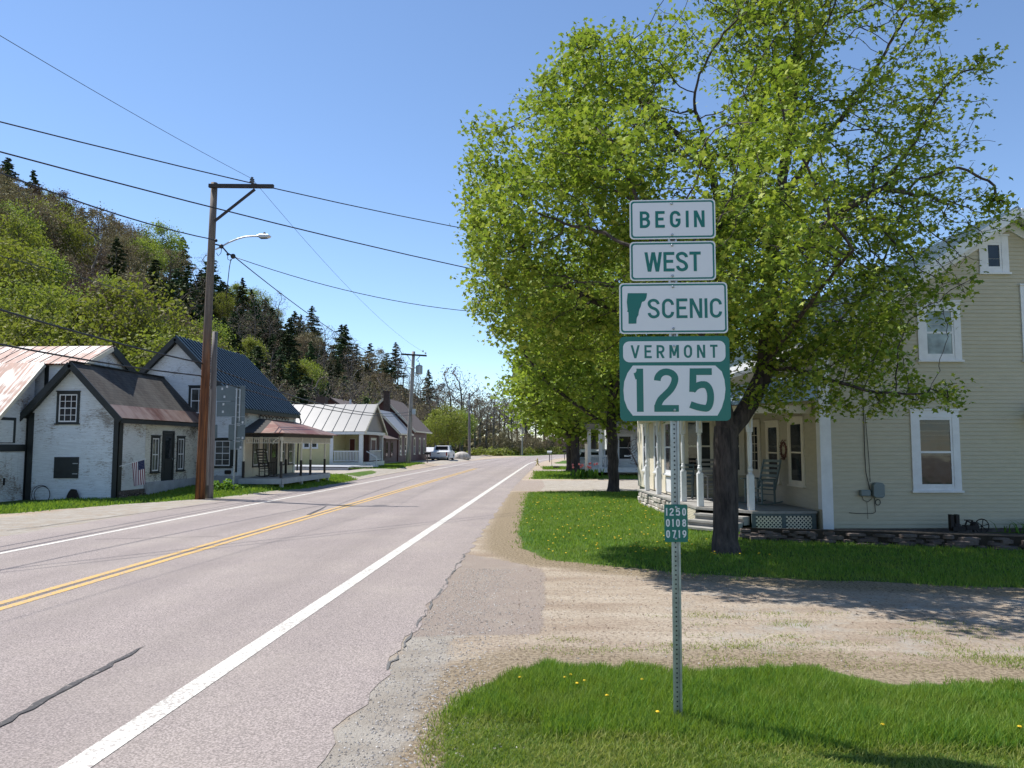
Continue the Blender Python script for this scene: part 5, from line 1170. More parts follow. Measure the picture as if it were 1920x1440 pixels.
def leaf_cloud(name, C, size, mat, parent, seed=0, quad=False, up=.55, maple=False, droop=0.0):
    rs = np.random.default_rng(seed+5); n = len(C)
    nrm = rs.normal(size=(n, 3)); nrm /= np.linalg.norm(nrm, axis=1)[:, None]; nrm[:, 2] = np.abs(nrm[:, 2])+up; nrm /= np.linalg.norm(nrm, axis=1)[:, None]
    t = rs.normal(size=(n, 3)); t[:, 2] -= droop; t -= nrm*(t*nrm).sum(1)[:, None]; t /= np.linalg.norm(t, axis=1)[:, None]; b_ = np.cross(nrm, t)
    s = size*rs.uniform(.55, 1.25, n)[:, None]
    if maple: B = np.array([(0, -.5, 0), (.30, -.42, -.02), (.24, -.14, 0), (.62, .02, -.12), (.26, .16, -.02), (.0, .62, -.14), (-.26, .16, -.02), (-.62, .02, -.12), (-.24, -.14, 0), (-.30, -.42, -.02)])
    elif quad: B = np.array([(-.5, 0, 0), (0, -.32, .05), (.55, 0, -.06), (0, .34, .05)])
    else: B = np.array([(0, -.5, 0), (.34, -.30, .0), (.55, .08, -.10), (.0, .60, -.08), (-.55, .08, -.10), (-.34, -.30, .0)])
    k = len(B)
    V = C[:, None, :]+s[:, None]*(B[None, :, 0:1]*b_[:, None]+B[None, :, 1:2]*t[:, None]+B[None, :, 2:3]*nrm[:, None])
    return np_mesh(name, V.reshape(-1, 3), k, n, mat, parent)
g = onG(415, 926); shrub('weed_clump', (g.x-.1, g.y+.5, .02), .62, 900, .13, M['lily_leaf'], 'lush clump of tall weeds between the pole stub and the sign backs', 'plant', 3, .75, False)
# mailboxes
def mailbox(loc, rz, mat, label, group, post='pole_grey'):
    r = empty('mailbox', loc, rz, label, 'mailbox', group); m = MB(); m.box(-.05, .05, -.05, .05, -.1, 1.0); m.build('post', M[post], r)
    m = MB(); pr = [(-.13, 1.0), (.13, 1.0), (.13, 1.12)]+[(.13*math.cos(a), 1.14+.13*math.sin(a)) for a in [i*math.pi/8 for i in range(9)]]+[(-.13, 1.12)]; m.prism(pr, -.27, .27, lambda x, z, d: (x, d, z)); b_ = m.build('box', mat, r)
    m = MB(); m.box(.135, .15, .02, .06, 1.1, 1.3); m.build('flag', M['tail_red'], b_); return r
g = onG(801, 871.5); mailbox((g.x, g.y, 0), math.pi/2, M['black_rubber'], 'black mailbox on a post beside the pale utility pole', None)
g = onG(1030.5, 866.5); mailbox((g.x, g.y, 0), math.pi/2, M['white'], 'white topped mailbox at the bend on the right', 'mailboxes at the bend'); g = onG(1058.5, 862); mailbox((g.x, g.y, 0), math.pi/2, M['black_rubber'], 'dark mailbox farther round the bend next to the tree trunks', 'mailboxes at the bend')
# child shaped warning figure
g = onG(1007.5, 873.5); r = empty('warning_figure', (g.x, g.y, 0), .4, 'small yellow child shaped roadside warning figure at the pavement edge', 'figure')
m = MB(); m.ball((0, 0, .62), .085, 10, 8); m.tube([(0, 0, .54), (0, 0, .44), (.01, 0, .30), (.01, 0, .24)], [.05, .09, .08, .075], 8); m.tube([(.02, 0, .27), (.12, 0, .14), (.20, .02, 0)], [.06, .045, .04], 7); m.tube([(-.01, 0, .27), (-.06, 0, .12), (-.15, 0, .0)], [.06, .045, .04], 7)
m.tube([(-.05, 0, .48), (-.17, -.02, .45), (-.25, -.02, .50)], [.035, .03, .025], 6); m.tube([(.06, 0, .48), (.12, .02, .38), (.05, .04, .34)], [.035, .03, .025], 6); m.build('figure_body', M['tan_plastic'], r, smooth=True)
g = onG(1034.5, 875); r = empty('marker_rod', (g.x, g.y, 0), 0, 'thin upright rod on the grass verge near the mailboxes', 'rod'); m = MB(); m.tube([(0, 0, 0), (0, 0, 1.25)], .02, 5); m.ball((0, 0, 1.25), .03, 6, 4); m.build('rod', M['iron'], r)
g = onG(1043, 878.5); r = empty('utility_cover', (g.x, g.y, 0), 0, 'low black box in the grass between two drives', 'box'); m = MB(); m.box(-.28, .28, -.15, .15, -.02, .16); m.box(-.24, .24, -.12, .12, .161, .2); m.build('cover', M['black_rubber'], r, bevel=.02)
g = onG(1099.5, 897); r = empty('white_post', (g.x, g.y, 0), 0, 'plain grey-white square post standing in the tulip bed', 'post'); m = MB(); m.box(-.075, .075, -.075, .075, -.1, 1.95); m.box(-.09, .09, -.09, .09, 1.951, 1.99); m.build('post_shaft', M['cream_trim'], r)
# tulips
m_leaf = MB(); r = empty('tulip_bed', (1.75, 44.6, 0), 0, 'clump of pink tulips with dark green leaves by the white post', 'flowers'); rr = random.Random(4)
mf, ml = MB(), MB()
for i in range(40):
    x, y = rr.gauss(0, .38), rr.gauss(0, .3); h = rr.uniform(.55, .8)
    for k in range(4): a = rr.uniform(0, 6.28); q = Vector((x, y, 0)); e = Vector((x+.16*math.cos(a), y+.16*math.sin(a), h*.75)); w_ = Vector((-math.sin(a), math.cos(a), 0))*.05; ml.poly([q-w_*.5, q+w_*.5, (q+e)/2+w_+UZ*.05, e, (q+e)/2-w_+UZ*.05])
    if i < 22: mf.lathe((x, y, h), [(.02, 0), (.055, .04), (.06, .09), (.035, .13)], 6)
ml.build('leaves', M['lily_leaf'], r); mf.build('blooms', M['pink_flower'], r)
# lily clump at the right
r = empty('lily_clump', tuple(fl(4.6, -.8, .12)), 0, 'bright green clump of arching lily leaves before the yellow wall', 'plant'); rr = random.Random(6); ml = MB()
for i in range(620):
    x, y = rr.gauss(.15, .42), rr.gauss(0, .2); a = rr.uniform(0, 6.28); L_ = rr.uniform(.22, .42); w_ = Vector((-math.sin(a), math.cos(a), 0))*.012; d = Vector((math.cos(a), math.sin(a), 0)); q = Vector((x, y, -.05))
    p_ = [q+d*L_*.9*(t**1.5)+UZ*L_*(1.5*t-.9*t*t) for t in (0, .35, .7, 1)]
    for j in range(3): k0 = 1-.25*j; k1 = 1-.25*(j+1) if j < 2 else .05; ml.quad(p_[j]-w_*k0, p_[j]+w_*k0, p_[j+1]+w_*k1, p_[j+1]-w_*k1)
ml.build('lily_leaves', M['lily_leaf'], r)

# ================================================================ VEHICLES
M['car_glass'] = simple('dark_car_glass', (.008, .009, .010), .35, var=.1, bmp=0, spec=.08)
def wheel(par, x, y, R_=.37, w=.24):
    m = MB(); m.tube([(x-w/2, y, R_), (x-w/2+.02, y, R_), (x+w/2-.02, y, R_), (x+w/2, y, R_)], [R_*.9, R_, R_, R_*.9], 20); t = m.build('wheel', M['black_rubber'], par)
    m = MB(); s = 1 if x > 0 else -1; m.tube([(x+s*(w/2+.001), y, R_), (x+s*(w/2+.02), y, R_)], [R_*.62, R_*.5], 12); m.build('rim', M['chrome'], t)
def vehicle(name, loc, rz, label, cat, pickup=True, Wd=2.0, Ln=5.6, group=None):
    """rear of the vehicle faces -y in its own frame"""
    r = empty(name, loc, rz, label, cat, group); h = Wd/2
    if pickup:
        prof = [(0, .55), (0, 1.18), (1.95, 1.22), (2.0, 1.28), (2.25, 1.86), (3.45, 1.86), (4.15, 1.30), (5.45, 1.12), (5.6, .95), (5.6, .5), (5.1, .42), (5.05, .75), (4.8, .92), (4.45, .92), (4.2, .75), (4.15, .42), (1.75, .42), (1.7, .75), (1.45, .92), (1.1, .92), (.85, .75), (.8, .5)]
    else:
        prof = [(0, .5), (.02, 1.05), (.25, 1.12), (.75, 1.62), (2.9, 1.66), (3.7, 1.12), (4.6, 1.0), (4.75, .8), (4.75, .4), (4.35, .4), (4.3, .65), (4.05, .8), (3.75, .8), (3.5, .65), (3.45, .4), (1.5, .4), (1.45, .65), (1.2, .8), (.9, .8), (.65, .65), (.6, .42)]
    m = MB(); n = len(prof)
    def X(y, z): return h*(1-.16*max(0, min(1, (z-1.2)/.7)))
    v = [(-X(y, z), y, z) for y, z in prof]+[(X(y, z), y, z) for y, z in prof]
    m.add(v, [tuple(range(n)), tuple(range(n, 2*n))[::-1]]+[(i, (i+1) % n, (i+1) % n+n, i+n) for i in range(n)]); body = m.build('body', M['truck_white'], r, bevel=.05, seg=2)
    if pickup:
        m = MB(); m.add([(-.74, 2.03, 1.36), (.74, 2.03, 1.36), (.68, 2.215, 1.80), (-.68, 2.215, 1.80)], [(0, 1, 2, 3)]); m.build('rear_window', M['car_glass'], r)
        m = MB(); m.add([(-.78, 4.09, 1.37), (.78, 4.09, 1.37), (.7, 3.52, 1.82), (-.7, 3.52, 1.82)], [(0, 3, 2, 1)]); m.build('windscreen', M['car_glass'], r)
        for s in (-1, 1):
            m = MB(); m.add([(s*.985, 2.25, 1.33), (s*.985, 3.9, 1.33), (s*.875, 3.42, 1.8), (s*.875, 2.42, 1.8)], [(0, 1, 2, 3)]); m.build('side_window', M['car_glass'], r)
            m = MB(); xa, xb = sorted((s*.88, s*.998)); m.box(xa, xb, -.035, .03, .72, 1.12); m.build('tail_light', M['tail_red'], r)
            m = MB(); xa, xb = sorted((s*1.0, s*1.22)); m.box(xa, xb, 3.75, 3.85, 1.28, 1.52); m.build('mirror', M['black_rubber'], r, bevel=.02)
            m = MB(); xa, xb = sorted((s*.6, s*.92)); m.box(xa, xb, 5.57, 5.62, .78, .98); m.build('headlight', M['chrome'], r)
        m = MB(); m.box(-.86, .86, -.03, -.002, .62, 1.14); tg = m.build('tailgate', M['truck_white'], r, bevel=.01); m = MB(); m.box(-.14, .14, -.045, -.031, .94, 1.02); m.build('handle', M['black_rubber'], tg)
        m = MB(); m.box(-.97, .97, -.16, -.035, .40, .58); m.box(-.2, .2, -.18, -.161, .42, .56); m.build('bumper', M['chrome'], r, bevel=.02)
        m = MB(); m.box(-.85, .85, .1, 5.4, .30, .55); m.build('undercarriage', M['black_rubber'], r)
        ys = (1.28, 4.62); R_ = .39
    else:
        m = MB(); m.add([(-.68, .30, 1.16), (.68, .30, 1.16), (.6, .72, 1.56), (-.6, .72, 1.56)], [(0, 1, 2, 3)]); m.build('rear_window', M['car_glass'], r)
        m = MB(); m.add([(-.7, 3.66, 1.16), (.7, 3.66, 1.16), (.6, 2.98, 1.6), (-.6, 2.98, 1.6)], [(0, 3, 2, 1)]); m.build('windscreen', M['car_glass'], r)
        for s in (-1, 1):
            m = MB(); m.add([(s*h*1.003, .5, 1.16), (s*h*1.003, 3.45, 1.16), (s*h*.93, 2.9, 1.55), (s*h*.93, .85, 1.55)], [(0, 1, 2, 3)]); m.build('side_window', M['car_glass'], r)
            m = MB(); xa, xb = sorted((s*h*.75, s*h*.99)); m.box(xa, xb, -.02, .03, .78, .95); m.build('tail_light', M['tail_red'], r)
            m = MB(); xa, xb = sorted((s*h*.6, s*h*.95)); m.box(xa, xb, 4.70, 4.76, .72, .86); m.build('headlight', M['chrome'], r)
        m = MB(); m.box(-h*.8, h*.8, .1, 4.6, .25, .48); m.build('undercarriage', M['black_rubber'], r); ys = (1.05, 3.9); R_ = .34
    for y in ys:
        for s in (-1, 1): wheel(r, s*(h-.12), y, R_)
    return r
g = onG(822, 866.5); vehicle('pickup_truck', (g.x, g.y, 0), -.03, 'white pickup truck seen from behind, parked past the maroon house', 'pickup truck')
g = onG(799, 865); vehicle('parked_car', (g.x-.3, g.y+2, 0), .05, 'white car half hidden behind the maroon house and the pickup', 'car', False, 1.8, 4.75)
vehicle('parked_car', (3.1, 52.6, 0), math.radians(165), 'white car beyond the paired trunks by the neighbour porch', 'car', False, 1.85, 4.75)
g = onG(866, 863); r = empty('boulder', (g.x, g.y, 0), 0, 'pale grey boulder by the verge right of the pickup', 'boulder')
me = MB(); me.ball((0, 0, .4), .95, 14, 9, (1.15, 1, .75)); o = me.build('rock', M['whitestone'], r, smooth=True); rr = random.Random(3)
for v_ in o.data.vertices: k = 1+.12*math.sin(v_.co.x*5+1)*math.cos(v_.co.y*4)+.06*math.sin(v_.co.z*9); v_.co.x *= k; v_.co.y *= k
# ================================================================ TREES
def colonize(seeds, att, di, dk, step, iters, seed=0, grav=0.0):
    """space colonisation: seeds = list of polylines (first starts at the base; others start on an existing node)"""
    rs = np.random.default_rng(seed); nodes = []; par = []
    for pl in seeds:
        pl = [np.array(p, float) for p in pl]
        if not nodes: nodes.append(pl[0]); par.append(-1); last = 0
        else: last = int(np.argmin([np.linalg.norm(np.array(q)-pl[0]) for q in nodes]))
        for a, b in zip(pl[:-1], pl[1:]):
            n = max(1, int(np.linalg.norm(b-a)/step))
            for i in range(1, n+1):
                nodes.append(a+(b-a)*i/n+rs.normal(size=3)*step*.06); par.append(last); last = len(nodes)-1
    Nn = np.array(nodes); par = list(par); alive = np.ones(len(att), bool)
    D = np.full(len(att), 1e9); I = np.zeros(len(att), int)
    def upd(s):
        new = Nn[s:]
        for c in range(0, len(new), 200):
            d = np.linalg.norm(att[:, None]-new[None, c:c+200], axis=2); j = d.argmin(1); dd = d[np.arange(len(att)), j]; k = dd < D; D[k] = dd[k]; I[k] = j[k]+s+c
    upd(0)
    for it in range(iters):
        k = alive & (D < di)
        if not k.any(): break
        vec = att[k]-Nn[I[k]]; vec /= np.linalg.norm(vec, axis=1)[:, None]+1e-9
        acc = np.zeros_like(Nn); np.add.at(acc, I[k], vec); w = np.unique(I[k]); dirs = acc[w]; nl = np.linalg.norm(dirs, axis=1); ok = nl > .05; w = w[ok]; dirs = dirs[ok]/nl[ok, None]
        dirs = dirs+rs.normal(size=dirs.shape)*.16; dirs[:, 2] += grav; dirs /= np.linalg.norm(dirs, axis=1)[:, None]
        new = Nn[w]+dirs*step; s = len(Nn); Nn = np.vstack([Nn, new]); par += list(w); upd(s); alive &= D > dk
    return Nn, np.array(par)
def radii(par, tip, ex):
    n = len(par); S = np.zeros(n); ch = np.zeros(n, int)
    for i in range(n-1, 0, -1):
        if ch[i] == 0: S[i] = tip**ex
        S[par[i]] += S[i]; ch[par[i]] += 1
    return S**(1/ex), ch
def skeleton_mesh(name, Nn, par, R_, mat, parent, thick=(.06, .02), flare=None):
    n = len(Nn); kids = [[] for _ in range(n)]
    for i in range(1, n): kids[par[i]].append(i)
    m = MB(); stack = [(0, None)]
    while stack:
        s, pre = stack.pop(); ch = [s]; c = s
        while kids[c]:
            k = sorted(kids[c], key=lambda j: -R_[j]); c2 = k[0]
            for j in k[1:]: stack.append((j, c))
            ch.append(c2); c = c2
        pts = [Nn[i] for i in ch]; rad = [R_[i] for i in ch]
        if pre is not None: pts = [Nn[pre]]+pts; rad = [rad[0]]+rad
        if len(pts) < 2: continue
        r0 = rad[0]; sides = 12 if r0 > thick[0] else (6 if r0 > thick[1] else 3)
        if flare and s == 0: rad = [r+flare*max(0, 1-(p[2]-pts[0][2])/.5)**2 for r, p in zip(rad, pts)]
        m.tube(pts, rad, sides, cap=False)
    return m.build(name, mat, parent, smooth=True)
def noise3(P, sc, seed):
    rs = np.random.default_rng(seed); v = np.zeros(len(P))
    for o in range(5):
        d = rs.normal(size=3)*sc*(1.6**o)*.6; v += np.sin(P@d+rs.uniform(0, 6.28))/(1.25**o)
    return v/3
def in_blobs(n, blobs, seed, nz=.35, nsc=1.0, shell=.0):
    """points in a union of ellipsoids (cx,cy,cz,rx,ry,rz), thinned by noise so that the crown has gaps"""
    rs = np.random.default_rng(seed); B = np.array(blobs, float); vol = B[:, 3]*B[:, 4]*B[:, 5]; out = []
    while sum(len(o) for o in out) < n:
        j = rs.choice(len(B), n*3, p=vol/vol.sum()); u = rs.normal(size=(n*3, 3)); u /= np.linalg.norm(u, axis=1)[:, None]; q = rs.uniform(0, 1, (n*3, 1))**(1/3.0)
        if shell: q = shell+(1-shell)*q
        P = B[j, :3]+u*q*B[j, 3:]; out.append(P[noise3(P, nsc, seed+1)+rs.uniform(-.3, .3, len(P)) > -nz])
    P = np.vstack(out); rs.shuffle(P); return P[:n]
def leafed(name, mat, parent, Nn, par, ch, per, size, spread, seed, depth=3, maple=True, up=.45, gaps=None):
    rs = np.random.default_rng(seed); tip = np.zeros(len(par), int); 
    for i in range(len(par)-1, 0, -1):
        if ch[i] == 0: tip[i] = 1
        if tip[i]: tip[par[i]] = tip[par[i]] or (tip[i]+1 if tip[i] < depth else 0)
    idx = np.where((tip > 0) & (tip <= depth))[0]; w = rs.uniform(.2, 1.6, len(idx)); cnt = rs.poisson(per*w); 
    if gaps is not None: cnt = (cnt*gaps(Nn[idx])).astype(int)
    C = np.repeat(Nn[idx], cnt, axis=0)+rs.normal(size=(cnt.sum(), 3))*spread*np.array([1, 1, .75])
    C[:, 2] -= spread*.35
    return leaf_cloud(name, C, size, mat, parent, seed, maple=maple, up=up, droop=.6)
def uv_of(x, y, z):
    p = Vector((x, y, z-CAM_H)); c = p.dot(Vector(_F)); return 960+FPX*p.dot(Vector(_R))/c, 720-FPX*p.dot(Vector(_U))/c
# ---- the big near maple
TY = 14.1
def q(u, v, dy=0): return tuple(atY(u, v, TY+dy))
root_ = onG(1362, 1037)
t = empty('maple_tree', (0, 0, 0), 0, 'big near maple with dark forked trunk on the front lawn', 'tree'); t['wc'] = 1; t.location = root_
seeds = [[(root_.x, root_.y, -.15), q(1361, 960), q(1361, 880), q(1361, 812), q(1354, 740, -.1), q(1350, 640, -.15), q(1347, 540, -.2), q(1350, 420, -.3), q(1335, 310, -.5), q(1300, 190, -.7)],
    [q(1363, 815), q(1390, 782, .1), q(1412, 745, .2), q(1432, 700, .25), q(1438, 620, .3), q(1445, 540, .3), q(1449, 455, .35), q(1462, 380, .5), q(1476, 270, .5), q(1492, 150, .4), q(1500, 20, .4), q(1505, -90, .4)],
    [q(1432, 702, .25), q(1475, 668, .9), q(1520, 648, 1.4), q(1575, 600, 1.8), q(1640, 530, 2.1)],
    [q(1436, 690, .25), q(1490, 690, -.6), q(1560, 715, -1.2), q(1640, 735, -1.6), q(1740, 738, -1.8)],
    [q(1447, 520, .3), q(1500, 470, -.4), q(1570, 400, -.8), q(1660, 350, -1.0)],
    [q(1460, 390, .4), q(1520, 290, .9), q(1620, 170, 1.3), q(1680, 60, 1.5)],
    [q(1449, 470, .3), q(1420, 400, -.6), q(1370, 300, -1.2)],
    [q(1350, 440, -.3), q(1385, 380, .2), q(1400, 300, .6), q(1430, 180, 1.1)],
    [q(1349, 560, -.2), q(1310, 500, .6), q(1230, 400, 1.0), q(1150, 290, 1.2), q(1090, 190, 1.0)],
    [q(1352, 690, -.1), q(1280, 640, .5), q(1180, 590, .9), q(1060, 540, 1.0), q(960, 470, .8)],
    [q(1340, 330, -.5), q(1280, 260, .2), q(1200, 190, .4), q(1130, 130, .2)],
    [q(1355, 740, -.1), q(1330, 660, -1.2), q(1290, 560, -2.4), q(1220, 450, -3.4)],
    [q(1432, 695, .25), q(1480, 620, -1.2), q(1540, 540, -2.6), q(1600, 470, -3.6)],
    [q(1355, 720, -.1), q(1340, 660, 1.2), q(1300, 600, 2.8), q(1240, 560, 4.0)],
    [q(1432, 695, .25), q(1470, 640, 1.8), q(1540, 560, 3.4), q(1620, 500, 4.4)]]
def bl(u, v, ru, rv, dy=0, ry=None):
    c = atY(u, v, TY+dy); k = 104.0; return (c.x, c.y, c.z, ru/k, ry or (ru+rv)/2/k, rv/k)
blobs = [bl(1390, 130, 190, 190, 0, 2.6), bl(1560, 60, 230, 170, 0, 2.8), bl(1700, 260, 150, 190, 0, 2.3), bl(1600, 420, 220, 130, 0, 2.6), bl(1780, 430, 110, 90, 0, 1.3), bl(1480, -120, 260, 140, 0, 2.4),
    bl(1560, 590, 190, 100, 0, 2.2), bl(1660, 700, 180, 75, -1.0, 1.2), bl(1490, 640, 120, 70, .6, 1.4), bl(1350, 330, 120, 200, 0, 1.8), bl(1290, 500, 110, 150, .6, 2.5), bl(1720, 560, 110, 60, -.3, 1.4), bl(1250, 720, 60, 70, 1.0, .8), bl(1580, 770, 90, 40, -1.2, .8),
    bl(1130, 230, 150, 150, .3, 2.6), bl(1010, 340, 140, 140, .3, 2.4), bl(1000, 510, 140, 140, .3, 2.4), bl(1160, 440, 170, 170, .5, 2.8), bl(915, 260, 45, 50, .3, .8), bl(900, 420, 45, 70, .3, 1.0), bl(1060, 620, 120, 80, .6, 1.9), bl(930, 590, 55, 60, .5, 1.1), bl(1150, 110, 110, 50, .3, 1.1),
    bl(1330, 380, 200, 230, -2.8, 2.2), bl(1330, 420, 230, 220, 3.6, 2.4), bl(1180, 660, 120, 50, 1.6, 1.6), bl(1440, 560, 100, 90, 0, 2)]
blobs += [bl(1500, 720, 130, 50, -.5, 1.1), bl(1640, 730, 150, 42, -1.3, 1.0), bl(1790, 735, 60, 26, -1.7, .7), bl(1570, 760, 110, 36, -1.0, .9), bl(1640, 470, 160, 90, 0, 1.6), bl(1490, 640, 150, 80, .4, 1.5), bl(1620, 640, 150, 80, 0, 1.6), bl(1700, 540, 130, 70, 0, 1.2), bl(930, 470, 60, 60, .2, 1.2), bl(990, 430, 90, 90, .3, 2.0), bl(960, 330, 70, 70, .2, 1.4), bl(1060, 420, 110, 110, .3, 2.2), bl(1010, 340, 140, 140, .3, 2.4), bl(1000, 510, 140, 140, .3, 2.4), bl(915, 260, 45, 50, .3, .8), bl(905, 430, 50, 90, .3, 1.2), bl(900, 340, 40, 50, 0, 1), bl(930, 560, 60, 70, .5, 1.1), bl(1130, 230, 150, 150, .3, 2.6)]
att = in_blobs(9400, blobs, 3, .20, .9)
att = np.vstack([att, in_blobs(1300, [bl(985, 430, 110, 110, .2, 1.8), bl(1000, 430, 120, 110, -1.6, 1.5), bl(1110, 330, 140, 130, -2.0, 1.5), bl(930, 330, 60, 70, 0, 1.1), bl(920, 520, 50, 80, .2, 1.1), bl(1050, 560, 110, 70, -1.2, 1.4)], 77, .75, .9)])
att = att[att[:, 2] > 2.35]
uu = np.array([uv_of(*a) for a in att]); att = att[~((uu[:, 0] > 1695) & (uu[:, 1] > 585) & (uu[:, 1] < 700))]; att = att[~((uu[~((uu[:, 0] > 1695) & (uu[:, 1] > 585) & (uu[:, 1] < 700))][:, 0] > 1850) & (uu[~((uu[:, 0] > 1695) & (uu[:, 1] > 585) & (uu[:, 1] < 700))][:, 1] > 430))]
Nn, par = colonize(seeds, att, 2.4, .17, .15, 150, 2, .05)
R_, ch = radii(par, .0062, 2.12); R_ = R_*min(1.0, .225/R_[0]) if R_[0] > .225 else R_
for i in range(len(R_)):
    pass
skeleton_mesh('trunk', Nn, par, R_, M['bark'], t, flare=.09)
def airy(P):
    side = sstep(3.2, 5.5, P[:, 0]); g_ = noise3(P, 1.5, 17)+.6*noise3(P, 3.4, 18); hi = sstep(5.5, 8, P[:, 2])*side; hole = sstep(-.40, .05, g_+.16*(1-side)-.12*hi); low = 1-sstep(4.0, 4.8, P[:, 2]); return np.maximum(1.2*hole*(1-.28*side-.15*hi)+.10, 1.05*low)
leafed('crown', M['leaf'], t, Nn, par, ch, 11.5, .084, .12, 4, 5, gaps=airy)
# ---- second maple
def big_tree(blobs, seeds, natt, di, dk, step, tip, base_r, per, size, spread, seed, nz=.3, nsc=.6, maple=True, depth=3, mat='leaf2', bark='bark', parent=None, ex=2.1, minz=2.4):
    att = in_blobs(natt, blobs, seed, nz, nsc); att = att[att[:, 2] > minz]; Nn, par = colonize(seeds, att, di, dk, step, 130, seed, .04)
    R_, ch = radii(par, tip, ex); R_ = R_*base_r/R_[0]; R_ = np.maximum(R_, tip*.7)
    tr = skeleton_mesh('trunk', Nn, par, R_, M[bark], parent, (.09, .04), flare=.1)
    cr = leafed('crown', M[mat], parent, Nn, par, ch, per, size, spread, seed, depth, maple=maple) if per else None
    return tr, cr
g = onG(1150, 923)
t2 = empty('maple_tree', (g.x, g.y, 0), 0, 'second maple with straight dark trunk beside the drive, its crown behind the near one', 'tree')
k2 = 31.9/1440.0
def b2_(u, v, ru, rv, dy=0, ry=None): c = atY(u, v, g.y+dy); return (c.x-g.x, dy, c.z, ru*k2, (ry or (ru+rv)/2*k2), rv*k2)
bl2 = [b2_(1130, 560, 200, 130), b2_(1010, 600, 110, 110), b2_(1150, 690, 210, 110), b2_(1280, 640, 150, 130), b2_(980, 720, 75, 80), b2_(1010, 770, 80, 60), b2_(1220, 520, 170, 120)]
sd2 = [[(0, 0, -.1), (0, 0, 1.6), (-.05, 0, 2.9), (-.1, 0, 5), (.1, .1, 8)], [(0, 0, 2.6), (-1.0, -.3, 3.2), (-2.4, -.6, 4.2), (-3.6, -.8, 5.6)], [(0, 0, 2.7), (.8, .2, 3.6), (1.6, .4, 5.0), (2.6, .4, 7)],
    [(-.1, 0, 5), (-1.5, 1, 7), (-2.0, 1.2, 8)], [(-.05, 0, 3.2), (.2, -2, 5), (.4, -3.4, 8)], [(0, 0, 3.5), (-.4, 2, 5.5), (-.8, 3.6, 9)]]
big_tree(bl2, sd2, 2600, 3.6, .38, .34, .012, .22, 12.0, .19, .30, 21, .30, .55, True, 4, parent=t2, minz=2.7)
# ---- third kind, reused for the row along the road beyond
t3 = empty('maple_tree', (1.2, 47.8, 0), 0, 'third roadside maple, left trunk side lit, beside the tulip bed', 'tree', 'maples in the row beyond the second drive')
bl3 = [(0, 0, 6.2, 4.0, 4.0, 3.2), (-1.6, 0, 4.6, 2.9, 3, 2.0), (.5, 0, 9.5, 3.4, 3.2, 3.2), (-1.2, 1, 8, 2.8, 2.8, 2.8), (1.8, -1, 6, 2.8, 2.8, 2.4)]
sd3 = [[(0, 0, -.1), (0, 0, 2.0), (.1, 0, 4), (0, 0, 7), (.2, 0, 10)], [(0, 0, 2.2), (-1.4, 0, 3.4), (-3, .4, 5)], [(0, 0, 2.3), (1.4, .2, 3.8), (2.6, .4, 6)]]
big_tree(bl3, sd3, 1300, 3.0, .42, .36, .014, .27, 14, .26, .34, 31, .32, .6, False, 4, parent=t3, minz=1.9)
for (x, y, rz, s, lab) in ((1.05, 57.7, 2.1, 1.0, 'fourth maple trunk just left of the third along the road'), (3.4, 72, 4.0, 1.12, 'fifth maple farther along, its crown merging behind the row'), (5.6, 92, 1.0, 1.2, 'farthest leafy maple where the road bends right'), (11.5, 62, 5.0, 1.1, 'leafy maple behind the neighbour porch')):
    c = copy_tree(t3); c.location = (x, y, 0); c.rotation_euler.z = rz; c.scale = (s, s, s); c['label'] = lab
# ---- bare shrub by the neighbour porch
t = empty('bare_shrub', (5.0, 44.0, 0), 0, 'leafless arching shrub in front of the neighbour porch', 'shrub')
att = in_blobs(420, [(0, 0, 1.6, 1.1, 1, 1.3)], 5, .5, 1); sds = [[(0, 0, -.05), (.05, 0, .2), (.5, .1, 1.0)], [(0, 0, .05), (-.4, .1, .8), (-.8, .1, 1.6)], [(0, 0, .05), (.1, -.3, .9), (.3, -.5, 1.8)], [(0, 0, .05), (-.1, .3, .9)]]
Nn, par = colonize(sds, att, 1.5, .12, .11, 60, 5, .05); R_, ch = radii(par, .008, 2.3); skeleton_mesh('stems', Nn, par, np.minimum(R_, .05), M['bark_grey'], t)
# ================================================================ WOODED HILL
RY = [20, 60, 146, 190, 210, 222, 240, 262, 300]; RX = [-150, -135, -112, -78, -58, -47, -40, -34, -30]; RZ = [60, 56, 47.5, 33, 25, 18, 10, 4, 0]
FXs = [-27, -27, -27, -26, -25, -24, -23, -22, -20]
def hillz(x, y):
    rx = np.interp(y, RY, RX); rz = np.interp(y, RY, RZ); fx = np.interp(y, RY, FXs); t = (fx-x)/(fx-rx); t = np.clip(t, 0, 2.5)
    z = rz*np.where(t < 1, (t*.35+.65*(t*t*(3-2*t))**.9), 1+.0*(t-1)); return z+1.2*np.sin(x*.09+y*.05)*np.clip(t, 0, 1)*np.clip(rz/20, 0, 1)
xs = np.arange(-330, -18, 4.0); ys = np.arange(-40, 330, 4.0); X, Y = np.meshgrid(xs, ys); Z = hillz(X, Y)-.35
V = np.stack([X, Y, Z], -1).reshape(-1, 3); idx = np.arange(len(V)).reshape(X.shape); F_ = np.stack([idx[:-1, :-1], idx[:-1, 1:], idx[1:, 1:], idx[1:, :-1]], -1).reshape(-1, 4)
me = bpy.data.meshes.new('hillside'); me.from_pydata(V.tolist(), [], F_.tolist()); me.polygons.foreach_set('use_smooth', np.ones(len(F_), bool)); tag(mesh_obj('hillside', me, M['hill']), kind='structure')
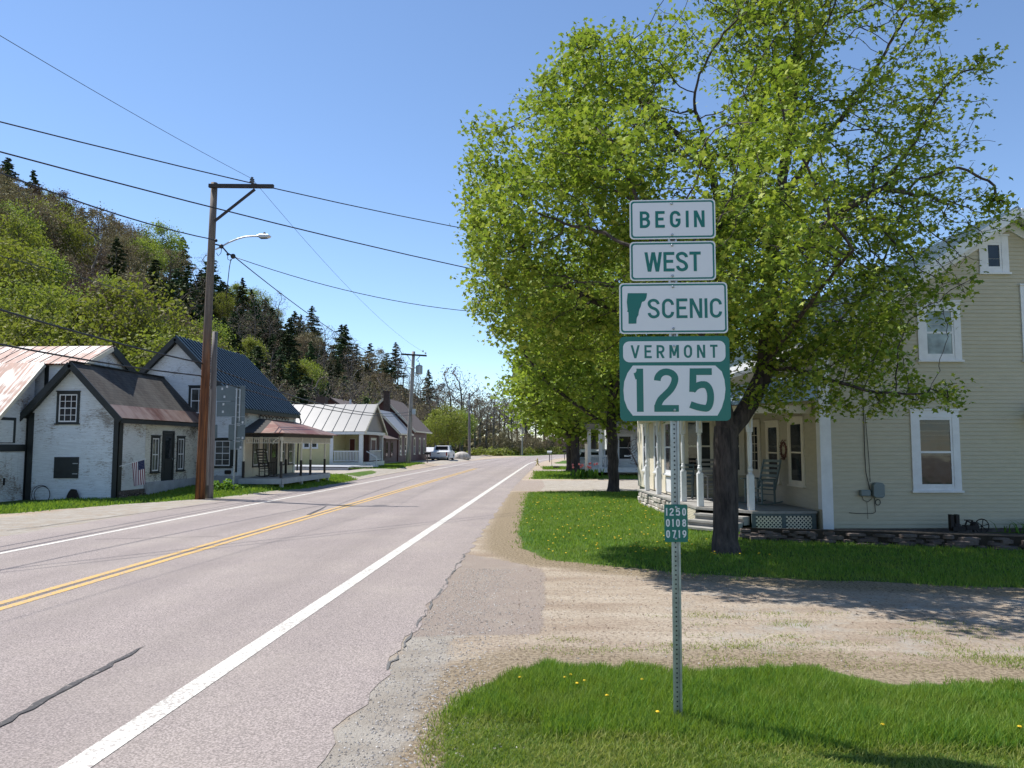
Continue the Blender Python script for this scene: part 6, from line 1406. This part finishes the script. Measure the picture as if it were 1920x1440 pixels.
# prototypes, built far below ground level out of reach? no: each prototype is itself planted as the first tree of its kind
def proto_leafy(seed, mat, n=2300, size=.62, h=12.0, w=4.2, name='spring_tree', bare=False):
    r = empty(name, (0, 0, 0)); rs = np.random.default_rng(seed)
    att = in_blobs(230 if not bare else 420, [(0, 0, h*.66, w, w, h*.34), (w*.25, 0, h*.5, w*.8, w*.8, h*.25)], seed, .5, .35); att = att[att[:, 2] > h*.2]
    Nn, par = colonize([[(0, 0, -.8), (.1, 0, h*.3), (0, .1, h*.62)]], att, 6, .7, .6, 60, seed, .12 if bare else .04); R_, ch = radii(par, .030 if not bare else .026, 2.25); R_ = np.minimum(R_, .24)
    m = skeleton_mesh('trunk', Nn, par, R_, M['bark_grey'], r, (.15, .08))
    if n:
        tips = Nn[(ch == 0)]; c = tips[rs.integers(0, len(tips), n)]+rs.normal(size=(n, 3))*(.55 if not bare else .45)
        leaf_cloud('crown', c, size, mat, r, seed, quad=True, up=.2)
    return r
def proto_conifer(seed, h=15.0, w=3.1, n=3600):
    r = empty('conifer', (0, 0, 0)); rs = np.random.default_rng(seed); m = MB(); m.tube([(0, 0, -.8), (0, 0, h*.5), (0, 0, h)], [.24, .14, .02], 7); m.build('trunk', M['bark_grey'], r)
    pts = []; k = int(h*6.5)
    for i in range(k):
        z = h*(.10+.89*i/k)+rs.normal()*.1; L = w*(1-(z/h))**.72*rs.uniform(.55, 1.1)+.15; a = rs.uniform(0, 6.28); nn = max(6, int(n/k*(L/w+.25)*1.4)); t_ = rs.uniform(.08, 1, nn)**.7
        px_ = np.cos(a)*L*t_; py_ = np.sin(a)*L*t_; pz = z-L*.22*t_+.10*L*t_**3; sp = .30*L*(1-t_*.75)[:, None]
        pts.append(np.stack([px_, py_, pz], 1)+rs.normal(size=(nn, 3))*sp*np.array([1, 1, .28]))
    C = np.vstack(pts); leaf_cloud('crown', C, .50, M['hill_dark'], r, seed, quad=True, up=.9, droop=.3); return r
protos = {'L': [proto_leafy(s, M['hill_leaf'], 6000, .37, h, w) for s, h, w in ((1, 11, 4.2), (2, 13, 4.6), (3, 9.5, 3.8))],
    'B': [proto_leafy(s, M['hill_brown'], 3600, .30, h, w, 'budding_tree', True) for s, h, w in ((4, 12, 4.6), (5, 10, 4.4))],
    'N': [proto_leafy(s, M['hill_brown'], 380, .28, h, w, 'bare_tree', True) for s, h, w in ((6, 12, 4.0), (7, 13.5, 3.8))],
    'C': [proto_conifer(8, 12, 4.6, 6400), proto_conifer(9, 9.5, 4.4, 5600), proto_conifer(10, 13, 4.0, 6000), proto_conifer(18, 10.5, 5.0, 6600)]}
used = set(); GL = {'L': ('yellow green broadleaf tree', 'tree', 'trees on the wooded hillside'), 'B': ('brown budding tree', 'tree', 'trees on the wooded hillside'), 'N': ('bare grey branched tree', 'tree', 'trees on the wooded hillside'), 'C': ('dark evergreen conifer', 'conifer', 'conifers on the wooded hillside')}
def plant(kind, x, y, z, s=1.0, rz=None, label=None, group=None, rr=random.Random(77), k=None):
    k = rr.randrange(len(protos[kind])) if k is None else k; p = protos[kind][k]
    if (kind, k) not in used: used.add((kind, k)); o = p
    else: o = copy_tree(p)
    o.location = (x, y, z); o.rotation_euler.z = rr.uniform(0, 6.28) if rz is None else rz; sz = s*rr.uniform(.95, 1.1); o.scale = (s, s, sz)
    base, cat, grp = GL[kind]; o['label'] = label or (base+' among the trees covering the left hillside'); o['category'] = cat; o['group'] = group or grp; return o
rr = random.Random(12); cand = []
y = 34.0
while y < 268:
    fx = float(np.interp(y, RY, FXs)); rx = float(np.interp(y, RY, RX)); x = fx-3
    sp = 4.9+.014*y
    while x > rx-5:
        cand.append((x+rr.uniform(-2.2, 2.2), y+rr.uniform(-2.4, 2.4))); x -= sp*rr.uniform(.9, 1.3)
    y += sp*1.0
sel = []
for x, y in cand:
    z = float(hillz(np.array(x), np.array(y))); u, v = uv_of(x, y, z+7)
    if u < -70 or u > 830 or y < 34: continue
    sel.append((x, y, z, u, v))
# hand-read colour regions of the slope in the photograph, by ground position seen from the road
def kind_of(u, v):
    r = rr.random()
    if u > 640: return 'C' if r < .28 and v < 730 else ('N' if r < .75 else 'B')
    if u > 560: return 'C' if r < .45 else ('N' if r < .78 else 'B' if r < .9 else 'L')
    if u > 395: return 'C' if r < .72 else ('L' if r < .80 else 'N')
    if 270 < u < 395 and v > 505 and v < 620: return 'C' if r < .7 else 'N'
    if u > 255: return 'L' if r < .45 else ('B' if r < .7 else 'N' if r < .85 else 'C')
    if u < 110 and v > 470: return 'L' if r < .86 else 'B'
    if u < 90 and v < 400: return 'B' if r < .85 else 'C'
    if u < 140 and v < 500: return 'L' if r < .55 else 'B'
    if v < 420+.35*u: return 'B' if r < .6 else ('C' if r < .78 else 'L')
    if 120 < u < 250 and v < 560: return 'C' if r < .36 else ('B' if r < .66 else 'L' if r < .86 else 'N')
    return 'L' if r < .42 else ('B' if r < .66 else 'N' if r < .84 else 'C')
extra = []
for x, y, z, u, v in list(sel):
    if 380 < u < 720 and len(extra) < 95: x2, y2 = x+rr.uniform(1.5, 3.5), y+rr.uniform(1.5, 3.5); extra.append((x2, y2, float(hillz(np.array(x2), np.array(y2))), u, v))
sel.sort(key=lambda s: -s[1]); print('hill candidates', len(sel))
if len(sel) > 430: rr.shuffle(sel); sel = sel[:430]
for x, y, z, u, v in extra: plant('C' if rr.random() < .6 else rr.choice('NLN'), x, y, z-.4, rr.uniform(.5, .85))
for x, y, z, u, v in sel: plant(kind_of(u, v), x, y, z-.4, rr.uniform(.72, 1.02)*(1 if y > 60 else .8)*(.84 if 395 < u < 620 else 1))
# named trees standing out on the skyline and slope
for (u, v, Y, kd, s, lab) in ((15, 300, 150, 'C', .75, 'dark conifer standing out at the top left of the ridge'), (210, 405, 165, 'C', .6, 'small dark conifer poking above the ridge left of the brown pole'), (126, 385, 158, 'C', .55, 'short dark conifer on the ridge between the brown slopes'),
        (742, 668, 222, 'C', .9, 'pointed conifer at the low end of the ridge above the pale pole'), (640, 620, 205, 'C', .8, 'conifer on the ridge skyline over the seamed roof'), (585, 600, 200, 'C', .85, 'tall conifer on the ridge where the far cable passes')):
    p = atY(u, v, Y); z = float(hillz(np.array(p.x), np.array(Y))); plant(kd, p.x, Y, max(z-.5, p.z-7), s, label=lab, group='conifers on the wooded hillside')
# undergrowth covering the slope
rs = np.random.default_rng(9); n = 26000; yy = rs.uniform(30, 262, n); fx = np.interp(yy, RY, FXs); rx = np.interp(yy, RY, RX); xx = fx-2-(fx-rx)*rs.uniform(0, 1, n)**1.2; zz = hillz(xx, yy)
C = np.stack([xx, yy, zz+rs.uniform(0, 1.5, n)], 1); o = leaf_cloud('undergrowth', C, 1.0, M['hill_brown'], None, 9, quad=True, up=.3); tag(o, 'low brown brush covering the hillside between the trees', 'brush', None, 'stuff')
# ---- woods and brush where the road bends
for (u, dv, Y, kd, s, k) in ((822, 690, 165, 'N', 1.25, 0), (845, 700, 175, 'N', 1.35, 1), (866, 675, 170, 'N', 1.45, 1), (900, 705, 180, 'N', 1.3, 0), (925, 730, 175, 'N', 1.2, 1), (945, 745, 190, 'N', 1.2, 0), (805, 715, 160, 'N', 1.1, 1), (960, 760, 180, 'N', 1.2, 0), (985, 760, 185, 'N', 1.2, 1), (1020, 770, 190, 'N', 1.1, 0), (1060, 770, 180, 'N', 1.1, 1), (912, 740, 150, 'N', .9, 1), (890, 760, 150, 'N', .9, 0)):
    g = onG(u, 835+1.9*1440/Y); g = Vector(((u-1042)/1440*Y, Y, 0)); plant(kd, g.x, Y, 0, s, k=k, label='tall leafless tree in the row of bare trees beyond the bend', group='bare trees beyond the bend')
for i in range(16):
    u = 800+i*17; Y = 186+(i*7) % 16; plant('N' if i % 3 else 'B', (u-1042)/1440*Y, Y, 0, 1.0+.3*((i*5) % 7)/7, label='tall leafless tree in the row of bare trees beyond the bend', group='bare trees beyond the bend')
for (u, Y, s, lab) in ((838, 125, .72, 'rounded yellow green tree behind the pickup'), (862, 132, .66, 'yellow green tree just right of the rounded one behind the pickup'), (815, 120, .5, 'low leafy tree between the maroon house and the pickup'), (800, 135, .6, 'leafy tree rising directly behind the maroon house')):
    plant('L', (u-1042)/1440*Y, Y, 0, s, label=lab, group='leafy trees beyond the pickup')
for (u, Y, s) in ((955, 150, .45), (975, 148, .42), (935, 152, .42), (1000, 155, .45), (1030, 160, .5), (905, 150, .35), (1060, 165, .5), (1090, 165, .55)):
    plant('B', (u-1042)/1440*Y, Y, -.8, s, label='brown brushy tree low along the outside of the bend', group='brushy trees along the bend')
for i, (u, Y, rad) in enumerate(((898, 135, 1.8), (918, 140, 1.7), (885, 128, 1.2), (852, 108, 1.1), (945, 145, 1.8), (968, 150, 1.7), (990, 152, 1.8), (1012, 155, 1.8), (1040, 160, 2.0), (930, 138, 1.3))):
    shrub('roadside_bush', ((u-1042)/1440*Y, Y, -.1), rad, 700, .34, M['bush_leaf'], 'yellow green bush in the hedge line beyond the bend', 'bush', i+40, .85, True, 'bushes beyond the bend')
rs = np.random.default_rng(19); n = 15000; xx = rs.uniform(-44, 70, n); yy = 196+rs.uniform(-12, 14, n)+.15*xx; C = np.stack([xx, yy, (6.5+3*np.sin(xx*.23)+1.5*np.sin(xx*.71))*rs.uniform(0, 1, n)*rs.uniform(.4, 1, n)], 1)
o = leaf_cloud('distant_thicket', C, 1.2, M['hill_brown'], None, 19, quad=True, up=.2); tag(o, 'brown thicket of brush behind the bend of the road', 'thicket', None, 'stuff')
# ================================================================ GRASS, FLOWERS, STONES
def blades(name, P, H, Wd, mat, seed, label, lean=.5):
    rs = np.random.default_rng(seed); n = len(P); a = rs.uniform(0, 6.28, n); w = np.stack([np.cos(a), np.sin(a), np.zeros(n)], 1)*(Wd/2)[:, None]; b_ = rs.uniform(0, 6.28, n); L = lean*H*rs.uniform(.3, 1.3, n); d = np.stack([np.cos(b_)*L, np.sin(b_)*L, np.zeros(n)], 1)
    up = np.zeros((n, 3)); up[:, 2] = H; P = P.copy(); P[:, 2] -= .01
    A = P-w; B = P+w; M1 = P+up*.55+d*.30; C = M1+w*.8; D = M1-w*.8; T_ = P+up+d
    me = bpy.data.meshes.new(name); V = np.stack([A, B, C, D, T_], 1).reshape(-1, 3).astype(np.float32); me.vertices.add(n*5); me.vertices.foreach_set('co', V.ravel())
    i5 = np.arange(n)[:, None]*5; li = np.concatenate([i5+np.array([[0, 1, 2, 3]]), i5+np.array([[3, 2, 4]])], 1).ravel().astype(np.int32); me.loops.add(len(li)); me.loops.foreach_set('vertex_index', li)
    ls = (np.arange(n)[:, None]*7+np.array([[0, 4]])).ravel().astype(np.int32); me.polygons.add(2*n); me.polygons.foreach_set('loop_start', ls); me.update(calc_edges=True)
    o = mesh_obj(name, me, mat); return tag(o, label, 'grass', None, 'stuff')
def scatter(n, x0, x1, y0, y1, P, seed, soft=.15, gamma=1.0):
    rs = np.random.default_rng(seed); x = rs.uniform(x0, x1, n); y = y0+(y1-y0)*rs.uniform(0, 1, n)**gamma; s = poly_sd(P, x, y)+noise3(np.stack([x, y, x*0], 1), 3.2, seed)*.22+noise3(np.stack([x, y, x*0], 1), 11, seed+3)*.12; k = s > rs.uniform(-soft*.6, soft, n); return x[k], y[k], s[k]
x, y, s = scatter(190000, -1.0, 5.2, 3.2, 7.2, LAWN_NEAR, 1)
tall = sstep(0, .25, y-(5.02-.055*(x-.8)+.05*np.sin(x*3)))*(x > -.1)+sstep(0, .3, y-5.35)*(x <= -.1)
rs = np.random.default_rng(2); nz_ = noise3(np.stack([x, y, x*0], 1), 2.4, 5); H = .030+.020*rs.uniform(0, 1, len(x))+tall*(.055+.035*nz_+.03*rs.uniform(0, 1, len(x)))*np.clip(s/.25+.3, .3, 1); H = np.maximum(H, .02)
k = tall > .5; Pn = np.stack([x, y, np.zeros(len(x))], 1)
blades('lawn_grass', Pn[k], H[k], np.full(k.sum(), .0062), M['grass'], 3, 'taller unmown green grass around the foot of the sign post', .55)
blades('lawn_grass', Pn[~k], H[~k], np.full((~k).sum(), .0065), M['grass_pale'], 4, 'short mown grass in the bottom right foreground', .9)
x, y, s = scatter(210000, -1.6, 13, 10.2, 32.5, LAWN_MID, 6, .3, 1.9); H = np.random.default_rng(7).uniform(.035, .085, len(x)); kk = (y > 16.6) & (x > 4.0); x, y, H = x[~kk], y[~kk], H[~kk]
blades('lawn_grass', np.stack([x, y, 0*x], 1), H, .010+.0005*(y-10), M['grass'], 8, 'grass of the front lawn around the big maple', .6)
for P_, bb, n, lab in ((LAWN_L, (-17, -10.8, 19, 44), 52000, 'weedy grass strip before the white houses'), (LAWN_3, (-1.7, 9, 43, 57), 16000, 'grass of the neighbour lawn past the second drive'), (LAWN_4, (-1.4, 8, 60, 69), 7000, 'grass plot between the far drives'), (LAWN_L2, (-19, -11.8, 55, 74), 15000, 'grass in front of the yellow cottage')):
    x, y, s = scatter(n, bb[0], bb[1], bb[2], bb[3], P_, 9, .4); H = np.random.default_rng(7).uniform(.05, .14, len(x)); z = .2*sstep(27, 33, y)*sstep(10.9, 12.4, -x)
    blades('lawn_grass', np.stack([x, y, z], 1), H, np.full(len(x), .028)+.0004*y, M['grass'], 11, lab, .5)
# sparse tufts creeping over the dirt edges
rs = np.random.default_rng(13); n = 9000; c = rs.uniform(0, 1, (60, 2))*np.array([5.5, .9])+np.array([-.3, 6.85]); c2 = rs.uniform(0, 1, (26, 2))*np.array([5, 1.2])+np.array([1.0, 7.9]); cc = np.vstack([c, c2]); j = rs.integers(0, len(cc), n); xy = cc[j]+rs.normal(size=(n, 2))*np.array([.14, .06])
blades('sparse_grass', np.stack([xy[:, 0], xy[:, 1], 0*xy[:, 0]], 1), rs.uniform(.012, .04, n), np.full(n, .006), M['grass_pale'], 14, 'thin yellowish tufts creeping over the dirt drive edge', 1.0)
def dandelion(name, loc, s, label, group):
    r = empty(name, loc, 0, label, 'flower', group); m = MB(); m.tube([(0, 0, -.01), (.004, 0, .5*s), (0, 0, s)], .0022, 4); m.build('stem', M['lily_leaf'], r)
    m = MB(); m.lathe((0, 0, s), [(.003, -.005), (.011, 0), (.0145, .004), (.009, .009), (.002, .010)], 9); m.build('bloom', M['yellow_flower'], r); return r
d0 = None
for i, (u, v, lab) in enumerate(((1070, 1268, 'dandelion at the upper left of the near grass, highest of its cluster'), (1059, 1273, 'dandelion left of the highest one in the near cluster'), (1096, 1279, 'dandelion on the right of the near cluster'), (1138, 1307, 'lone dandelion between the near cluster and the post'), (1233, 1338, 'dandelion close to the foot of the sign post'), (1204, 1277, 'small dandelion at the grass edge left of the post'), (1912, 1366, 'dandelion at the right edge of the near grass'), (975, 1273, 'dandelion at the left edge of the near grass'), (1082, 1284, 'dandelion lowest in the near cluster'), (1655, 1362, 'dandelion in the taller grass right of the post'))):
    g = onG(u, v, .075)
    if d0 is None: d0 = dandelion('dandelion', (g.x, g.y, 0), .085, lab, 'dandelions in the near grass'); o = d0
    else: o = copy_tree(d0); o['label'] = lab
    o.location = (g.x, g.y, 0)
rr = random.Random(21); n = 0
while n < 190:
    x = rr.uniform(-.9, 3.6); y = 13.2+15*rr.random()**1.3; 
    if float(poly_sd(LAWN_MID, np.array([x]), np.array([y]))[0]) < .15: continue
    o = copy_tree(d0); o.location = (x, y, 0); o.rotation_euler.z = rr.uniform(0, 6); o.scale = (1.25, 1.25, 1.0); o['label'] = 'yellow dandelion dotted in the front lawn beyond the dirt drive'; o['group'] = 'dandelions dotted over the front lawn'; n += 1
def pebbles(name, P, S, mat, seed, label):
    rs = np.random.default_rng(seed); n = len(P); oct_ = np.array([(1,0,0),(0,1,0),(-1,0,0),(0,-1,0),(0,0,.7),(0,0,-.4)]); tri = np.array([(0,1,4),(1,2,4),(2,3,4),(3,0,4)])
    a = rs.uniform(0, 6.28, n); ca, sa = np.cos(a), np.sin(a); B = oct_[tri].reshape(-1, 3); st_ = rs.uniform(.6, 1.3, (n, 1)); bx = B[None, :, 0]*st_; by = B[None, :, 1]
    V = np.stack([bx*ca[:, None]-by*sa[:, None], bx*sa[:, None]+by*ca[:, None], np.repeat(B[None, :, 2], n, 0)], -1)*S[:, None, None]+P[:, None]
    return tag(np_mesh(name, V.reshape(-1, 3), 3, n*4, mat), label, 'gravel', None, 'stuff')
rs = np.random.default_rng(15); n = 6500; y = rs.uniform(3.6, 12, n); x = -1.05+rs.normal(size=n)*.33+(rs.uniform(0, 1, n) < .25)*rs.uniform(0, 3.5, n)*(y > 6.8); k = x > -1.45; 
pm = new_mat('loose_gravel'); t_ = pm[1]; g_ = t_.nodes.new('ShaderNodeNewGeometry'); t_.links.new(ramp(t_, noise(t_, coords(t_), 37, 2), [(.35, (.14, .12, .10)), (.5, (.34, .31, .28)), (.65, (.58, .55, .51))]), pm[2].inputs['Base Color']); pm[2].inputs['Roughness'].default_value = .9
pebbles('loose_gravel', np.stack([x, y, np.full(n, .002)], 1)[k], rs.uniform(.003, .012, n)[k], pm[0], 16, 'loose gravel along the broken pavement edge')
# fallen leaf litter and crumbs on the dirt drive
rs = np.random.default_rng(25); n = 3800; C = np.stack([rs.uniform(-.5, 7, n), rs.uniform(6.9, 12.6, n), np.full(n, .008)], 1)
o = leaf_cloud('dry_litter', C, .022, simple('dry_litter', (.16, .10, .06), .9, var=.5, scale=30), None, 26, quad=True, up=3); tag(o, 'dry leaf crumbs scattered over the dirt drive', 'litter', None, 'stuff')
print('objects', len(COL.objects))
